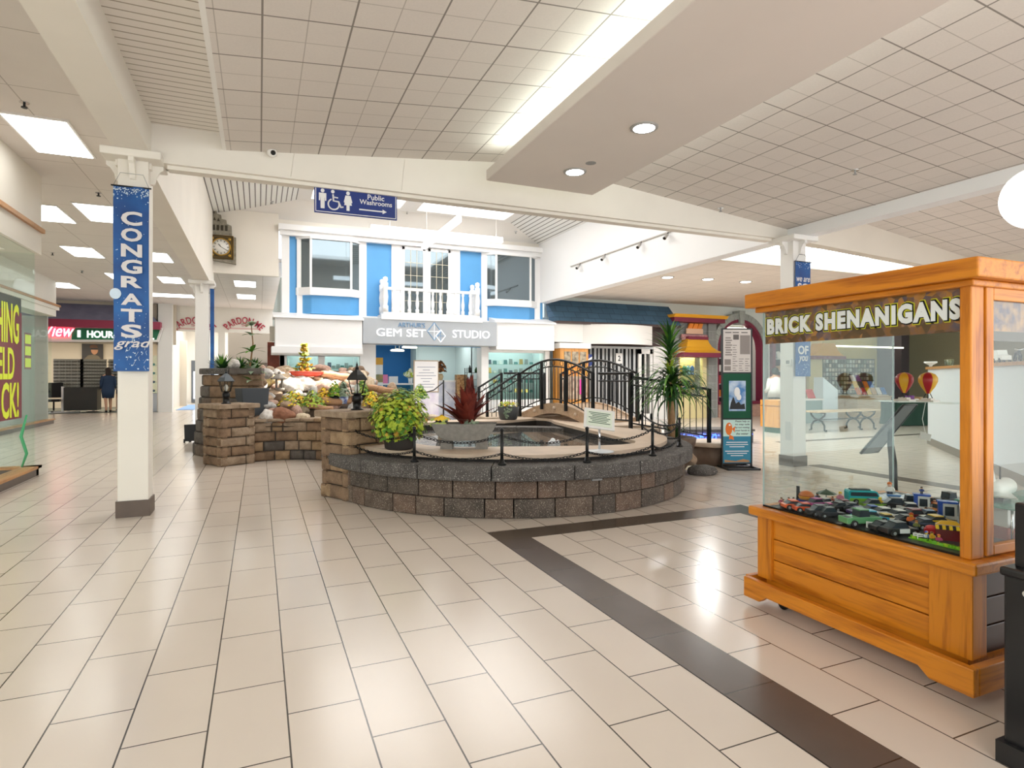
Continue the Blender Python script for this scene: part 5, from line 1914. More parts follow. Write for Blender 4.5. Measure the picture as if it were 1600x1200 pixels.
def figs():
    m = MB()
    y0, y1 = -0.014, -0.01

    def disc(cx, cz, r):
        m.prism([(cx + r * math.cos(q * PI / 8), cz + r * math.sin(q * PI / 8)) for q in range(16)], y0, y1, 'xz')

    def pol(pts):
        m.prism(pts, y0, y1, 'xz')
    cx = -SW * 0.405
    disc(cx, 0.098, 0.022)
    pol([(cx - 0.042, 0.07), (cx + 0.042, 0.07), (cx + 0.042, -0.02), (cx + 0.028, -0.02), (cx + 0.024, 0.03), (cx + 0.022, -0.11), (cx - 0.022, -0.11), (cx - 0.024, 0.03), (cx - 0.028, -0.02), (cx - 0.042, -0.02)])
    cx = -SW * 0.105
    disc(cx, 0.098, 0.022)
    pol([(cx - 0.03, 0.07), (cx + 0.03, 0.07), (cx + 0.05, -0.01), (cx + 0.038, -0.015), (cx + 0.03, 0.02), (cx + 0.045, -0.045), (cx + 0.018, -0.045), (cx + 0.018, -0.11), (cx - 0.018, -0.11), (cx - 0.018, -0.045), (cx - 0.045, -0.045), (cx - 0.03, 0.02), (cx - 0.038, -0.015), (cx - 0.05, -0.01)])
    cx = -SW * 0.265
    disc(cx - 0.02, 0.098, 0.021)
    m.tube([(cx - 0.018, -0.012, 0.065), (cx - 0.012, -0.012, -0.01), (cx + 0.045, -0.012, -0.015), (cx + 0.075, -0.012, -0.08), (cx + 0.1, -0.012, -0.07)], 0.011, 6)
    m.tube([(cx - 0.012, -0.012, 0.035), (cx + 0.04, -0.012, 0.03)], 0.008, 6)
    pts = [(cx - 0.01 + 0.062 * math.cos(q), -0.012, -0.05 + 0.062 * math.sin(q)) for q in [math.radians(d) for d in range(115, 385, 12)]]
    m.tube(pts, 0.009, 6)
    return m


figs().build('figures', sw, ws)
lettering('Public', face((SW * 0.235, -0.011, 0.083)), 0.2, 0.062, sw, ws, 'lettering', 0.012, 0.003)
lettering('Washrooms', face((SW * 0.235, -0.011, 0.018)), 0.39, 0.058, sw, ws, 'lettering', 0.012, 0.003)
m = MB().prism([(-0.03, -0.085), (-0.03, -0.07), (0.25, -0.07), (0.25, -0.05), (0.3, -0.0775), (0.25, -0.105), (0.25, -0.085)], -0.014, -0.01, 'xz', M=Matrix.Translation((SW * 0.06, 0, 0)))
m.build('arrow', sw, ws)
for x in (-SW * 0.35, SW * 0.35):
    MB().cyl((x, 0, SH / 2), (x, 0, 3.70 - ws.location.z), 0.004, n=5).build('wire', GREY, ws)

# security camera on the beam
t = thing('security_camera', 'small white dome camera on the front of the beam', 'camera', onY(425, 240, 7.17))
MB().box(-0.05, 0.05, -0.0, 0.04, -0.01, 0.06).build('bracket', WHITE, t)
MB().ell((0, -0.03, 0), (0.055, 0.05, 0.05), 14, 10).build('housing', WHITE, t)
MB().ell((0.01, -0.07, -0.012), (0.028, 0.02, 0.028), 12, 8).build('lens', BLACK, t)

# cross-shaped pendant lamp
t = thing('cross_pendant_lamp', 'white cross-shaped tube lamp hung on wires before the blue facade', 'lamp', (3.68, 12.75, 4.6))
CGL = mat('tube_lamp_white', '#ffffff', 0.4, emit=1.2)
MB().box(-1.5, 1.5, -0.05, 0.05, -0.06, 0.06).build('arm', CGL, t)
MB().box(-0.05, 0.05, -1.4, -0.055, -0.06, 0.06).build('arm', CGL, t)
MB().box(-0.05, 0.05, 0.055, 1.4, -0.06, 0.06).build('arm', CGL, t)
for x, y in ((-1.1, 0), (1.35, 0), (0, 1.1), (0, -1.25)):
    MB().cyl((x, y, 0.06), (x, y, 1.32), 0.006, n=5).build('wire', WHITE, t)

# track with four spot heads
t = thing('track_light', 'long rail of four small spotlights on the white upper wall', 'light', (7.9, 12.0, 4.47))
MB().box(-0.03, 0.0, -3.0, 2.4, -0.012, 0.012).build('rail', mat('track_grey', '#b9b4ad', 0.4), t)
for y in (1.85, 0.6, -0.9, -1.85):
    h = MB().cyl((-0.05, y, -0.06), (-0.17, y - 0.06, -0.16), 0.03, 0.04, 12)
    h = h.build('spot_head', mat('spot_grey', '#c9c6c2', 0.3, 0.5), t)
    MB().cyl((-0.02, y, 0), (-0.06, y, -0.06), 0.012, n=6).build('arm', BLACK, t)
    MB().cyl((-0.168, y - 0.059, -0.158), (-0.176, y - 0.063, -0.166), 0.032, n=12).build('lens', BLACK, t)


# ================================================================ BANNERS
def banner(label, face_m, w, h, cloth, parent_loc):
    t = thing('hanging_banner', label, 'banner', parent_loc)
    return t


CLOTH = mat('banner_blue', '#1560a8', 0.5, col2='#0d3f7e', vscale=2.2)
BW_ = mat('banner_letter', '#dcd7d6', 0.5)
YB = 7.1
sc = onY(205, 400, YB)
k_ = (onY(233, 400, YB).x - onY(177, 400, YB).x)
bx = (onY(233, 400, YB).x + onY(177, 400, YB).x) / 2
zT, zB = onY(205, 292, YB).z, onY(205, 580, YB).z
bn = thing('hanging_banner', 'blue congratulations banner hanging on the front left column', 'banner', (bx, YB, zB))
HH = zT - zB
m = MB()
nx, nz = 8, 24
for j in range(nz + 1):
    for i in range(nx + 1):
        x = -k_ / 2 + k_ * i / nx
        m.v.append(Vector((x, 0.012 * math.sin(i * 0.9 + j * 0.25), HH * j / nz)))
for j in range(nz):
    for i in range(nx):
        a = j * (nx + 1) + i
        m.f.append([a, a + 1, a + nx + 2, a + nx + 1])
        m.mi.append(0)
        m.sm.append(True)
m.build('cloth', CLOTH, bn, normals=False)
MB().cyl((-k_ / 2 - 0.02, 0, HH), (k_ / 2 + 0.02, 0, HH), 0.008, n=6).build('rod', BLACK, bn)
MB().tube([(-k_ / 2, 0, HH), (-0.1, 0.02, HH + 0.14), (0.1, 0.02, HH + 0.14), (k_ / 2, 0, HH)], 0.003, 4).build('string', GREY, bn)
zc = lambda y: onY(205, y, YB).z - zB
m = MB()
for ch, y0, y1 in (('C', 331, 353), ('O', 357, 378), ('N', 382, 402), ('G', 406, 428), ('R', 432, 450), ('A', 459, 477), ('T', 483, 503), ('S', 507, 528)):
    tm = text_mb(ch, 0.185, zc(y0) - zc(y1), 0.035, 0.003)
    M_ = face((0.005, -0.016, (zc(y0) + zc(y1)) / 2))
    o = len(m.v)
    m.v += [M_ @ v for v in tm.v]
    m.f += [[i + o for i in f_] for f_ in tm.f]
    m.mi += tm.mi
    m.sm += tm.sm
m.build('lettering', BW_, bn, normals=False)
lettering('grad', face((0.02, -0.02, zc(538))), 0.33, 0.12, BW_, bn, 'lettering', 0.012, 0.003, 0.35)
random.seed(6)
m = MB()
for i in range(200):
    u = random.random() * 0.93
    if u < 0.45:
        x, z = random.uniform(-k_ / 2, k_ / 2), HH - abs(random.gauss(0, 0.05)) - 0.02
        r = random.uniform(0.003, 0.008)
    elif u < 0.7:
        x, z, r = random.uniform(-k_ / 2, k_ / 2), random.uniform(0.05, HH), random.uniform(0.002, 0.005)
    else:
        x, z, r = random.uniform(-k_ / 2, k_ / 2), random.uniform(0.02, 0.36), random.uniform(0.004, 0.01)
    x = max(-k_ / 2 + r, min(k_ / 2 - r, x))
    if u > 0.85:
        a = random.uniform(0, 3)
        m.tube([(x - 0.02 * math.cos(a), -0.016, z - 0.03), (x, -0.016, z), (x + 0.008, -0.016, z + 0.015)], 0.0022, 3)
    else:
        m.prism([(x + r * math.cos(q * PI / 3), z + r * math.sin(q * PI / 3)) for q in range(6)], -0.018, -0.016, 'xz')
m.prism([(-0.135 + 0.05 * math.cos(q * PI / 8), zc(460) + 0.055 * math.sin(q * PI / 8)) for q in range(16)], -0.018, -0.014, 'xz')
m.build('sparkle_print', mat('print_white', '#cfe0ee', 0.5), bn, normals=False)
# banner on the far left column, seen edge on
t = thing('hanging_banner', 'narrow blue banner hung on the far left column, seen from its edge', 'banner', (-1.0, 15.2, 1.45))
MB().box(-0.03, 0.05, 0.0, 0.02, 0, 2.0).build('cloth', CLOTH, t)
MB().cyl((-0.04, 0.01, 2.0), (0.07, 0.01, 2.0), 0.008, n=6).build('rod', BLACK, t)
# banner on the right column
YR = 6.93
c0, c1 = onY(1243, 430, YR), onY(1266, 430, YR)
zT, zB = onY(1254, 409, YR).z, onY(1254, 588, YR).z
bw = c1.x - c0.x
t = thing('hanging_banner', 'blue banner with white words on the right column, partly behind display case', 'banner', ((c0.x + c1.x) / 2, YR, zB), 0)
MB().box(-bw / 2, bw / 2, -0.004, 0.004, 0, zT - zB).build('cloth', CLOTH, t)
MB().cyl((-bw / 2 - 0.02, 0, zT - zB), (bw / 2 + 0.02, 0, zT - zB), 0.008, n=6).build('rod', BLACK, t)
MB().tube([(-bw / 2, 0, zT - zB), (-0.06, 0.02, zT - zB + 0.12), (0.06, 0.02, zT - zB + 0.12), (bw / 2, 0, zT - zB)], 0.004, 4).build('string', BLACK, t)
zc = lambda y: onY(1254, y, YR).z - zB
lettering('we are', face((0, -0.006, zc(437))), bw * 0.9, 0.07, BW_, t, 'lettering', 0.015, 0.002, 0.3)
lettering('SO', face((0, -0.006, zc(449))), bw * 0.75, 0.13, BW_, t, 'lettering', 0.03, 0.002)
lettering('OF', face((0.0, -0.006, zc(547))), bw * 0.7, 0.14, BW_, t, 'lettering', 0.03, 0.002)
lettering('you', face((0, -0.006, zc(562))), bw * 0.65, 0.12, BW_, t, 'lettering', 0.015, 0.002, 0.3)
m = MB()
for i in range(70):
    x, z, r = random.uniform(-bw / 2 + 0.01, bw / 2 - 0.01), random.uniform(0.02, 0.2) if i > 25 else zT - zB - random.uniform(0.0, 0.1) - 0.01, random.uniform(0.003, 0.007)
    m.prism([(x + r * math.cos(q * PI / 3), z + r * math.sin(q * PI / 3)) for q in range(6)], -0.006, -0.004, 'xz')
m.build('sparkle_print', MATS['print_white'], t, normals=False)

# ================================================================ LEFT: GLASS FRONTED STORE
TRIMW = woodmat('trim_oak', '#c08a52', '#9a683a', 'y', 1.0, 0.4)
for nm, x, y0, y1 in (('trim_13', -3.0, -2.5, 10.75), ('trim_14', -5.85, 10.75, 22.4)):
    struct(MB().box(x - 0.12, x + 0.02, y0, y1, 0, 0.11, 0).box(x - 0.16, x + 0.05, y0, y1 + 0.03, 0.11, 0.145, 1).build(nm, [BROWNTILE, TRIMW]))
struct(MB().box(-5.95, -2.98, 10.65, 10.75, 0, 0.11, 0).box(-5.95, -2.95, 10.62, 10.78, 0.11, 0.145, 1).build('trim_15', [BROWNTILE, TRIMW]))
GREEN = glass('green_glass', '#fafefc', 0.2, 0.01, 0.07)
struct(MB().box(-3.02, -3.008, -2.5, 10.7, 0.145, 3.24).build('window_8', GREEN))
struct(MB().box(-5.86, -3.02, 10.69, 10.70, 0.145, 3.24).build('window_9', GREEN))
struct(MB().box(-5.87, -5.858, 10.75, 22.3, 0.145, 3.3).build('window_10', GREEN))
struct(MB().box(-3.3, -2.96, -2.5, 10.8, 3.24, ZA).box(-6.0, -3.3, 10.5, 10.8, 3.24, ZA).build('wall_store_fascia', CREAM))
struct(MB().box(-6.3, -5.8, 10.8, 22.5, 3.3, ZA).box(-6.3, -5.74, 10.8, 22.6, 3.5, 3.6).build('wall_store_fascia_far', CREAM))
struct(MB().box(-2.96, -2.92, -2.5, 10.82, 3.56, 3.62).box(-5.74, -5.70, 10.8, 22.6, 3.6, 3.66).build('trim_16', TRIMW))
m = MB().box(-9.0, -8.9, -2.5, 27.0, 0, 4.4).box(-9.0, -6.0, 22.4, 22.5, 0, 3.3)
struct(m.build('wall_store', mat('store_wall', '#b9b6b0', 0.7)))
for k, (y, sx) in enumerate(((3.0, 8), (14.5, 6))):
    t = thing('shop_light', 'added lit ceiling panel brightening the %s' % ('near left store' if k == 0 else 'far left store'), 'light', (-7.2, y, 4.35))  # added panel that brightens the room behind the store glass
    MB().box(-0.9, 0.9, -sx / 2, sx / 2, 0, 0.04).build('diffuser', PANEL, t)
# big red sale poster inside the glass
ps = thing('sale_poster', 'dark red sale poster with tall yellow letters inside the store glass', 'poster', (-3.06, 9.3, 0.87), PI / 2)
MB().box(-1.6, 1.02, -0.006, 0.006, 0.0, 1.46).build('sheet', mat('poster_red', '#8c1638', 0.5), ps)
MB().box(-1.6, 1.0, -0.006, 0.006, 1.46, 1.66).build('dark_band', mat('poster_dark', '#40413f', 0.5), ps)
YL = mat('poster_yellow_glow', '#e6e81e', 0.5, emit=0.15)  # printed letters given a faint glow of their own, no lamp
for txt, z0, z1, y1, w_ in (('THING', 1.02, 1.56, 0.90, 0.95), ('ELD', 0.54, 0.96, 0.74, 0.56), ('CK!', 0.02, 0.5, 0.9, 0.6)):
    lettering(txt, face((y1 - w_ / 2, -0.008, (z0 + z1) / 2)), w_, z1 - z0, YL, ps, 'lettering', 0.02, 0.003)
for y, z, lb in ((18.2, 1.7, 'left small yellow poster inside the far store glass'), (20.4, 1.65, 'right small yellow poster inside the far store glass')):
    t = thing('small_poster', lb, 'poster', (-5.9, y, z), PI / 2)
    MB().box(-0.25, 0.25, -0.004, 0.004, 0.0, 1.0).build('sheet', mat('poster_red', '#8c1638', 0.5), t)
    MB().box(-0.22, 0.22, -0.008, -0.004, 0.7, 0.95).box(-0.22, 0.22, -0.008, -0.004, 0.38, 0.63).box(-0.22, 0.22, -0.008, -0.004, 0.05, 0.3).build('lettering', YL, t)
t = MB().tube([(-3.05, 10.5, 0.9), (-3.1, 10.45, 0.6), (-3.05, 10.5, 0.35), (-3.1, 10.48, 0.16)], [0.012, 0.022, 0.02, 0.012], 6).build('ribbon', mat('ribbon_green', '#3fae72', 0.4))
tag(t, 'green ribbon hanging at the corner of store glass', 'ribbon')
# showcases inside the far store
t = thing('showcase', 'grey glass showcase with goods behind the far store glass', 'cabinet', (-6.9, 18.5, 0))
MB().box(-0.6, 0.6, -0.4, 0.4, 0, 0.75).build('base', mat('case_grey', '#7f8a8a', 0.5), t)
MB().box(-0.6, 0.6, -0.4, 0.4, 0.75, 2.0).build('glass', GREEN, t)
for k in range(3):
    MB().box(-0.58, 0.58, -0.38, 0.38, 0.8 + k * 0.38, 0.81 + k * 0.38).build('shelf', mat('shelf_edge', '#b6ded2', 0.2), t)
for k in range(3):
    for j in range(5):
        tag(MB().lathe([(0.05, 0), (0.07, 0.1), (0.03, 0.14), (0.05, 0.22), (0, 0.22)], n=10, c=(-7.3 + 0.2 * j, 18.4, 0.812 + k * 0.38)).build('trinket', random.choice(JEW)), 'small trinket on a shelf of the far store showcase', 'trinket', 'trinkets in the far store showcase')

# ================================================================ FAR LEFT: OPTICAL SHOP AND THE ARCHED WORDS
OY = 27.8
xl, xr = -13.0, onY(252, 600, OY).x
m = MB().box(xl, xr + 0.5, OY + 0.2, OY + 0.35, 2.75, ZA)
m.box(xl, xl + 0.1, OY, 33, 0, ZA)
m.box(xl, xr + 0.4, 33, 33.1, 0, 3.2)
m.box(xl, xr, OY, 33.1, 3.15, 3.2)
m.box(xr - 0.02, xr + 0.1, OY + 0.4, 33, 0, 3.2)
struct(m.build('wall_optical_shop', mat('optical_wall', '#cfc3b0', 0.7)))
struct(MB().box(xr - 0.1, xr + 0.4, OY - 0.1, OY + 0.25, 0, ZA).build('trim_17', WHITE))
aw = thing('shop_awning', 'grey-purple shingled awning with red edge over the optical shop', 'awning', (-7, OY - 0.4, 3.3))
zt_, zb_, zr_ = onY(150, 475, OY).z, onY(150, 500, OY - 0.6).z, onY(150, 512, OY - 0.6).z
xe = onY(250, 505, OY - 0.6).x
m = MB().add([(xl, OY + 0.2, zt_), (xe - 0.7, OY + 0.2, zt_), (xe - 0.1, OY - 0.6, zb_), (xl, OY - 0.6, zb_)], [(0, 1, 2, 3)])
m.add([(xe - 0.7, OY + 0.2, zt_), (xe - 0.1, OY - 0.6, zb_), (xe - 0.1, OY + 0.2, zb_)], [(0, 1, 2)])
m.build('shingles', mat('shingle_purple', '#8d8ca4', 0.8, col2='#7c7b92', vscale=2), aw, world=True, normals=False)
MB().prism([(OY - 0.62, zr_), (OY - 0.62, zb_), (OY + 0.2, zb_ + 0.02), (OY + 0.2, zr_)], xl, xe, 'yz').build('red_edge', mat('awning_red', '#9a3450', 0.6), aw, world=True)
# sign with green panel
gs = thing('shop_sign', 'long white and green sign over the optical shop opening', 'sign', (-6, OY - 0.3, 2.75))
SYo = OY - 0.35
q = [(onY(x, y, SYo).x, onY(x, y, SYo).z) for x, y in ((28, 509), (254, 512), (247, 534), (28, 534))]
MB().prism([q[0], q[1], q[2], q[3]], SYo, SYo + 0.2, 'xz').build('panel', WHITE, gs, world=True)
q = [(onY(x, y, SYo).x, onY(x, y, SYo).z) for x, y in ((112, 512.5), (250, 515), (244.5, 531), (112, 530.5))]
MB().prism(q, SYo - 0.01, SYo, 'xz').build('green_panel', mat('sign_green', '#15734a', 0.5), gs, world=True)


def put(txt, x0, x1, y0, y1, m_, par, Y, off=0.02, sh=0.0, ext=0.02):
    a, b_ = onY(x0, (y0 + y1) / 2, Y), onY(x1, (y0 + y1) / 2, Y)
    zt, zb = onY((x0 + x1) / 2, y0, Y).z, onY((x0 + x1) / 2, y1, Y).z
    return lettering(txt, face(((a.x + b_.x) / 2, Y, (zt + zb) / 2)), b_.x - a.x, zt - zb, m_, par, 'lettering', off, ext, sh, world=True)


WGL = mat('sign_white_glow', '#ffffff', 0.4, emit=0.8)
put('1', 121, 126, 516, 527, WGL, gs, SYo - 0.012, 0.04)
put('HOUR', 136, 178, 517, 528, WGL, gs, SYo - 0.012, 0.03)
put('OPTICAL', 186, 241, 519, 530, WGL, gs, SYo - 0.012, 0.03)
NEON = mat('neon_red', '#e63a54', 0.4, emit=1.5)
NPINK = mat('neon_pink', '#ffd5dc', 0.4, emit=1.5)
put('View', 70, 117, 506, 527, NEON, gs, SYo - 0.05, 0.06, 0.35)
put('View', 71, 116, 507, 526, NPINK, gs, SYo - 0.08, 0.005, 0.35)
MB().box(onY(28, 520, SYo).x, onY(72, 520, SYo).x, SYo - 0.04, SYo - 0.02, onY(50, 527, SYo).z, onY(50, 513, SYo).z).build('red_glow_panel', NEON, gs, world=True)
# poster, racks, people inside
Yp = 32.9
a, b_ = onY(128, 537, Yp), onY(161, 563, Yp)
po = thing('wall_poster', 'dark poster of a face wearing sunglasses on the optical shop wall', 'poster', ((a.x + b_.x) / 2, Yp, b_.z))
pw, ph = b_.x - a.x, a.z - b_.z
MB().box(-pw / 2, pw / 2, -0.02, 0.02, 0, ph).build('sheet', mat('poster_black', '#2b2623', 0.5), po)
m = MB()
m.ell((0.08, -0.02, ph * 0.62), (pw * 0.17, 0.01, ph * 0.27), 18, 10, 0)
m.ell((0.05, -0.028, ph * 0.82), (pw * 0.2, 0.01, ph * 0.13), 16, 8, 1)
m.prism([(-pw * 0.42, 0.02), (pw * 0.42, 0.02), (pw * 0.3, ph * 0.25), (pw * 0.1, ph * 0.35), (-pw * 0.2, ph * 0.3)], -0.03, -0.02, 'xz', 2)
m.box(-0.06, pw * 0.28, -0.04, -0.03, ph * 0.64, ph * 0.74, 3)
m.build('portrait_print', [mat('print_skin', '#c08a66', 0.6), mat('print_hair', '#5a3a24', 0.6), mat('print_coat', '#6a5f4c', 0.6), BLACK], po, normals=False)
for px, lb, xw in ((107, 'left upright rack of eyeglasses in the optical shop', 0.5), (146, 'right upright rack of eyeglasses in the optical shop', 0.45), (183, 'eyeglass rack half hidden behind the front left column', 0.3)):
    c_ = onY(px, 590, 29.0)
    t = thing('eyeglass_rack', lb, 'rack', (c_.x, 29.0, 0))
    MB().box(-xw, xw, 0.0, 0.05, 0.9, 2.15).build('panel', mat('rack_grey', '#a8a497', 0.5), t)
    m = MB()
    for r_ in range(9):
        for c in range(5):
            x = -xw + xw * 2 * (c + 0.5) / 5
            z = 1.0 + r_ * 0.13
            for s_ in (-0.045, 0.045):
                m.tube([(x + s_ + 0.035 * math.cos(w), -0.04, z + 0.025 * math.sin(w)) for w in [k * PI / 3 for k in range(6)]], 0.01, 3, closed=True)
    m.build('eyeglasses', BLACK, t, normals=False)
    MB().box(-0.04, 0.04, 0, 0.08, 0, 0.9).box(-0.2, 0.2, -0.2, 0.25, 0, 0.05).build('stand', CHROME, t)
t = thing('desk', 'dark desk with white legs below the eyeglass racks', 'desk', (onY(120, 610, 28.6).x, 28.6, 0))
MB().box(-0.35, 0.75, -0.35, 0.35, 0.1, 1.0).build('cabinet', mat('desk_dark', '#33322f', 0.5), t)
MB().box(-0.5, -0.42, -0.05, 0.05, 0.0, 1.05).box(-0.9, 0.1, -0.06, 0.06, 0.0, 0.06).build('leg', WHITE, t)
t = thing('office_chair', 'black office chair inside the optical shop behind the glass corner', 'chair', (onY(84, 620, 28.6).x, 28.6, 0))
MB().box(-0.25, 0.25, -0.25, 0.25, 0.45, 0.55).build('seat', BLACK, t, bevel=0.03)
MB().box(-0.24, 0.24, 0.2, 0.28, 0.6, 1.2).build('backrest', BLACK, t, bevel=0.03)
MB().cyl((0, 0, 0.1), (0, 0, 0.45), 0.03).cyl((-0.28, 0, 0.06), (0.28, 0, 0.06), 0.02).cyl((0, -0.28, 0.06), (0, 0.28, 0.06), 0.02).build('base', BLACK, t)
c_ = onY(244, 600, 28.6)
t = thing('showcase', 'lit glass showcase at the right end of the optical shop', 'cabinet', (c_.x, 28.4, 0))
MB().box(-0.38, 0.3, -0.3, 0.3, 0, 0.75).build('base', mat('case_pale', '#c8ced6', 0.5), t)
MB().box(-0.38, 0.3, -0.3, 0.3, 0.75, 2.3).build('glass', SHOPGLASS, t)
for k in range(4):
    MB().box(-0.36, 0.28, -0.28, 0.28, 0.8 + k * 0.36, 0.81 + k * 0.36).build('shelf', MATS['shelf_edge'], t)
    for j in range(3):
        tag(MB().ell((c_.x - 0.25 + 0.2 * j, 28.3, 0.86 + k * 0.36), (0.06, 0.05, 0.05), 10, 6).build('trinket', random.choice(JEW)), 'small trinket on a shelf of the lit optical showcase', 'trinket', 'trinkets in the optical showcase')
t = thing('shop_light', 'lit ceiling panel inside the optical shop', 'light', (-7, 30.5, 3.1))
MB().box(-2.6, 2.6, -0.6, 0.6, 0.0, 0.04).build('diffuser', mat('dim_panel', '#fff4e0', 0.5, emit=6.0), t)


# figures
def skin_body(name, joints, edges, radii, mt, parent, sub=2):
    me = bpy.data.meshes.new(name)
    me.from_pydata(joints, edges, [])
    me.materials.append(mt)
    o = bpy.data.objects.new(name, me)
    COL.objects.link(o)
    md = o.modifiers.new('skin', 'SKIN')
    md.use_smooth_shade = True
    for i, r in enumerate(radii):
        me.skin_vertices[0].data[i].radius = (r, r) if not isinstance(r, tuple) else r
        me.skin_vertices[0].data[i].use_root = (i == 0)
    o.modifiers.new('sub', 'SUBSURF').render_levels = sub
    o.modifiers['sub'].levels = sub
    if parent is not None:
        o.parent = parent
        KIDS.setdefault(parent.name, []).append(o)
    return o


SKIN = mat('skin', '#c99b7e', 0.6)


def person(label, loc, rz, h, top, hairc, dress, legs_bare, stride=0.12, hairlong=True, armbend=0.0):
    t = thing('person', label, 'person', loc, rz)
    s = h / 1.7
    J = [(0, 0, .95), (0, 0, 1.12), (0, -.01, 1.3), (0, 0, 1.42), (0, -.01, 1.5), (0, -.02, 1.58), (0, -.02, 1.66),
         (-.17, 0, 1.38), (-.21, .02 - armbend * .05, 1.12), (-.2, -.08 - armbend * .2, .9 + armbend * .15), (-.19, -.1 - armbend * .25, .82 + armbend * .17),
         (.17, 0, 1.38), (.21, .02, 1.12), (.2, -.06 - armbend * .2, .9 + armbend * .15), (.19, -.08 - armbend * .25, .82 + armbend * .17),
         (-.09, 0, .9), (-.09, -stride, .5), (-.09, -stride * .6, .09), (-.09, -stride * .6 - .12, .04),
         (.09, 0, .9), (.09, stride * .6, .5), (.09, stride * 1.6, .12), (.09, stride * 1.6 - .11, .04)]
    R = [.14, .12, .14, .09, .05, .085, .075, .06, .045, .035, .03, .06, .045, .035, .03, .09, .06, .04, .035, .09, .06, .04, .035]
    E_ = [(0, 1), (1, 2), (2, 3), (3, 4), (4, 5), (5, 6), (3, 7), (7, 8), (8, 9), (9, 10), (3, 11), (11, 12), (12, 13), (13, 14), (0, 15), (15, 16), (16, 17), (17, 18), (0, 19), (19, 20), (20, 21), (21, 22)]
    skin_body('body', [tuple(c * s for c in p) for p in J], E_, [r * s for r in R], SKIN, t)
    m = MB()
    prof = [(0.17, 0.55 if dress else 0.9), (0.2, 0.85), (0.165, 1.08), (0.185, 1.28), (0.15, 1.4), (0.06, 1.47)]
    m.lathe([(a * s * 1.12, b_ * s) for a, b_ in prof], n=20, sy=0.78)
    for sd in (-1, 1):
        m.tube([(sd * .15 * s, 0, 1.39 * s), (sd * .205 * s, .01, 1.2 * s), (sd * .215 * s, .01 * s, 1.1 * s), (sd * .205 * s, (-.06 - armbend * .15) * s, (.93 + armbend * .1) * s)], [.075 * s, .068 * s, .06 * s, .05 * s], 10)
    m.build('dress' if dress else 'shirt', top, t)
    if not dress:
        m = MB()
        for sd, k in ((-1, -1), (1, .6)):
            m.tube([(sd * .09 * s, 0, .98 * s), (sd * .09 * s, k * stride * s, .5 * s), (sd * .09 * s, k * stride * (.6 if k < 0 else 2.4) * s, .1 * s)], [.115 * s, .085 * s, .065 * s], 10)
        m.build('trousers', DARK, t)
    m = MB()
    m.ell((0, .015 * s, 1.62 * s), (.098 * s, .1 * s, .115 * s), 16, 12)
    if hairlong:
        m.ell((0, .06 * s, 1.5 * s), (.1 * s, .06 * s, .18 * s), 14, 10)
    m.build('hair', hairc, t)
    m = MB()
    m.ell((-.035 * s, -.095 * s, 1.625 * s), (.012, .006, .008), 8, 6).ell((.035 * s, -.095 * s, 1.625 * s), (.012, .006, .008), 8, 6).ell((0, -.105 * s, 1.6 * s), (.012, .014, .022), 8, 6).ell((0, -.098 * s, 1.565 * s), (.024, .006, .006), 8, 5)
    m.build('face', SKIN, t)
    for sd, k in ((-1, -.6), (1, 1.6)):
        MB().ell((sd * .09 * s, k * stride * s - .05 * s, .045 * s), (.045 * s, .12 * s, .045 * s), 10, 8).build('shoe', BLACK, t)
    for sd in (-1, 1):
        m = MB()
        wr = Vector((sd * .19 * s, (-.1 - armbend * .25) * s, (.81 + armbend * .17) * s))
        m.ell(wr + Vector((0, -.01, -.03 * s)), (.018 * s, .035 * s, .045 * s), 10, 8)
        for k in range(4):
            l = (.06, .072, .068, .05)[k] * s
            b0 = wr + Vector((0, (-.03 + .018 * k) * s, -.06 * s))
            m.tube([b0, b0 + Vector((-sd * .006, -.004, -l * .5)), b0 + Vector((-sd * .02, -.008, -l))], [.009 * s, .008 * s, .006 * s], 6)
        b0 = wr + Vector((0, -.04 * s, -.02 * s))
        m.tube([b0, b0 + Vector((-sd * .015, -.02, -.03 * s)), b0 + Vector((-sd * .02, -.022, -.055 * s))], [.01 * s, .009 * s, .007 * s], 6)
        m.build('hand', SKIN, t)
    return t


c_ = onY(169, 600, 28.35)
person('person in a dark blue dress walking inside the optical shop', (c_.x, 28.35, 0), math.radians(200), 1.78, mat('dress_navy', '#1c3553', 0.7), mat('hair_dark', '#2a1d17', 0.7), True, True, 0.13)

# arched words wall and passage
PY_ = 28.3
xA, xB = onY(258, 500, PY_).x, onY(428, 500, PY_).x
zS = onY(345, 519, PY_).z
pm = MB().box(xA, xB + 0.4, PY_, PY_ + 0.15, zS, ZA)
struct(pm.build('wall_arched_sign', CREAM))
RED = mat('sign_red', '#b3273f', 0.5)
for x0, x1, lb in ((271, 336, 'left arched red shop words, partly behind the far column'), (351, 412, 'right arched red shop words above the passage')):
    a, b_ = onY(x0, 505, PY_), onY(x1, 505, PY_)
    w_ = b_.x - a.x
    t = thing('wall_lettering', lb, 'sign', ((a.x + b_.x) / 2, PY_, onY((x0 + x1) / 2, 505, PY_).z))
    lettering('PARDON ME', face((0, -0.02, 0.12)), w_ * 1.08, 0.3, RED, t, 'lettering', 0.012, 0.02, 0.0, w_ * 0.62, 1.08)
    lettering('THE', face((0, -0.02, -0.1)), 0.26, 0.11, RED, t, 'lettering', 0.0, 0.01)
    MB().box(-0.65, 0.65, -0.015, 0, -0.27, -0.21).build('small_line', mat('faint_red', '#d9b3ac', 0.6), t)
struct(MB().box(xA - 0.25, xA, PY_ - 0.3, 36, 0, ZA).build('wall_passage', CREAM))
struct(MB().box(xA, xA + 0.02, PY_ - 0.3, 36, 0, 0.15).build('baseboard_passage', BROWNTILE))
xm = onY(345, 600, PY_).x
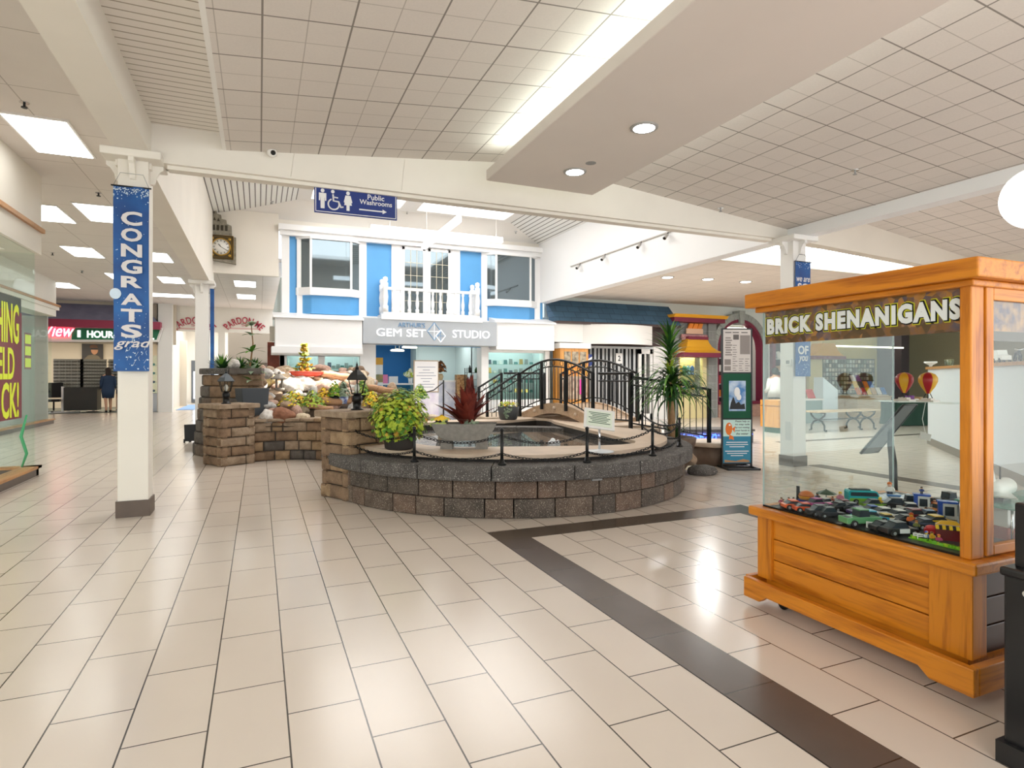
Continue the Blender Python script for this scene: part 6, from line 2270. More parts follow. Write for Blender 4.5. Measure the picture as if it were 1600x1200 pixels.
struct(MB().box(xm - 0.1, xm + 0.16, PY_, PY_ + 0.3, 0, zS).build('pillar_4', CREAM))
struct(MB().box(xm + 0.16, xB + 0.6, 31, 31.1, 0, zS + 0.2).build('wall_recess', mat('taupe_wall', '#9c9183', 0.8)))
t = thing('mantel_frame', 'brown framed dark doorway in the taupe recess wall', 'frame', ((xm + xB) / 2 + 0.4, 30.95, 0))
MB().box(-1.3, 1.3, -0.1, 0, 2.0, 2.1).build('ledge', mat('dark_wood', '#57453a', 0.5), t)
MB().box(-1.25, -1.1, -0.05, 0, 0, 1.85).box(1.1, 1.25, -0.05, 0, 0, 1.85).box(-1.25, 1.25, -0.05, 0, 1.72, 1.85).build('surround', MATS['dark_wood'], t)
MB().box(-0.2, 1.1, -0.03, 0.0, 0, 1.72).build('opening', mat('dark_opening', '#4a443f', 0.8), t)
# bright glazed exit at the end of the passage
struct(MB().box(xA, xm, 36, 36.1, 0, ZA).build('wall_exit', CREAM))
DAY = mat('daylight_pane', '#e9f3ff', 0.5, emit=1.6)
d = struct(MB().box(xA + 0.25, xm - 0.1, 35.93, 36, 0.05, 2.3).build('door_2', mat('door_frame_grey', '#5c6065', 0.5)))
MB().box(xA + 0.35, (xA + xm) / 2 + 0.05, 35.91, 35.93, 0.25, 1.7).box((xA + xm) / 2 + 0.1, xm - 0.2, 35.91, 35.93, 0.25, 1.7).build('pane', DAY, d, world=True)
t = thing('shop_light', 'bright light panel over the exit passage', 'light', ((xA + xm) / 2, 32, ZA - 0.6))
MB().box(-0.7, 0.7, -2.0, 2.0, 0, 0.04).build('diffuser', PANEL, t)
struct(MB().box(xA, xm, PY_ + 0.2, 36, ZA - 0.5, ZA - 0.4).build('ceiling_passage', CREAM))
t = tag(MB().box(xA + 0.3, xm - 0.1, 29, 34, 0.0, 0.01).build('entrance_mat', mat('mat_blue', '#7d9cc4', 0.9)), 'blue entrance mat on the floor of exit passage', 'mat')
# dark blue sloped stand by the far column foot
t = thing('floor_easel', 'small dark leaning board at the foot of the far left column', 'board', (-1.38, 14.75, 0), 0.2)
MB().box(-0.12, 0.12, -0.01, 0.01, 0.03, 0.4, 0, Matrix.Rotation(math.radians(-15), 4, 'X')).build('board', DARK, t)
MB().box(-0.02, 0.02, 0.1, 0.3, 0, 0.03).box(-0.14, -0.11, -0.03, 0.05, 0, 0.08).box(0.11, 0.14, -0.03, 0.05, 0, 0.08).build('foot', BLACK, t)
# ================================================================ RIGHT: ROW OF SHOPS
random.seed(31)


def onX(px, py, X):
    r = ray(px, py)
    t = X / r[0]
    return Vector((X, t * r[1], CAMH + t * r[2]))


def onD(px, py, d):
    r = ray(px, py)
    return Vector((r[0] * d, r[1] * d, CAMH + r[2] * d))


GY = 16.6
# ---- gated shop
SHB = gridmat('shingle_blue', '#3f5e75', '#2a3d4d', 0.42, 0.19, 0, 0.03, 0.014, axes='xz', rough=0.8, run=0.5, var=0.18)
BRN = mat('dark_brown_fascia', '#4b3b38', 0.6)
t = thing('shop_awning', 'blue-grey shingled roof strip over the gated shop', 'awning', (10.5, 16.2, 3.1))
m = MB().add([(8.15, 16.55, 3.84), (12.85, 16.55, 3.82), (12.95, 16.0, 3.14), (8.3, 16.0, 3.14)], [(0, 1, 2, 3)])
m.add([(12.85, 16.55, 3.82), (12.95, 16.0, 3.14), (12.95, 16.55, 3.14)], [(0, 1, 2)]).add([(8.15, 16.55, 3.84), (8.3, 16.0, 3.14), (8.3, 16.55, 3.14)], [(0, 1, 2)])
m.build('shingles', SHB, t, world=True, normals=False)
MB().box(8.3, 12.95, 16.02, 16.55, 3.06, 3.14).build('edge_board', BRN, t, world=True)
m = MB().box(8.2, 12.95, GY - 0.05, GY + 0.1, 2.45, 3.2)
struct(m.build('wall_gate_fascia', BRN))
struct(MB().box(12.2, 12.75, GY - 0.1, GY + 0.1, 0, 2.45).build('trim_20', WHITE))
t = thing('shop_sign', 'blank white curved sign band over the gated shop', 'sign', (10.5, 15.9, 2.48))
m = MB()
xs = [mix(9.2, 11.75, i / 16) for i in range(17)]
ys = [16.45 - 0.75 * math.sin(PI * min(1, (0.12 + 0.66 * i / 16))) for i in range(17)]
vs = [(x, y, 2.46) for x, y in zip(xs, ys)] + [(x, y, 3.07) for x, y in zip(xs, ys)]
m.add(vs, [(i, i + 1, 18 + i, 17 + i) for i in range(16)], 0, True)
m.add([(x, y + 0.08, 2.46) for x, y in zip(xs, ys)] + [(x, y + 0.08, 3.07) for x, y in zip(xs, ys)], [(i, i + 1, 18 + i, 17 + i) for i in range(16)], 0, True)
for z in (2.46, 3.07):
    m.add([(x, y, z) for x, y in zip(xs, ys)] + [(x, y + 0.08, z) for x, y in zip(xs, ys)], [(i, i + 1, 18 + i, 17 + i) for i in range(16)], 0, False)
m.add([(xs[16], ys[16], 2.46), (xs[16], ys[16] + 0.08, 2.46), (xs[16], ys[16] + 0.08, 3.07), (xs[16], ys[16], 3.07)], [(0, 1, 2, 3)])
m.build('band', WHITE, t, world=True, normals=False)
struct(MB().box(8.2, 9.25, 16.1, 16.55, 2.5, 3.06).build('wall_white_box', WHITE))
t = thing('display_cabinet', 'orange wood cabinet with three small panes at the left of gated shop', 'cabinet', (8.9, 16.1, 0))
WO = woodmat('orange_oak', '#d99a4a', '#b87430', 'z', 1.0, 0.4)
MB().box(-0.55, 0.42, -0.2, 0.3, 0, 2.3).build('body', WO, t)
MB().box(-0.6, 0.48, -0.26, 0.32, 2.3, 2.46).build('crown', WHITE, t)
for k in range(3):
    MB().box(-0.42 + k * 0.27, -0.2 + k * 0.27, -0.215, -0.2, 1.85, 2.2).build('pane', mat('pane_tan', '#b8a78a', 0.2, col2='#6e6250', vscale=9), t)
MB().box(-0.5, 0.38, -0.215, -0.2, 1.5, 1.75).build('shelf_row', mat('shelf_yellow', '#e0aa3c', 0.5, col2='#c96a2a', vscale=10), t)
MB().box(-0.5, 0.38, -0.215, -0.2, 0.75, 1.45).build('inset', mat('inset_tan', '#c8b59c', 0.5, col2='#8d6a5a', vscale=5), t)
t = tag(MB().box(9.0, 9.16, 15.86, 15.88, 0.9, 1.35).build('pink_sign', mat('pink_poster', '#d43a9a', 0.5)), 'small pink poster on the front of the orange wood cabinet', 'poster')
struct(MB().box(9.3, 12.3, GY + 0.5, GY + 0.55, 0, 2.5).build('wall_gate_dark', mat('shop_dark', '#1d1f20', 0.4)))
t = thing('folding_gate', 'closed white folding security gate with dark glass behind', 'gate', (10.7, GY, 0))
GB = mat('gate_grey', '#c3c4c4', 0.4)
m = MB()
x = 9.36
i = 0
while x < 11.6:
    m = MB().cbox((x, GY - 0.05 + 0.03 * (i % 2), 1.19), (0.07, 0.03, 2.36), rz=0.5 if i % 2 else -0.5)
    m.build('gate_bar', GB, t, world=True)
    x += 0.15
    i += 1
MB().box(9.3, 12.2, GY - 0.08, GY + 0.06, 2.36, 2.43).build('top_track', GB, t, world=True)
MB().box(11.62, 11.74, GY - 0.06, GY, 0, 2.36).box(12.08, 12.18, GY - 0.06, GY, 0, 2.36).box(11.62, 12.18, GY - 0.06, GY, 2.2, 2.36).box(11.62, 12.18, GY - 0.06, GY, 0.0, 0.2).box(11.88, 11.92, GY - 0.06, GY, 0.2, 2.2).build('door_leaf', WHITE, t, world=True)
a, b_ = onY(902, 553, 16.3), onY(928, 577, 16.3)
t = thing('pennant', 'navy pennant with white stripe hanging on the folding gate', 'flag', ((a.x + b_.x) / 2, 16.42, b_.z))
wq, hq = b_.x - a.x, a.z - b_.z
MB().prism([(-wq / 2, 0.02), (-wq / 2, hq), (wq / 2, hq), (wq / 2, hq * 0.3), (0, 0)], -0.01, 0.01, 'xz').build('cloth', NAVY, t)
MB().prism([(-wq * 0.3, 0.12), (wq / 2, hq * 0.86), (wq / 2, hq * 0.7), (-wq * 0.15, 0.08)], -0.014, -0.01, 'xz').build('stripe', BRIGHT, t)
lettering('V', face((-wq * 0.22, -0.012, hq * 0.72)), 0.2, 0.2, sw, t, 'lettering', 0.02, 0.004)
t = tag(MB().box(onY(962, 555, 16.5).x, onY(972, 555, 16.5).x, 16.48, 16.5, onY(967, 568, 16.5).z, onY(967, 552, 16.5).z).build('number_plate', WHITE), 'small white plate with a black figure hung high on the folding gate', 'sign')
lettering('2', face((t.location.x, 16.475, t.location.z + 0.17)), 0.1, 0.17, BLACK, t, 'lettering', 0.02, 0.003, world=True)

# ---- yellow roofed shopfront
BLK = gridmat('grey_block_wall', '#8e908c', '#aeb0ac', 0.42, 0.3, 12.7, 0.02, 0.012, axes='xz', rough=0.8, run=0.5, var=0.08)
YEL = mat('yellow_paint', '#e8a92a', 0.5)
MAR = mat('maroon_paint', '#7c2740', 0.5)
struct(MB().box(12.75, 13.1, GY - 0.25, GY + 0.2, 0, 3.3).box(14.4, 14.75, GY - 0.25, GY + 0.2, 0, 3.3).box(12.75, 14.75, GY - 0.15, GY + 0.2, 2.6, 3.3).build('wall_block', BLK))
t = thing('cornice', 'yellow and maroon cornice strip above the grey block shopfront', 'trim', (13.75, 16.2, 3.28))
MB().prism([(15.95, 3.42), (15.85, 3.52), (16.8, 3.52), (16.8, 3.42)], 12.6, 14.85, 'yz').build('upper_strip', YEL, t, world=True)
MB().box(12.65, 14.8, 15.98, 16.8, 3.28, 3.42).build('lower_strip', MAR, t, world=True)
t = thing('shop_sign', 'small orange crown-shaped sign under the yellow cornice', 'sign', (13.72, 16.3, 2.8))
for k in range(3):
    MB().prism([(-0.3 + k * 0.2, 0.28), (-0.12 + k * 0.2, 0.28), (-0.05 + k * 0.2, 0.46), (-0.21 + k * 0.2, 0.46)], -0.06, 0.0, 'xz').build('crown', mat('crown_orange', '#ef8b2c', 0.5), t)
MB().box(-0.35, 0.35, -0.05, 0, 0.1, 0.28).build('board', mat('board_peach', '#e3b99a', 0.5), t)
MB().box(-0.55, 0.55, -0.05, 0, -0.1, 0.08).build('lower_board', mat('board_pink', '#c99a96', 0.5, col2='#a86f70', vscale=16), t)
t = thing('flared_awning', 'flared yellow pagoda awning with maroon rims over the yellow shopfront', 'awning', (13.75, 16.1, 2.1))
prof = [(0.42, 2.72), (0.46, 2.6), (0.54, 2.45), (0.68, 2.33), (0.9, 2.24)]
m = MB()
n = len(prof)
vs = []
for r_, z in prof:
    vs += [(13.75 - r_, 16.45 - r_ * 0.75, z), (13.75 + r_, 16.45 - r_ * 0.75, z), (13.75 + r_, 16.6, z), (13.75 - r_, 16.6, z)]
fs = []
for i in range(n - 1):
    for j in range(4):
        fs.append((i * 4 + j, i * 4 + (j + 1) % 4, i * 4 + 4 + (j + 1) % 4, i * 4 + 4 + j))
m.add(vs, fs, 0, False)
m.build('roof', YEL, t, world=True)
MB().box(13.33, 14.17, 16.1, 16.6, 2.7, 2.8).build('upper_rim', MAR, t, world=True)
MB().box(12.85, 14.65, 15.76, 16.6, 2.1, 2.24).build('lower_rim', MAR, t, world=True)
t = thing('shop_window', 'cream framed shop window with bright goods under the yellow awning', 'window', (13.75, 16.5, 0))
MB().box(-0.65, 0.65, -0.05, 0.1, 0, 0.75).build('sill_wall', mat('cream_yellow', '#e8d9a2', 0.6), t)
MB().box(-0.65, -0.5, -0.05, 0.1, 0.75, 2.1).box(0.5, 0.65, -0.05, 0.1, 0.75, 2.1).build('frame', MATS['cream_yellow'], t)
MB().box(-0.5, 0.5, 0.0, 0.01, 0.75, 2.1).build('pane', SHOPGLASS, t)
MB().box(-0.6, 0.6, 0.1, 0.5, 2.12, 2.16).build('added_glow_strip', mat('window_lamp_glow', '#fff3d8', 0.5, emit=5.0), t)  # added glowing strip that lights the goods and back panel
MB().box(-0.6, 0.6, 0.5, 0.55, 0.5, 2.2).build('back_panel', mat('back_cream', '#d8c78e', 0.6), t)
TC = ['#c43a3a', '#2e9a6a', '#e3b62c', '#3a6fb8', '#e8e4dc', '#7a3f8a', '#33373c', '#d9792e', '#7fb9d4', '#c9a27a']
TM = [mat('goods_%s' % n_, c_, 0.5) for n_, c_ in zip(('red', 'green', 'yellow', 'blue', 'white', 'purple', 'black', 'orange', 'sky', 'tan'), TC)]
TN = ('red', 'green', 'yellow', 'blue', 'white', 'purple', 'black', 'orange', 'pale blue', 'tan')
for i in range(10):
    k = random.randrange(10)
    x, z = 13.4 + 0.17 * (i % 5), 1.0 + 0.5 * (i // 5)
    tag(MB().prism([(-0.06, 0), (0.06, 0), (0.08, 0.26), (0, 0.33), (-0.08, 0.26)], 0, 0.04, 'xz', M=Matrix.Translation((x, 16.8, z))).build('garment', TM[k]), 'bright small garment pinned up in the cream framed shop window', 'garment', 'garments in the cream shop window')

# ---- stone arch shopfront
ax_, az_ = 15.93, 2.42
GST = mat('arch_grey_stone', '#a3a8a2', 0.8, var=0.1, vscale=14)
t = thing('stone_arch', 'grey stone arch with keystone and maroon inner band over shopfront', 'arch', (ax_, GY - 0.2, 0))


def arcband(r0, r1, y0, y1, a0, a1, k, m_, nm, gap=0.0):
    mb = MB()
    for i in range(k):
        q0, q1 = mix(a0, a1, i / k) + gap, mix(a0, a1, (i + 1) / k) - gap
        P = [(ax_ + r * math.cos(q), az_ + r * math.sin(q)) for r, q in ((r0, q0), (r1, q0), (r1, q1), (r0, q1))]
        mb.prism(P, y0, y1, 'xz')
    mb.build(nm, m_, t, world=True)


arcband(1.08, 1.3, GY - 0.2, GY + 0.1, 0, PI, 22, GST, 'voussoirs', 0.004)
arcband(0.97, 1.08, GY - 0.16, GY + 0.1, 0, PI / 2 - 0.1, 12, MAR, 'inner_band')
arcband(0.97, 1.08, GY - 0.16, GY + 0.1, PI / 2 + 0.1, PI, 12, MAR, 'inner_band')
MB().prism([(ax_ - 0.09, az_ + 0.9), (ax_ + 0.09, az_ + 0.9), (ax_ + 0.13, az_ + 1.38), (ax_ - 0.13, az_ + 1.38)], GY - 0.26, GY + 0.1, 'xz').build('keystone', GST, t, world=True)
for x in (ax_ - 1.3, ax_ + 1.08):
    MB().box(x, x + 0.22, GY - 0.2, GY + 0.1, 0, az_).build('column', GST, t, world=True)
    MB().box(x + (0.22 if x < ax_ else -0.1), x + (0.32 if x < ax_ else 0), GY - 0.16, GY + 0.1, 0, az_).build('inner_band', MAR, t, world=True)
# walls of the shop row in front, dark shop rooms behind
struct(MB().box(8.2, 28, GY + 0.1, GY + 0.2, 3.3, 4.0).build('wall_row_top', mat('pale_mint_paint', '#e9efe8', 0.7)))
struct(MB().box(12.3, 12.76, GY + 0.1, 17.7, 0, 3.3).box(17.25, 17.5, GY + 0.0, 17.7, 0, 3.6).box(14.7, 14.85, GY + 0.12, 17.7, 0, 3.3).build('wall_partitions', WHITE))
struct(MB().box(14.85, 19.2, 17.6, 17.7, 0, 3.3).build('wall_shop_back', mat('shop_maroon_dark', '#4a3238', 0.7)))
t = thing('window_base', 'pinkish stone base under the arched shop window', 'ledge', (16, 16.5, 0))
MB().box(-1.1, 1.1, -0.1, 0.15, 0, 0.45).build('stone', mat('pink_brick', '#c09a8a', 0.7, var=0.1, vscale=12), t)
MB().box(-1.1, 1.1, -0.14, 0.15, 0.45, 0.55).build('ledge_top', MAR, t)
for nm, x0, x1, n_ in (('arch_shop', 15.0, 16.9, 9), ('next_shop', 17.6, 19.0, 6)):
    for r_ in range(4):
        z = 0.7 + r_ * 0.48
        sh = MB().box(x0, x1, 17.2, 17.58, z - 0.03, z).build('wall_shelf', mat('shelf_white', '#cfd2cf', 0.5))
        tag(sh, '%s shelf of the %s' % (('lowest', 'second', 'third', 'top')[r_], 'stone arch shop' if nm == 'arch_shop' else 'shop right of the stone arch'), 'shelf')
        for j in range(n_):
            k = random.randrange(10)
            h = random.uniform(0.15, 0.34)
            x = mix(x0, x1, (j + 0.5) / n_)
            tag(MB().prism([(-0.08, 0), (0.08, 0), (0.09, h * 0.7), (0.03, h), (-0.03, h), (-0.09, h * 0.7)], 17.24, 17.32, 'xz', M=Matrix.Translation((x, 0, z))).build('souvenir', TM[k]),
                '%s souvenir on the %s shelf of the %s' % (TN[k], ('lowest', 'second', 'third', 'top')[r_], 'stone arch shop' if nm == 'arch_shop' else 'shop right of the stone arch'), 'souvenir', 'souvenirs on the shop shelves')
for x0, x1, lb in ((17.55, 17.7, 'maroon post at the right of the stone arch'), (19.1, 19.25, 'maroon post left of the cream pier')):
    tag(MB().box(x0, x1, GY - 0.1, GY + 0.1, 0, 3.3).build('shop_post', MAR), lb, 'post')
for x, y, sx in ((15.9, 16.95, 1.8), (18.3, 16.95, 1.3), (22.5, 17.0, 4.5)):
    t = thing('shop_light', 'lit panel inside the %s' % ('stone arch shop' if x < 17 else 'shop right of the stone arch' if x < 20 else 'card shop'), 'light', (x, y, 3.2))
    for q in (-0.4, 0.4):
        MB().cyl((q * sx, 0, 0.04), (q * sx, 0, 0.78), 0.01, n=6).build('hanger', WHITE, t)
    MB().box(-sx / 2, sx / 2, -0.15, 0.15, 0, 0.04).build('diffuser', mat('shop_panel_glow', '#fff8ea', 0.5, emit=2.5), t)
# cream pier with small pagoda awning
struct(MB().box(19.3, 20.0, GY - 0.2, GY + 0.2, 0, 3.3).build('pillar_5', MATS['cream_yellow']))
t = thing('small_awning', 'small orange pagoda awning on the cream pier seen through display case', 'awning', (19.75, 16.2, 2.1))
MB().prism([(-0.8, 0.12), (-0.5, 0.3), (-0.3, 0.6), (0.3, 0.6), (0.5, 0.3), (0.8, 0.12)], -0.3, 0.2, 'xz').build('roof', YEL, t)
MB().box(-0.85, 0.85, -0.35, 0.2, 0, 0.12).build('rim', MAR, t)
# card shop: racks of cards under an olive band with script
struct(MB().box(19.9, 26.5, 17.68, 17.78, 0, 3.3).build('wall_card_shop', mat('olive_wall', '#94854f', 0.7)))
struct(MB().box(24.9, 25.4, GY, 17.9, 0, 3.3).build('pillar_6', mat('dark_plum', '#4d4049', 0.6)))
t = thing('card_rack', 'wide dark wall rack filled with rows of small cards', 'rack', (22.3, 17.57, 0.7))
MB().box(-2.3, 2.3, 0, 0.1, 0, 1.5).build('board', mat('rack_dark', '#3b382f', 0.6), t)
CM = [mat('card_%d' % i, c_, 0.5) for i, c_ in enumerate(('#8f8a78', '#6b7564', '#b3ab98', '#4f4c46', '#7d7266', '#a3aaa3'))]
m = MB()
for r_ in range(8):
    for c in range(26):
        x, z = -2.25 + c * 0.174, 0.05 + r_ * 0.18
        m.box(x + 0.02, x + 0.14, -0.02, 0.0, z, z + 0.13, random.randrange(6))
o_ = m.build('cards', CM, t)
o_['kind'] = 'stuff'
p = onY(1317, 571, 17.66)
GOLDT = mat('script_gold', '#6e5420', 0.5)
for txt, x0, x1, lb in (('Paper & Gift', 1302, 1336, 'gold script words above the card rack'),):
    t = thing('wall_lettering', lb, 'sign', (onY((x0 + x1) / 2, 570, 17.66).x, 17.66, p.z))
    lettering(txt, face((0, 0, 0)), onY(x1, 570, 17.88).x - onY(x0, 570, 17.88).x, 0.2, GOLDT, t, 'lettering', 0.0, 0.01, 0.35)
t = thing('light_strip', 'thin bright light line along the top of the card shop', 'light', (22.4, GY, 2.62))
MB().box(-2.6, 2.6, -0.03, 0.03, 0, 0.06).build('tube', mat('thin_strip_glow', '#fff6dc', 0.5, emit=2.5), t)

# ---- things standing on the floor to the right
c_ = onZ(1232, 676, 0)
t = thing('orange_bin', 'orange wood box bin with a dark green base behind the right column', 'bin', (c_.x, c_.y + 0.2, 0))
MB().box(-0.45, 0.42, -0.3, 0.3, 0.14, 0.84).build('body', WO, t, bevel=0.008)
MB().box(-0.38, 0.36, -0.26, 0.26, 0, 0.14).build('base', mat('base_green', '#1f5a45', 0.5), t)
MB().box(-0.46, 0.43, -0.31, 0.31, 0.68, 0.7).build('groove', mat('groove_dark', '#8a5a26', 0.6), t)
c_ = onY(1211, 600, 13.0)
person('person in a white top with dark hair standing behind the orange bin', (c_.x, 13.0, 0), math.radians(160), 1.68, mat('shirt_white', '#ece9e4', 0.7), mat('hair_black', '#1f1a18', 0.7), False, False, 0.03, False, 0.8)
a, b_ = onZ(1266, 673, 0), onZ(1373, 671, 0)
t = thing('bench', 'long pale wood bench with black scroll iron legs', 'bench', ((a.x + b_.x) / 2, 11.3, 0))
bl = (b_.x - a.x) / 2 + 0.2
PALEW = woodmat('bench_wood', '#d9c3a3', '#bfa27c', 'x', 1.0, 0.5)
for k in range(4):
    MB().box(-bl, bl, -0.23 + k * 0.12, -0.13 + k * 0.12, 0.5, 0.54).build('seat_slat', PALEW, t)
for x in (-bl + 0.3, bl * 0.35, bl - 0.25):
    m = MB()
    for sg_ in (-1, 1):
        m.tube([(x, 0.0, 0.3), (x, sg_ * 0.1, 0.33), (x, sg_ * 0.2, 0.42), (x, sg_ * 0.22, 0.5)], 0.025, 7)
        m.tube([(x, 0.0, 0.3), (x, sg_ * 0.12, 0.26), (x, sg_ * 0.2, 0.15), (x, sg_ * 0.2, 0.03), (x, sg_ * 0.26, 0.02)], 0.025, 7)
    m.box(x - 0.03, x + 0.03, -0.23, 0.23, 0.47, 0.5)
    m.build('leg', BLACK, t)
MB().cyl((-bl + 0.3, 0, 0.3), (bl - 0.25, 0, 0.3), 0.012, n=6).build('stretcher', BLACK, t)
c_ = onY(1290, 620, 14.2)
t = thing('leaflet_stand', 'white slanted leaflet stand behind the bench', 'stand', (c_.x, 14.2, 0), -0.35)
MB().prism([(-0.25, 0), (0.25, 0), (0.25, 1.0), (-0.25, 1.42)], -0.28, 0.28, 'xz').build('body', mat('stand_white_blue', '#dfe9ee', 0.5), t)
MB().prism([(-0.18, 1.375), (0.2, 1.05), (0.2, 1.065), (-0.18, 1.39)], -0.2, 0.2, 'xz').build('screen', mat('screen_grey', '#8a979c', 0.3, col2='#c9d6d8', vscale=8), t)
MB().box(0.25, 0.262, -0.2, 0.2, 0.2, 0.9).build('pictures', mat('leaflet_mix', '#b9c4cf', 0.5, col2='#5d6f8a', vscale=9), t)
c_ = onY(1346, 640, 14.6)
t = thing('book_table', 'pale wood table with stepped racks of books before the card shop', 'table', (c_.x, 14.6, 0))
MB().box(-0.85, 0.85, -0.5, 0.5, 0.0, 0.72).build('body', PALEW, t)
MB().box(-0.9, 0.9, -0.55, 0.55, 0.72, 0.76).build('top', mat('table_top', '#b99b78', 0.5), t)
for k in range(3):
    MB().box(-0.8 + k * 0.2, 0.8 - k * 0.2, -0.45 + k * 0.25, -0.2 + k * 0.25, 0.76 + k * 0.22 if k else 0.76, 0.79 + k * 0.22).build('step', PALEW, t)
pos = 0
for k in range(3):
    for j in range(6 - 2 * k):
        x = c_.x - 0.65 + 0.2 * k + 0.26 * j
        q = random.randrange(10)
        tag(MB().cbox((0, 0, 0.13), (0.19, 0.03, 0.26), R=Matrix.Rotation(math.radians(-25), 3, 'X'), M=Matrix.Translation((x, 14.6 - 0.36 + 0.25 * k, 0.8 + k * 0.22))).build('book', TM[q]),
            '%s book on the %s step of the book table' % (TN[q], ('lowest', 'middle', 'top')[k]), 'book', 'books on the stepped table')
for x, lb, q in ((-0.5, 'red book leaning at left of the leaflet stand', 0), (-0.75, 'white card at left of the leaflet stand', 4)):
    cc = onY(1262, 620, 14.0)
t = thing('low_table', 'small white table with a red folder behind the right column', 'table', (onY(1262, 640, 13.6).x, 13.6, 0))
MB().box(-0.45, 0.35, -0.3, 0.3, 0.7, 0.75).build('top', WHITE, t)
MB().box(-0.42, 0.32, -0.27, 0.27, 0, 0.7).build('body', mat('table_grey', '#8fa2a0', 0.6), t)
tag(MB().cbox((0, 0, 0.15), (0.3, 0.03, 0.3), R=Matrix.Rotation(math.radians(-25), 3, 'X'), M=Matrix.Translation((t.location.x + 0.05, 13.55, 0.75))).build('folder', TM[0]), 'red folder leaning on the small white table', 'folder')
c_ = onZ(1420, 664, 0)
t = thing('cloth_table', 'table with a dark green floor-length cloth and white top', 'table', (c_.x, c_.y, 0), -0.3)
m = MB()
n = 40
vs = []
for z, e in ((0.02, 0.05), (0.69, 0.0)):
    for i in range(n):
        q = 2 * PI * i / n
        sx, sy = 0.62, 0.36
        k = max(abs(math.cos(q)) , abs(math.sin(q)))
        w_ = e * (1 + math.sin(i * 2.4))
        vs.append(((sx + w_) * math.cos(q) / k, (sy + w_) * math.sin(q) / k, z))
m.add(vs, [(i, (i + 1) % n, n + (i + 1) % n, n + i) for i in range(n)], 0, True)
m.build('cloth', mat('cloth_green', '#12382a', 0.8), t)
MB().box(-0.66, 0.66, -0.4, 0.4, 0.69, 0.72).build('top', WHITE, t)
for i in range(5):
    q = random.randrange(10)
    tag(MB().box(c_.x - 0.45 + 0.2 * i, c_.x - 0.3 + 0.2 * i, c_.y - 0.1, c_.y + 0.08, 0.72, 0.78 + 0.05 * (i % 3)).build('small_box', TM[4] if i % 2 else TM[q]), 'small box on the green-clothed table', 'box', 'boxes on the green-clothed table')

# long white partition with wood cap, running toward the camera on the right
P0, P1 = Vector((13.28, 8.28, 0)), Vector((8.6, 3.94, 0))
dv = (P1 - P0).normalized()
ln_ = (P1 - P0).length
M_ = Matrix.Translation(P0) @ Matrix.Rotation(math.atan2(dv.y, dv.x), 4, 'Z')
struct(MB().box(0, ln_, 0, 0.14, 0.0, 1.60, 0, M_).build('wall_partition', mat('partition_white', '#d9dadc', 0.6)))
struct(MB().box(-0.02, ln_, -0.04, 0.18, 1.60, 1.65, 0, M_).build('trim_21', TRIMW))
struct(MB().box(-0.01, ln_, -0.012, 0.152, 0.001, 0.14, 0, M_).build('baseboard_partition', mat('base_taupe', '#8d857c', 0.5)))
for px, lb, kind in ((1448, 'small white wheel-shaped dish on the partition cap, far end', 0), (1476, 'pair of small glass cups on the partition cap', 1), (1556, 'white model truck on the partition cap seen through the case side', 2), (1580, 'dark model motorcycle on the partition cap seen through the case side', 3)):
    r = ray(px, 565)
    # meet the partition line
    A = Matrix(((r[0], -dv.x), (r[1], -dv.y)))
    s_ = A.inverted() @ Vector((P0.x, P0.y))
    q = P0 + dv * s_[1]
    q = Vector((q.x, q.y, 1.65)) + Vector((-dv.y, dv.x, 0)) * 0.07
    t = thing(('dish', 'cup_pair', 'model_truck', 'model_motorcycle')[kind], lb, ('dish', 'cups', 'model', 'model')[kind], q, math.atan2(dv.y, dv.x))
    if kind == 0:
        MB().lathe([(0.03, 0), (0.03, 0.04), (0.12, 0.09), (0.12, 0.12), (0, 0.08)], n=18).build('bowl', WHITE, t)
    elif kind == 1:
        MB().lathe([(0.05, 0), (0.06, 0.13), (0.05, 0.13), (0, 0.02)], n=14, c=(-0.08, 0, 0)).build('cup', SHOPGLASS, t)
        MB().lathe([(0.05, 0), (0.06, 0.13), (0.05, 0.13), (0, 0.02)], n=14, c=(0.1, 0, 0)).build('cup', SHOPGLASS, t)
    elif kind == 2:
        MB().prism([(-0.2, 0.04), (0.2, 0.04), (0.2, 0.1), (0.05, 0.12), (0.0, 0.19), (-0.2, 0.19)], -0.06, 0.06, 'xz').build('body', WHITE, t)
        for x in (-0.12, 0.12):
            for y in (-0.06, 0.06):
                MB().cyl((x, y - 0.01, 0.035), (x, y + 0.01, 0.035), 0.035).build('wheel', BLACK, t)
    else:
        for x in (-0.1, 0.1):
            MB().tube([(x + 0.05 * math.cos(w), 0, 0.055 + 0.05 * math.sin(w)) for w in [k * PI / 7 for k in range(14)]], 0.01, 5, closed=True).build('wheel', BLACK, t)
        MB().tube([(-0.1, 0, 0.055), (-0.06, 0, 0.13), (0.05, 0, 0.14), (0.1, 0, 0.055)], 0.02, 7).build('frame', DARK, t)
        MB().tube([(0.06, -0.05, 0.18), (0.06, 0, 0.16), (0.06, 0.05, 0.18)], 0.008, 5).build('handlebar', CHROME, t)

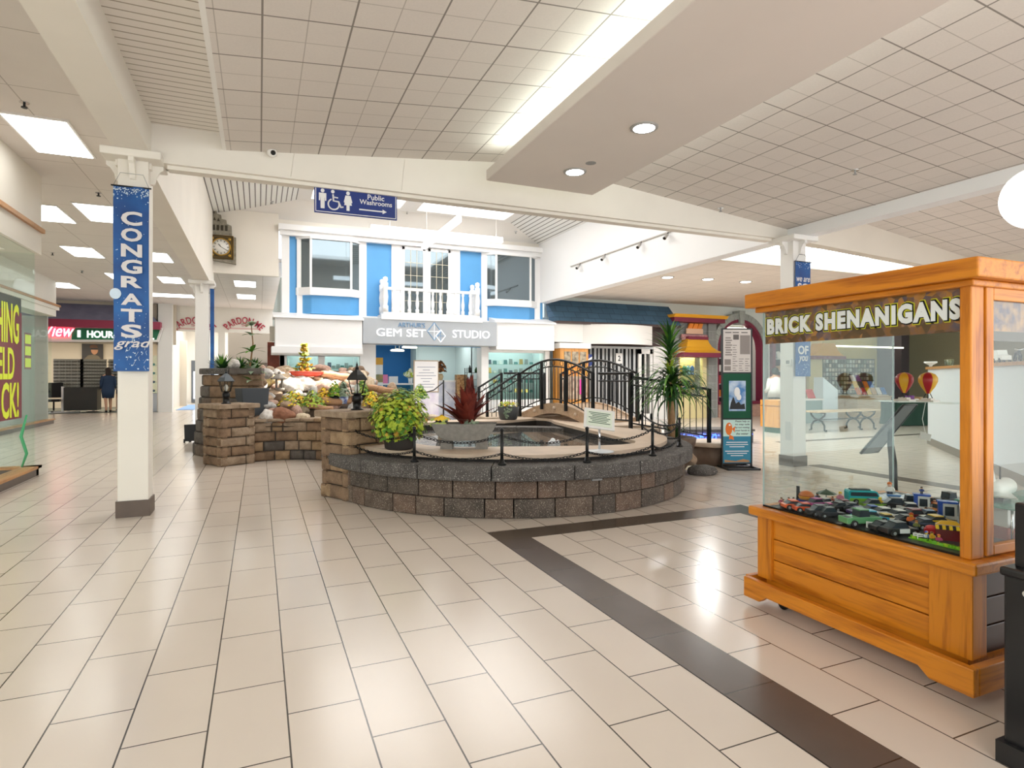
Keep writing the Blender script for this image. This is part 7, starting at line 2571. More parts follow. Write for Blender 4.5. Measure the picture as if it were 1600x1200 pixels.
# tilted dark panel on a stand behind the display case
d0 = 6.6
pts = [onD(1345, 709, d0), onD(1412, 633, d0 + 0.25), onD(1433, 632, d0 + 0.75), onD(1372, 706, d0 + 0.55)]
base = onZ(1397, 790, 0)
t = thing('panel_stand', 'tilted dark panel on a slim black floor stand behind the case', 'stand', (base.x, base.y, 0))
nv = (pts[1] - pts[0]).cross(pts[3] - pts[0]).normalized() * 0.02
m = MB().add(pts + [p_ + nv for p_ in pts], [(0, 1, 2, 3), (7, 6, 5, 4), (0, 4, 5, 1), (1, 5, 6, 2), (2, 6, 7, 3), (3, 7, 4, 0)])
m.build('panel', mat('panel_grey', '#55585a', 0.5), t, world=True)
cen = sum(pts, Vector()) / 4
m = MB().tube(pts, 0.012, 5, closed=True)
m.build('panel_edge', BLACK, t, world=True)
MB().tube([Vector((base.x, base.y, 0.02)), Vector((base.x - 0.02, base.y, 0.5)), cen + Vector((0, 0, -0.18)), cen], [0.045, 0.04, 0.035, 0.03], 8).build('pole', BLACK, t, world=True)
MB().cbox((0, 0, 0.012), (0.5, 0.4, 0.024), rz=0.3).build('base', BLACK, t)

# ---- mall directory stand
c_ = onZ(1151, 731, 0)
t = thing('directory_stand', 'tall black framed directory stand with map, poster and pond notice', 'sign', (c_.x, c_.y, 0), -0.36)
w = 0.225
MB().box(-w - 0.02, -w, -0.02, 0.02, 0.02, 2.21).build('upright', BLACK, t)
MB().box(w, w + 0.02, -0.02, 0.02, 0.02, 2.21).build('upright', BLACK, t)
for z in (0.06, 0.765, 1.495, 2.19):
    MB().box(-w, w, -0.02, 0.02, z, z + 0.02).build('cross_bar', BLACK, t)
MB().box(-0.26, 0.26, -0.28, -0.25, 0, 0.03).box(-0.26, 0.26, 0.25, 0.28, 0, 0.03).box(-0.26, -0.23, -0.28, 0.28, 0, 0.03).box(0.23, 0.26, -0.28, 0.28, 0, 0.03).box(-0.26, 0.26, -0.03, 0.03, 0, 0.03).build('base', BLACK, t)
mp = MB().box(-w, w, -0.012, 0.012, 1.515, 2.19).build('map_panel', mat('map_cream', '#d6cdc6', 0.4), t)
m = MB()
MG, MD = mat('map_grey', '#8f857f', 0.5), mat('map_dark', '#5d5551', 0.5)
for x0, x1, z0, z1, k in ((0.05, 0.21, 1.8, 2.1, 0), (-0.06, 0.03, 2.03, 2.11, 1), (-0.2, -0.1, 1.63, 1.72, 0), (-0.2, -0.1, 1.54, 1.61, 0), (-0.19, -0.08, 1.78, 2.08, 0)):
    if x0 == -0.19:
        for q in range(8):
            m.box(x0 + 0.004 * (q % 3), x1 - 0.02 * (q % 2), -0.014, -0.012, z0 + q * 0.038, z0 + q * 0.038 + 0.022, 0)
    else:
        m.box(x0, x1, -0.014, -0.012, z0, z1, k)
for r_ in range(12):
    for c in range(3):
        if r_ < 6 or c == 0:
            m.box(-0.07 + c * 0.1, -0.07 + c * 0.1 + random.uniform(0.04, 0.085), -0.014, -0.012, 1.54 + r_ * 0.036, 1.548 + r_ * 0.036, 1)
for x in (-0.19, -0.07, 0.07):
    m.box(x, x + 0.1, -0.014, -0.012, 2.135, 2.15, 1)
m.build('map_print', [MG, MD], mp)
gp = MB().box(-w, w, -0.012, 0.012, 0.785, 1.495).build('green_panel', mat('felt_green', '#14563c', 0.8), t)
ps2 = MB().box(-0.13, 0.14, -0.016, -0.012, 0.9, 1.38).build('poster', mat('poster_sky', '#3f7fc0', 0.4, col2='#cfe0f0', vscale=6), gp)
m = MB().ell((0.0, -0.017, 1.2), (0.05, 0.002, 0.08), 12, 6, 0).ell((0.03, -0.017, 1.12), (0.04, 0.002, 0.05), 12, 6, 0)
m.prism([(-0.12, 0.93), (0.13, 0.93), (0.12, 1.02), (0.06, 1.0), (0.03, 1.05), (-0.02, 1.02), (-0.06, 1.13), (-0.1, 1.03)], -0.019, -0.017, 'xz', 1)
m.build('poster_print', [BRIGHT, BLACK], ps2)
wp = MB().box(-w, w, -0.012, 0.012, 0.08, 0.765).build('pond_notice', mat('notice_teal', '#1f86a8', 0.4), t)
m = MB().box(-w, w, -0.013, -0.012, 0.5, 0.765)
m.build('pale_field', mat('notice_pale', '#cfeee6', 0.4), wp)
m = MB().prism([(-0.2, 0.09), (0.2, 0.09), (0.2, 0.12), (0.1, 0.14), (-0.02, 0.11), (-0.2, 0.13)], -0.014, -0.012, 'xz')
m.build('seabed', mat('seabed_tan', '#b98a5c', 0.5), wp)
m = MB().ell((-0.13, -0.014, 0.62), (0.055, 0.003, 0.1), 16, 10).prism([(-0.12, 0.53), (-0.06, 0.5), (-0.05, 0.44), (-0.09, 0.46), (-0.13, 0.45)], -0.015, -0.013, 'xz')
m.prism([(-0.08, 0.62), (-0.03, 0.66), (-0.04, 0.56)], -0.015, -0.013, 'xz')
m.build('fish', mat('fish_orange', '#ef7a1c', 0.5), wp)
MB().ell((-0.12, -0.018, 0.68), (0.016, 0.002, 0.016), 10, 6).build('fish_eye', BRIGHT, wp)
for i, ln in enumerate(('Please help us', 'to stay safe', 'by not resting', 'your hands in', 'the water')):
    lettering(ln, face((0.085, -0.014, 0.735 - i * 0.048)), 0.23 - 0.03 * (i == 4), 0.034, BLACK, wp, 'lettering', 0.01, 0.001, 0.15)
m = MB()
for k in range(7):
    if k == 3:
        continue
    w_ = (0.17, 0.18, 0.12, 0, 0.19, 0.16, 0.1)[k]
    m.box(-w_, w_, -0.014, -0.012, 0.40 - k * 0.035, 0.412 - k * 0.035)
m.build('lines', BRIGHT, wp)

# white globe lamp at the right edge
p = onD(1621, 309, 3.4)
t = thing('globe_lamp', 'large white globe pendant lamp at the right edge above the case', 'lamp', p)
MB().ell((0, 0, 0), 0.175, 28, 18).build('globe', mat('globe_white', '#ffffff', 0.3, emit=0.9), t)
MB().lathe([(0.05, 0.16), (0.06, 0.18), (0.03, 0.22), (0, 0.22)], n=16).build('cap', WHITE, t)
zc_ = 4.30 - 0.0971 * (p.x - 3.45)
MB().cyl((0, 0, 0.2), (0, 0, zc_ - p.z), 0.008, n=6).build('cord', WHITE, t)

p = onY(872, 466, 16.3)
t = tag(MB().prism([(-0.18, 0.0), (0.05, -0.12), (0.2, 0.06), (0.12, 0.1)], -0.04, 0.0, 'xz').build('red_plate', mat('plate_red', '#c3202c', 0.4)), 'small red plate high on the wall above the left end of blue shingles', 'sign')
t.location = p
# ================================================================ OAK DISPLAY CASE
OAKY = woodmat('oak_along', '#d98720', '#a4560a', 'y', 0.8, 0.3)
OAKX = woodmat('oak_across', '#d98720', '#a4560a', 'x', 0.8, 0.3)
OAKZ = woodmat('oak_upright', '#d98720', '#a4560a', 'z', 0.8, 0.3)
CX0, CX1, CY0, CY1 = 2.95, 4.2, 1.655, 2.86
cs = thing('display_case', 'large square oak display case with glass sides full of toy models', 'display case', ((CX0 + CX1) / 2, (CY0 + CY1) / 2, 0))
Wd = dict(parent=cs, world=True)
# plinth with bracket feet
m = MB().prism([(CY0 - 0.07, 0.05), (CY0 + 0.12, 0.05), (CY0 + 0.17, 0.09), (CY1 - 0.12, 0.09), (CY1 - 0.07, 0.05), (CY1 + 0.055, 0.05), (CY1 + 0.055, 0.175), (CY0 - 0.07, 0.175)], CX0 - 0.1, CX0 - 0.06, 'yz')
m.build('plinth', OAKY, bevel=0.006, **Wd)
m = MB().prism([(CY0 - 0.07, 0.05), (CY0 + 0.12, 0.05), (CY0 + 0.17, 0.09), (CY1 - 0.12, 0.09), (CY1 - 0.07, 0.05), (CY1 + 0.055, 0.05), (CY1 + 0.055, 0.175), (CY0 - 0.07, 0.175)], CX1 + 0.06, CX1 + 0.1, 'yz')
m.build('plinth', OAKY, bevel=0.006, **Wd)
for y in (CY0 - 0.07, CY1 + 0.04):
    m = MB().prism([(CX0 - 0.06, 0.05), (CX0 + 0.12, 0.05), (CX0 + 0.17, 0.09), (CX1 - 0.12, 0.09), (CX1 - 0.07, 0.05), (CX1 + 0.06, 0.05), (CX1 + 0.06, 0.175), (CX0 - 0.06, 0.175)], y, y + 0.04, 'xz')
    m.build('plinth', OAKX, bevel=0.006, **Wd)
for x, y in ((CX0 + 0.06, CY0 + 0.2), (CX0 + 0.06, CY1 - 0.12), (CX1 - 0.1, CY0 + 0.2), (CX1 - 0.1, CY1 - 0.12)):
    MB().cyl((x - 0.015, y, 0.035), (x + 0.015, y, 0.035), 0.035, n=16).cyl((x, y, 0.05), (x, y, 0.1), 0.015).build('caster', BLACK, **Wd)
MB().box(CX0 + 0.02, CX1 - 0.02, CY0 + 0.02, CY1 - 0.02, 0.1, 0.57).build('carcass', OAKY, **Wd)
for k in range(3):
    z0 = 0.175 + k * 0.13
    MB().box(CX0 - 0.0, CX0 + 0.02, CY0 + 0.17, CY1 - 0.09, z0 + 0.003, z0 + 0.127).build('front_board', OAKY, bevel=0.004, **Wd)
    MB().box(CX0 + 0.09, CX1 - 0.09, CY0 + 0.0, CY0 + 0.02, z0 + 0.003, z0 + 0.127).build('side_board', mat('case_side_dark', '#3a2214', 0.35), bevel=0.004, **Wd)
for y0, y1 in ((CY0 - 0.02, CY0 + 0.17), (CY1 - 0.09, CY1 + 0.02)):
    MB().box(CX0 - 0.02, CX0 + 0.09, y0, y1, 0.175, 0.565).build('corner_panel', OAKZ, bevel=0.006, **Wd)
MB().box(CX0 - 0.06, CX1 + 0.06, CY0 - 0.055, CY1 + 0.06, 0.565, 0.622).build('ledge', OAKY, bevel=0.012, **Wd)
MB().box(CX0 + 0.03, CX1 - 0.02, CY0 + 0.03, CY1 - 0.03, 0.6, 0.63).build('deck', mat('deck_dark_grey', '#3b3e40', 0.4), **Wd)
# posts, door, crown
MB().box(CX0 - 0.01, CX0 + 0.085, CY0 - 0.01, CY0 + 0.04, 0.622, 1.88).build('corner_post', OAKZ, bevel=0.006, **Wd)
MB().box(CX0 + 0.095, CX0 + 0.15, CY0 - 0.015, CY0 + 0.015, 0.63, 1.87).build('door_stile', OAKZ, bevel=0.004, **Wd)
m = MB().box(CX1 - 0.06, CX1, CY0 - 0.015, CY0 + 0.015, 0.63, 1.87)
m.build('door_stile', OAKZ, bevel=0.004, **Wd)
for _ in (0,):
    MB().box(CX0 + 0.15, CX1 - 0.06, CY0 - 0.015, CY0 + 0.015, 1.8, 1.87).build('door_rail', OAKX, bevel=0.004, **Wd)
    m = MB().box(CX0 + 0.15, CX1 - 0.06, CY0 - 0.015, CY0 + 0.015, 0.63, 0.675)
    m.build('door_rail', OAKX, bevel=0.004, **Wd)
MB().box(CX0 - 0.075, CX1 + 0.075, CY0 - 0.075, CY1 + 0.075, 1.885, 1.975).build('crown', OAKY, bevel=0.008, **Wd)
MB().box(CX0 - 0.03, CX1 + 0.03, CY0 - 0.03, CY1 + 0.03, 1.855, 1.885).build('crown_moulding', OAKY, bevel=0.006, **Wd)
CG = glass('case_glass', '#f9fcfb', 0.0, 0.01, 0.14)
MB().box(CX0 + 0.012, CX0 + 0.018, CY0 + 0.04, CY1, 0.628, 1.87).build('front_pane', CG, **Wd)
MB().box(CX0 + 0.02, CX1, CY1 - 0.006, CY1, 0.628, 1.87).build('left_pane', CG, **Wd)
MB().box(CX1 - 0.006, CX1, CY0 + 0.02, CY1 - 0.01, 0.628, 1.87).build('back_pane', CG, **Wd)
MB().box(CX0 + 0.15, CX1 - 0.06, CY0 - 0.003, CY0 + 0.003, 0.675, 1.8).build('door_pane', CG, **Wd)
EDG = mat('glass_edge', '#a9bdb8', 0.2)
MB().box(CX0 + 0.01, CX0 + 0.019, CY1 - 0.001, CY1 + 0.004, 0.628, 1.87).box(CX1 - 0.004, CX1 + 0.004, CY1 - 0.001, CY1 + 0.004, 0.628, 1.87).build('pane_edge', EDG, **Wd)
MB().box(CX0 + 0.008, CX0 + 0.022, CY0 + 0.04, CY1, 0.622, 0.632).build('bottom_gasket', BLACK, **Wd)
# printed header
hm = bpy.data.materials.new('header_print')
hm.use_nodes = True
nt = hm.node_tree
b = nt.nodes['Principled BSDF']
b.inputs['Roughness'].default_value = 0.35
geo = N(nt, 'ShaderNodeNewGeometry')
vo = N(nt, 'ShaderNodeTexVoronoi')
vo.inputs['Scale'].default_value = 26
no = N(nt, 'ShaderNodeTexNoise')
no.inputs['Scale'].default_value = 3.5
no.inputs['Detail'].default_value = 6
nt.links.new(geo.outputs['Position'], vo.inputs['Vector'])
nt.links.new(geo.outputs['Position'], no.inputs['Vector'])
sp = N(nt, 'ShaderNodeSeparateColor')
nt.links.new(vo.outputs['Color'], sp.inputs[0])
ad = N(nt, 'ShaderNodeMath', operation='MULTIPLY_ADD')
ad.inputs[1].default_value = 0.3
nt.links.new(sp.outputs[0], ad.inputs[0])
nt.links.new(no.outputs['Fac'], ad.inputs[2])
rp = N(nt, 'ShaderNodeValToRGB')
els = [(0.0, '#54402e'), (0.5, '#6b4f36'), (0.6, '#96653a'), (0.68, '#6a5a6a'), (0.76, '#c98a4c'), (0.84, '#b3782e'), (0.95, '#e0b98c')]
rp.color_ramp.elements[0].color = lin(els[0][1])
rp.color_ramp.elements[1].position = 1.0
rp.color_ramp.elements[1].color = lin(els[-1][1])
for p_, c_ in els[1:-1]:
    e = rp.color_ramp.elements.new(p_)
    e.color = lin(c_)
nt.links.new(ad.outputs[0], rp.inputs['Fac'])
nt.links.new(rp.outputs['Color'], b.inputs['Base Color'])
hd = MB().box(CX0 + 0.019, CX0 + 0.024, CY0 + 0.04, CY1 - 0.01, 1.655, 1.86).build('header_sheet', hm, **Wd)
hs = MB().box(CX0 + 0.15, CX1 - 0.06, CY0 + 0.004, CY0 + 0.009, 1.66, 1.8).build('header_sheet', mat('header_print_side', '#b5824f', 0.35, col2='#5f4a5a', vscale=22), **Wd)
MB().box(CX0 + 0.15, CX1 - 0.06, CY0 + 0.004, CY0 + 0.009, 1.615, 1.66).build('header_band', mat('band_brown', '#5a4a3c', 0.4), **Wd)
y0_, y1_ = onX(1193, 506, CX0).y, onX(1504, 487, CX0).y
for off, ext, m_, dx, gx in ((0.125, 0.001, mat('letter_yellow', '#d9d32a', 0.4), 0.0, 0.03), (0.09, 0.002, BLACK, 0.001, 0.018), (0.06, 0.003, mat('letter_white', '#fbfbfb', 0.35), 0.0015, 0.0)):
    w_, h_ = (y0_ - y1_ - 0.03) + gx, 0.1 + gx * 0.75
    # each layer is the same word grown outward
    lettering('BRICK SHENANIGANS', face((CX0 + 0.0185 - dx * 0.3 - 0.001, (y0_ + y1_) / 2, 1.762), -PI / 2), w_, h_, m_, hd, 'lettering', off, ext, 0.0, None, 1.2, world=True)

# inner shelf for the balloons, shelf with white shuttle
SH_Z = 1.28
MB().box(CX1 - 0.22, CX1 - 0.008, CY1 - 0.52, CY1 - 0.01, SH_Z - 0.006, SH_Z).build('clear_shelf', CG, **Wd)
MB().box(CX0 + 0.4, CX1 - 0.15, CY0 + 0.03, CY0 + 0.3, 0.80, 0.808).build('green_shelf', mat('green_shelf', '#4f8d78', 0.15), **Wd)
for x, y in ((CX0 + 0.42, CY0 + 0.05), (CX1 - 0.17, CY0 + 0.05), (CX0 + 0.42, CY0 + 0.28), (CX1 - 0.17, CY0 + 0.28)):
    MB().cyl((x, y, 0.63), (x, y, 0.80), 0.006, n=6).build('shelf_peg', CHROME, **Wd)
BR, BY_ = mat('balloon_red', '#b5202a', 0.35), mat('balloon_yellow', '#eeb02c', 0.35)
for px, swap, lb in ((1413, 0, 'left toy hot air balloon, red at left with yellow middle, over white bricks'), (1450, 1, 'right toy hot air balloon, yellow at left with red middle, beside hanging tag')):
    p = onX(px, 626, CX1 - 0.1)
    t = thing('toy_balloon', lb, 'toy balloon', (CX1 - 0.1, p.y, SH_Z))
    m = MB()
    prof = [(0.012, 0.055), (0.02, 0.07), (0.04, 0.1), (0.055, 0.135), (0.055, 0.16), (0.042, 0.182), (0.02, 0.194), (0.0, 0.198)]
    n = 24
    for k in range(len(prof) - 1):
        (r0, z0), (r1, z1) = prof[k], prof[k + 1]
        for i in range(n):
            q0, q1 = 2 * PI * i / n, 2 * PI * (i + 1) / n
            m.add([(r0 * math.cos(q0), r0 * math.sin(q0), z0), (r0 * math.cos(q1), r0 * math.sin(q1), z0), (r1 * math.cos(q1), r1 * math.sin(q1), z1), (r1 * math.cos(q0), r1 * math.sin(q0), z1)], [(0, 1, 2, 3)], ((i // 4) + swap) % 2, True)
    m.build('envelope', [BR, BY_], t)
    m = MB()
    for q in range(4):
        a = q * PI / 2 + 0.5
        m.cyl((0.012 * math.cos(a), 0.012 * math.sin(a), 0.055), (0.025 * math.cos(a), 0.025 * math.sin(a), 0.022), 0.0025, n=5)
    m.build('rope', DARK, t)
    MB().box(-0.035, 0.035, -0.055, 0.055, 0, 0.012).box(-0.02, 0.02, -0.03, 0.03, 0.012, 0.024).build('brick_base', mat('brick_white_pink', '#efe3da', 0.4), t)
p = onX(1446, 650, CX1 - 0.12)
t = thing('hanging_tag', 'small white tag hanging on a thread below the right toy balloon', 'tag', (CX1 - 0.12, p.y, 1.0), -PI / 2)
zt = SH_Z - 0.006 - 1.0
MB().tube([(0, 0, zt), (-0.02, 0, zt * 0.6), (0.0, 0, 0.07)], 0.002, 4).build('thread', WHITE, t)
MB().cbox((0, 0, 0.05), (0.07, 0.003, 0.045), R=Matrix.Rotation(0.2, 3, 'Y')).build('card', WHITE, t)

# ---- toys
DK = 0.63
WH = mat('toy_wheel', '#1a1a1b', 0.6)
HUB = mat('toy_hub', '#b9bbbd', 0.3, 0.5)
TGL = mat('toy_window', '#27323a', 0.4)


def wheels(t, xs, w, r):
    for x in xs:
        for y in (-w, w):
            wq = MB().cyl((x, y - 0.008, r), (x, y + 0.008, r), r, n=14).build('wheel', WH, t)
            MB().cyl((x, y - 0.0085, r), (x, y + 0.0085, r), r * 0.5, n=10).build('hub', HUB, wq)


def proto_car(kind, mt):
    t = thing('toy_car', 'x', 'toy car', (0, 0, DK))
    if kind == 'sports':
        pr = [(-.075, .012), (.075, .012), (.078, .022), (.07, .03), (.03, .034), (.0, .036), (-.06, .036), (-.076, .032)]
        cab = [(.032, .033), (.01, .05), (-.03, .052), (-.062, .036)]
    elif kind == 'sedan':
        pr = [(-.08, .012), (.08, .012), (.082, .03), (.03, .036), (-.05, .038), (-.08, .036)]
        cab = [(.035, .035), (.018, .058), (-.03, .06), (-.055, .037)]
    elif kind == 'pickup':
        pr = [(-.09, .014), (.09, .014), (.092, .03), (.085, .042), (.03, .045), (-.09, .043)]
        cab = [(.03, .044), (.024, .074), (-.018, .076), (-.024, .044)]
    elif kind == 'van':
        pr = [(-.09, .014), (.085, .014), (.09, .035), (.075, .075), (.06, .082), (-.085, .082), (-.09, .07)]
        cab = [(.078, .048), (.066, .072), (-.08, .072), (-.08, .05)]
    w = .034 if kind != 'van' else .038
    MB().prism(pr, -w, w, 'xz').build('body', mt, t, bevel=0.003)
    if kind == 'van':
        MB().prism(cab, -w - .001, w + .001, 'xz').build('windows', TGL, t)
        MB().box(-.07, .04, -.02, .02, .082, .088).build('roof_rack', DARK, t)
    else:
        MB().prism(cab, -w * .82, w * .82, 'xz').build('cabin', TGL, t)
        c2_ = [(x * .9, z) for x, z in cab]
        zt_ = max(z for _, z in cab)
        xs_ = [x for x, z in cab if z > zt_ - .004]
        MB().box(min(xs_) - .002, max(xs_) + .002, -w * .8, w * .8, zt_ - .003, zt_ + .003).build('roof', mt, t)
    if kind == 'pickup':
        MB().box(-.086, -.026, -w * .8, w * .8, .043, .0435).build('bed', DARK, t)
    wheels(t, (-.05, .05) if kind != 'pickup' else (-.055, .058), w, .016)
    return t


TOYC = {}


def tm(c_):
    if c_ not in TOYC:
        TOYC[c_] = mat('toy_' + c_.lstrip('#'), c_, 0.3)
    return TOYC[c_]


def deckpt(px, py):
    p = onZ(px, py, DK)
    p.x = min(max(p.x, CX0 + 0.1), CX1 - 0.1)
    p.y = min(max(p.y, CY0 + 0.12), CY1 - 0.06)
    return p


CARS = [('sports', 1233, 796, '#e8622a', -2.6, 'orange toy sports car nearest the left corner of case', 1),
        ('sports', 1255, 800, '#e0531f', -2.7, 'orange toy sports car right of the first orange one', 1),
        ('sedan', 1276, 792, '#a8347e', -2.3, 'magenta toy car behind the orange cars', .9),
        ('sports', 1300, 797, '#d65aa0', -2.5, 'pink toy car right of the magenta one', .8),
        ('sedan', 1276, 806, '#2b2c30', -2.6, 'black toy car left of the green pickup, front row', 1),
        ('sedan', 1296, 808, '#33343a', -2.6, 'dark grey toy car touching distance left of green pickup', .95),
        ('pickup', 1332, 822, '#5f9a68', -2.5, 'pale green toy pickup truck in the front row', 1.15),
        ('sedan', 1359, 816, '#2fa6c4', -2.6, 'cyan toy car just behind the green pickup', 1.1),
        ('sports', 1378, 831, '#1f2124', -2.55, 'black toy car left of the black and white one', 1),
        ('sedan', 1398, 836, '#26282b', -2.5, 'black toy patrol car with white doors near the front', 1.1),
        ('van', 1347, 786, '#27a7ac', -2.75, 'teal and green toy camper van with roof rack in the back row', 1.05),
        ('sports', 1313, 798, '#202124', -2.4, 'black toy racing car before the umbrella table', 1),
        ('sports', 1333, 799, '#2a2b31', -2.6, 'second black racing car right of the umbrella table', 1),
        ('sedan', 1401, 795, '#25272a', -2.9, 'black toy car right of the teal van', 1.1),
        ('sports', 1384, 807, '#e9e9e6', -2.6, 'white toy racing car in the middle of the deck', 1),
        ('sports', 1366, 803, '#2c56b0', -2.6, 'blue toy racing car left of the white one', .95),
        ('sports', 1407, 811, '#e4e3df', -2.5, 'second white toy car, right of the first white racing car', 1),
        ('sports', 1386, 816, '#e6c12c', -2.5, 'yellow toy car behind the black patrol car', .9),
        ('sedan', 1430, 812, '#7a2232', -2.6, 'dark red and white toy car in the middle right', 1),
        ('sedan', 1424, 800, '#d8d8d4', -2.8, 'white toy car beside the blue and white kiosk', .9),
        ('sports', 1465, 822, '#edc324', -2.55, 'yellow toy sports car before the striped stall', 1.1),
        ('sports', 1448, 826, '#1d2b4a', -2.6, 'navy toy car left of the yellow sports car', 1),
        ('pickup', 1466, 803, '#e28b26', -2.4, 'orange toy truck under the second blue kiosk', .8),
        ('pickup', 1482, 790, '#3c3a38', -2.4, 'dark toy jeep at the back near the corner post', 1.1)]
CARS += [('sports', 1322, 793, '#7a1f2a', -2.7, 'dark red toy car behind the black racing cars', .9), ('sedan', 1290, 790, '#e6e4de', -2.2, 'white toy car under the green umbrella', .8),
         ('sports', 1344, 805, '#4a2f6a', -2.6, 'purple toy car right behind the green pickup cab', .9), ('sedan', 1366, 794, '#3a3c40', -2.7, 'dark grey toy car in front of the camper van', .9),
         ('sports', 1417, 818, '#2a2c30', -2.6, 'black toy car left of the orange robot figure', .9), ('sports', 1432, 806, '#c23a2c', -2.4, 'red toy car before the tall blue kiosk', .8),
         ('sedan', 1452, 812, '#5a7a9a', -2.6, 'blue grey toy car left of the orange truck', .9), ('sports', 1447, 818, '#e9e7e0', -2.6, 'white toy car behind the navy car', .8),
         ('pickup', 1420, 790, '#2f3a34', -2.9, 'dark green toy jeep before the wavy base', .85), ('sports', 1240, 790, '#f08a3a', -2.5, 'light orange toy car at far left behind the orange cars', .7)]
PROTO = {}
for kind, px, py, col, rz, lb, sc_ in CARS:
    rz += 2.2
    p = deckpt(px, py)
    if kind not in PROTO:
        t = proto_car(kind, tm(col))
        t.location, t.rotation_euler, t.scale = (p.x, p.y, DK), (0, 0, rz), (sc_,) * 3
        t['label'] = lb
        t['group'] = 'toy cars in the display case'
        PROTO[kind] = t
    else:
        t = dup(PROTO[kind], (p.x, p.y, DK), rz, lb)
        t.scale = (sc_,) * 3
        for k in kids(t):
            if k.name.startswith(('body', 'roof')) and not k.name.startswith('roof_rack'):
                k.material_slots[0].link = 'OBJECT'
                k.material_slots[0].material = tm(col)
    if 'patrol' in lb:
        MB().box(-.02, .03, -.0355, .0355, .014, .034).build('white_door', tm('#f0f0ee'), t)
    if 'camper' in lb:
        MB().box(-.085, .08, -.0395, .0395, .014, .036).build('green_side', tm('#7fae3a'), t)


def proto_fig():
    t = thing('toy_figure', 'x', 'toy figure', (0, 0, DK))
    MB().box(-.007, -.0005, -.005, .005, 0, .016).build('leg', tm('#3a3f4a'), t)
    MB().box(.0005, .007, -.005, .005, 0, .016).build('leg', tm('#3a3f4a'), t)
    MB().prism([(-.0085, .016), (.0085, .016), (.006, .03), (-.006, .03)], -.005, .005, 'xz').build('torso', tm('#c43a3a'), t)
    m = MB()
    for s_ in (-1, 1):
        m.tube([(s_ * .008, 0, .028), (s_ * .011, -.002, .022), (s_ * .0105, -.008, .018)], .0028, 6)
    m.build('arms', tm('#c43a3a'), t)
    MB().cyl((0, 0, .03), (0, 0, .039), .0055, n=12).build('head', tm('#e9b23c'), t)
    MB().ell((0, .0008, .0385), (.0066, .0066, .0055), 12, 8).build('hair', tm('#3d2b20'), t)
    return t


FIGS = [(1198, 789, '#c86a7a', '#e5b49a', '#3a3a3c', 'leftmost toy figure at the left glass corner', 1.0), (1203, 793, '#b03a4a', '#e5b49a', '#4a2a20', 'second toy figure from the left glass corner', 1.0),
        (1211, 789, '#a0486a', '#e5b49a', '#6a4a30', 'toy figure behind the first orange car', 1.2), (1222, 786, '#5a4a6a', '#e5b49a', '#5a3a20', 'toy figure left of the giant burger', 1.1), (1229, 785, '#c98aa0', '#e5b49a', '#2a2a2a', 'toy figure just left of the burger stand', 1.0),
        (1267, 781, '#4a5a8a', '#b98a6a', '#1a1a1a', 'toy figure between burger and green umbrella', 1.3), (1280, 786, '#8a6a4a', '#e5b49a', '#5a3a20', 'seated toy figure left under the green umbrella', 1.0), (1301, 786, '#b0604a', '#e5b49a', '#5a3a20', 'toy figure right under the green umbrella', 1.0),
        (1313, 786, '#d98aa0', '#e5b49a', '#d9b02c', 'pink toy figure holding a green rod', 1.7), (1331, 784, '#3a6a4a', '#5a4a3a', '#1a1a1a', 'dark toy figure at left of the teal camper van', 1.1),
        (1390, 776, '#efe9e0', '#e5b49a', '#d9702c', 'big orange-haired white toy figure on the blue wavy base', 2.3), (1375, 794, '#e0c02c', '#e9b23c', '#d9c32c', 'yellow-capped toy figure between van and black car', 1.6),
        (1424, 822, '#e0702c', '#d9a02c', '#c9501c', 'orange toy robot figure in front of dark red car', 1.7), (1432, 828, '#8a8f4a', '#d9b06a', '#a0602c', 'brown toy figure right of the orange robot', 1.2),
        (1435, 848, '#5a7fc0', '#e9d23c', '#e9e9e9', 'white-headed toy figure at left on the green ground', 1.2), (1447, 846, '#e9e9e9', '#e9c23c', '#3a5ac0', 'blue-capped toy figure on the green ground', 1.2), (1456, 847, '#d9a02c', '#e9c23c', '#7a4a2a', 'gold toy figure in the middle of green ground', 1.2),
        (1467, 850, '#c04a7a', '#e9c23c', '#e9702c', 'pink toy figure at right on the green ground', 1.1), (1441, 779, '#3a4a8a', '#c99a7a', '#1a1a1a', 'dark toy figure on top of the blue and white kiosk', 1.0), (1460, 793, '#b05a3a', '#e5b49a', '#3a2a20', 'toy figure standing between the two kiosks', 1.3), (1447, 806, '#d9c8b0', '#e5b49a', '#5a3a20', 'beige toy figure beside the white car', 1.2), (1413, 800, '#7a2a3a', '#e5b49a', '#4a2a20', 'small maroon toy figure behind the white cars', 1.0)]
fp_ = None
random.seed(2)
for px, py, tc_, hc, hr, lb, s_ in FIGS:
    p = deckpt(px, py)
    z = DK
    if 'on top' in lb:
        q_ = deckpt(1440, 795)
        p.x, p.y = q_.x, q_.y
        z = DK + 0.084 * 1.1 + 0.001
    if fp_ is None:
        fp_ = t = proto_fig()
        t.location = (p.x, p.y, z)
        t['label'] = lb
        t['group'] = 'toy figures in the display case'
    else:
        t = dup(fp_, (p.x, p.y, z), None, lb)
    t.rotation_euler = (0, 0, -0.9 + random.uniform(-0.6, 0.6))
    t.scale = (s_,) * 3
    for k in kids(t):
        q = k.name.split('.')[0]
        c_ = {'torso': tc_, 'arms': tc_, 'head': hc, 'hair': hr}.get(q)
        if c_:
            k.material_slots[0].link = 'OBJECT'
            k.material_slots[0].material = tm(c_)
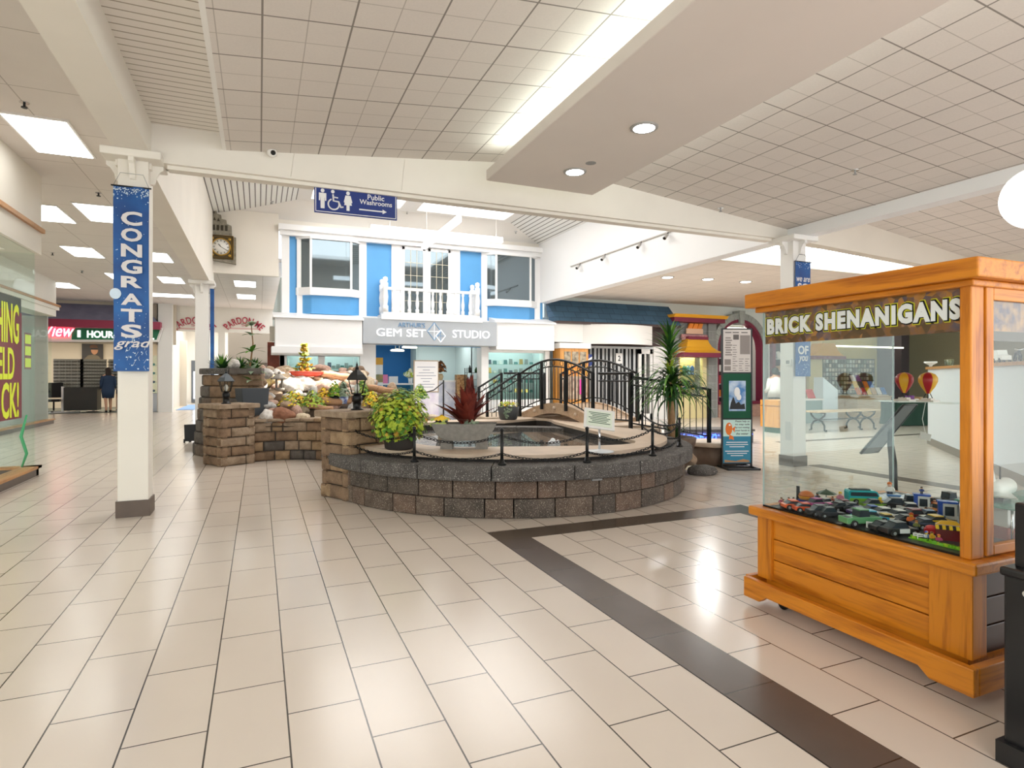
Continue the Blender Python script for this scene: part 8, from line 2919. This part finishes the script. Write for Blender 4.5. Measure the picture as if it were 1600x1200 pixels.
# bigger built toys
p = deckpt(1250, 783)
t = thing('toy_burger_stand', 'toy stand topped by a giant burger at the back left', 'toy', (p.x, p.y, DK), -0.9)
MB().box(-.05, .05, -.03, .03, 0, .02).build('base', tm('#3a4a9a'), t)
MB().lathe([(.04, .022), (.046, .03), (.042, .036), (0, .036)], n=18).build('lower_bun', tm('#c98a4a'), t)
MB().lathe([(.047, .036), (.049, .04), (.047, .043), (0, .043)], n=18).build('lettuce', tm('#e0a02c'), t)
MB().lathe([(.046, .043), (.045, .055), (.032, .07), (.012, .078), (0, .079)], n=18).build('upper_bun', tm('#c06a32'), t)
MB().box(-.06, -.04, .02, .03, 0, .1).build('menu_board', tm('#26282a'), t)
p = deckpt(1291, 786)
t = thing('toy_umbrella_table', 'dark green toy parasol over a small table in the back row', 'toy', (p.x, p.y, DK))
MB().lathe([(.062, .062), (.045, .072), (.02, .082), (.004, .088), (0, .094)], n=8, smooth=False).build('canopy', tm('#2f4a3a'), t)
MB().cyl((0, 0, 0), (0, 0, .085), .003, n=6).build('pole', tm('#8a8a8a'), t)
MB().lathe([(.03, .022), (.03, .026), (0, .026)], n=14).build('table', tm('#8a5a3a'), t)
p = deckpt(1404, 780)
t = thing('toy_wave_base', 'flat light blue wavy base in the back right of the deck', 'toy', (p.x, p.y, DK), -0.5)
m = MB()
n = 16
vs = []
for j in range(n + 1):
    for i in range(n + 1):
        x, y = -.14 + .28 * i / n, -.12 + .24 * j / n
        vs.append((x, y, .012 + .006 * math.sin(x * 90) * math.cos(y * 80)))
m.add(vs, [(j * (n + 1) + i, j * (n + 1) + i + 1, (j + 1) * (n + 1) + i + 1, (j + 1) * (n + 1) + i) for j in range(n) for i in range(n)], 0, True)
m.build('water', mat('toy_wave', '#bcd8ec', 0.2, col2='#eaf3fa', vscale=40), t, normals=False)
MB().box(-.14, .14, -.12, .12, 0, .005).build('plate', tm('#7fb0d8'), t)
p = deckpt(1389, 779)
t = thing('toy_boat', 'small blue toy boat under the orange-haired figure', 'toy', (p.x, p.y - 0.03, DK), -0.9)
MB().prism([(-.04, .03), (-.025, .012), (.025, .012), (.045, .032)], -.018, .018, 'xz').build('hull', tm('#2a6fae'), t)
for px, py, s_, lb in ((1440, 795, 1.1, 'tall blue and white toy kiosk behind the white car'), (1480, 810, 1.2, 'second blue and white toy kiosk near the corner post')):
    p = deckpt(px, py)
    t = thing('toy_kiosk', lb, 'toy', (p.x, p.y, DK), -0.9)
    MB().box(-.035 * s_, .035 * s_, -.025, .025, 0, .075 * s_).build('walls', tm('#e4e4e0'), t)
    MB().box(-.04 * s_, .04 * s_, -.03, .03, .075 * s_, .084 * s_).build('roof', tm('#2f57b4'), t)
    MB().box(-.036 * s_, -.02 * s_, -.027, .027, 0, .075 * s_).build('side_panel', tm('#2f57b4'), t)
    MB().box(-.012 * s_, .025 * s_, -.027, -.025, .02, .06 * s_).build('window', TGL, t)
p = deckpt(1481, 843)
t = thing('toy_stall', 'dark red toy market stall with yellow-black striped awning at the corner post', 'toy', (p.x, p.y, DK), -0.9)
MB().box(-.05, .05, -.03, .03, 0, .07).build('walls', tm('#7a1f28'), t)
m = MB()
for k in range(8):
    m.prism([(-.032, .07), (-.05, .058), (-.05, .062), (-.032, .076)], -.056 + .014 * k, -.042 + .014 * k, 'yz', k % 2, M=None)
m.build('striped_awning', [tm('#e6c22c'), tm('#26282a')], t)
MB().prism([(-.055, .08), (.055, .08), (.03, .1), (-.03, .1)], -.035, -.028, 'xz').build('sign', tm('#e6b02c'), t)
p = deckpt(1455, 838)
t = thing('toy_cart', 'bright red toy cart in front of the striped stall', 'toy', (p.x, p.y, DK), -0.9)
MB().box(-.03, .03, -.016, .016, .012, .04).build('body', tm('#c4232c'), t)
MB().ell((0, 0, .046), (.026, .016, .012), 12, 8).build('heap', tm('#d8484a'), t)
wheels(t, (-.018, .018), .017, .01)
p = deckpt(1450, 853)
t = thing('toy_ground', 'lime green toy ground plate at the front right of the deck', 'toy', (p.x, p.y, DK), -1.57)
m = MB()
random.seed(9)
m.box(-.13, .13, -.02, .03, 0, .006)
for k in range(40):
    x, y = random.uniform(-.12, .12), random.uniform(-.02, .0)
    m.cbox((x, y, .01), (.016, .012, .012), random.randrange(2), random.uniform(0, 3))
m.build('plate', [tm('#7fc42c'), tm('#b9d83a')], t)
# little white name cards
CP = [(1264, 801, 'white name card behind the second orange car'), (1358, 824, 'white name card right of the green pickup'), (1399, 818, 'white name card behind the patrol car'), (1436, 818, 'white name card before the dark red car'), (1409, 846, 'white name card right of patrol car at the front glass'), (1419, 847, 'second white card at the front glass before green ground'), (1416, 808, 'white name card between the white cars')]
for px, py, lb in CP:
    p = deckpt(px, py)
    t = thing('name_card', lb, 'card', (p.x, p.y, DK), -0.9)
    MB().prism([(-.012, 0), (-.008, .0), (.004, .03), (.0, .03)], -.016, .016, 'yz').build('card', WHITE, t)
    m = MB()
    for k in range(3):
        m.prism([(-.0125 + .004 * k, .006 + .008 * k), (-.0115 + .004 * k, .008 + .008 * k), (-.0122 + .004 * k, .009 + .008 * k)], -.011, .011, 'yz')
    m.build('print', BLACK, t)
# white shuttle and brick house inside the near side
p = onZ(1570, 792, 0.808)
t = thing('toy_shuttle', 'white toy space shuttle on the green shelf in the case side', 'toy', (3.58, 1.86, 0.808), 0.2)
R_ = Matrix.Rotation(PI / 2, 4, 'Y')
MB().lathe([(0, -.15), (.03, -.145), (.045, -.1), (.045, .08), (.03, .13), (.008, .16), (0, .162)], n=18, M=Matrix.Translation((0, 0, .06)) @ R_).build('fuselage', tm('#e6e4dc'), t)
MB().prism([(-.15, -.11), (.0, -.04), (.0, .04), (-.15, .11)], .03, .036, 'xy').build('wing', tm('#d9d7cf'), t)
MB().prism([(-.15, .1), (-.09, .1), (-.13, .17), (-.16, .17)], -.004, .004, 'xz').build('tail_fin', tm('#d9d7cf'), t)
MB().box(-.08, .04, -.03, .03, 0, .03).build('cradle', DARK, t)
MB().cyl((-.02, 0, .1), (-.02, 0, .17), .004, n=6).build('antenna', BLACK, t)
t = thing('toy_house', 'white toy building with a brick red base under the green shelf', 'toy', (3.66, 1.86, 0.63), 0.0)
MB().box(-.22, .3, -.1, .1, 0, .06).build('base', tm('#9a4a38'), t)
MB().box(-.2, .28, -.09, .09, .06, .15).build('walls', tm('#e2e0d8'), t)
m = MB()
for k in range(6):
    m.box(-.2 + k * .09, -.17 + k * .09, -.105, -.1, .055, .075)
m.build('battlement', BRIGHT, t)

# ================================================================ BLACK CABINET AT THE RIGHT EDGE
BLKW = mat('black_lacquer', '#151416', 0.3, var=0.1, vscale=12)
t = thing('black_cabinet', 'black panelled cabinet at the right edge in front of display case', 'cabinet', (3.0, 0.95, 0))
MB().box(-0.42, 0.4, -0.5, 0.385, 0.03, 0.73).build('body', BLKW, t, bevel=0.01)
MB().box(-0.38, 0.4, -0.5, 0.37, 0.73, 0.975).build('upper_box', BLKW, t, bevel=0.008)
MB().box(-0.44, 0.42, -0.52, 0.40, 0.0, 0.08).build('plinth', BLKW, t)
MB().box(-0.43, 0.41, -0.51, 0.395, 0.70, 0.735).build('moulding', BLKW, t, bevel=0.01)
MB().box(-0.43, -0.42, -0.35, 0.22, 0.14, 0.15).box(-0.43, -0.42, -0.35, 0.22, 0.62, 0.63).box(-0.43, -0.42, 0.21, 0.22, 0.14, 0.63).box(-0.43, -0.42, -0.35, -0.34, 0.14, 0.63).build('panel_trim', mat('black_trim', '#4a494b', 0.25), t)
MB().cyl((-0.43, 0.3, 0.66), (-0.445, 0.3, 0.66), 0.012).build('knob', CHROME, t)
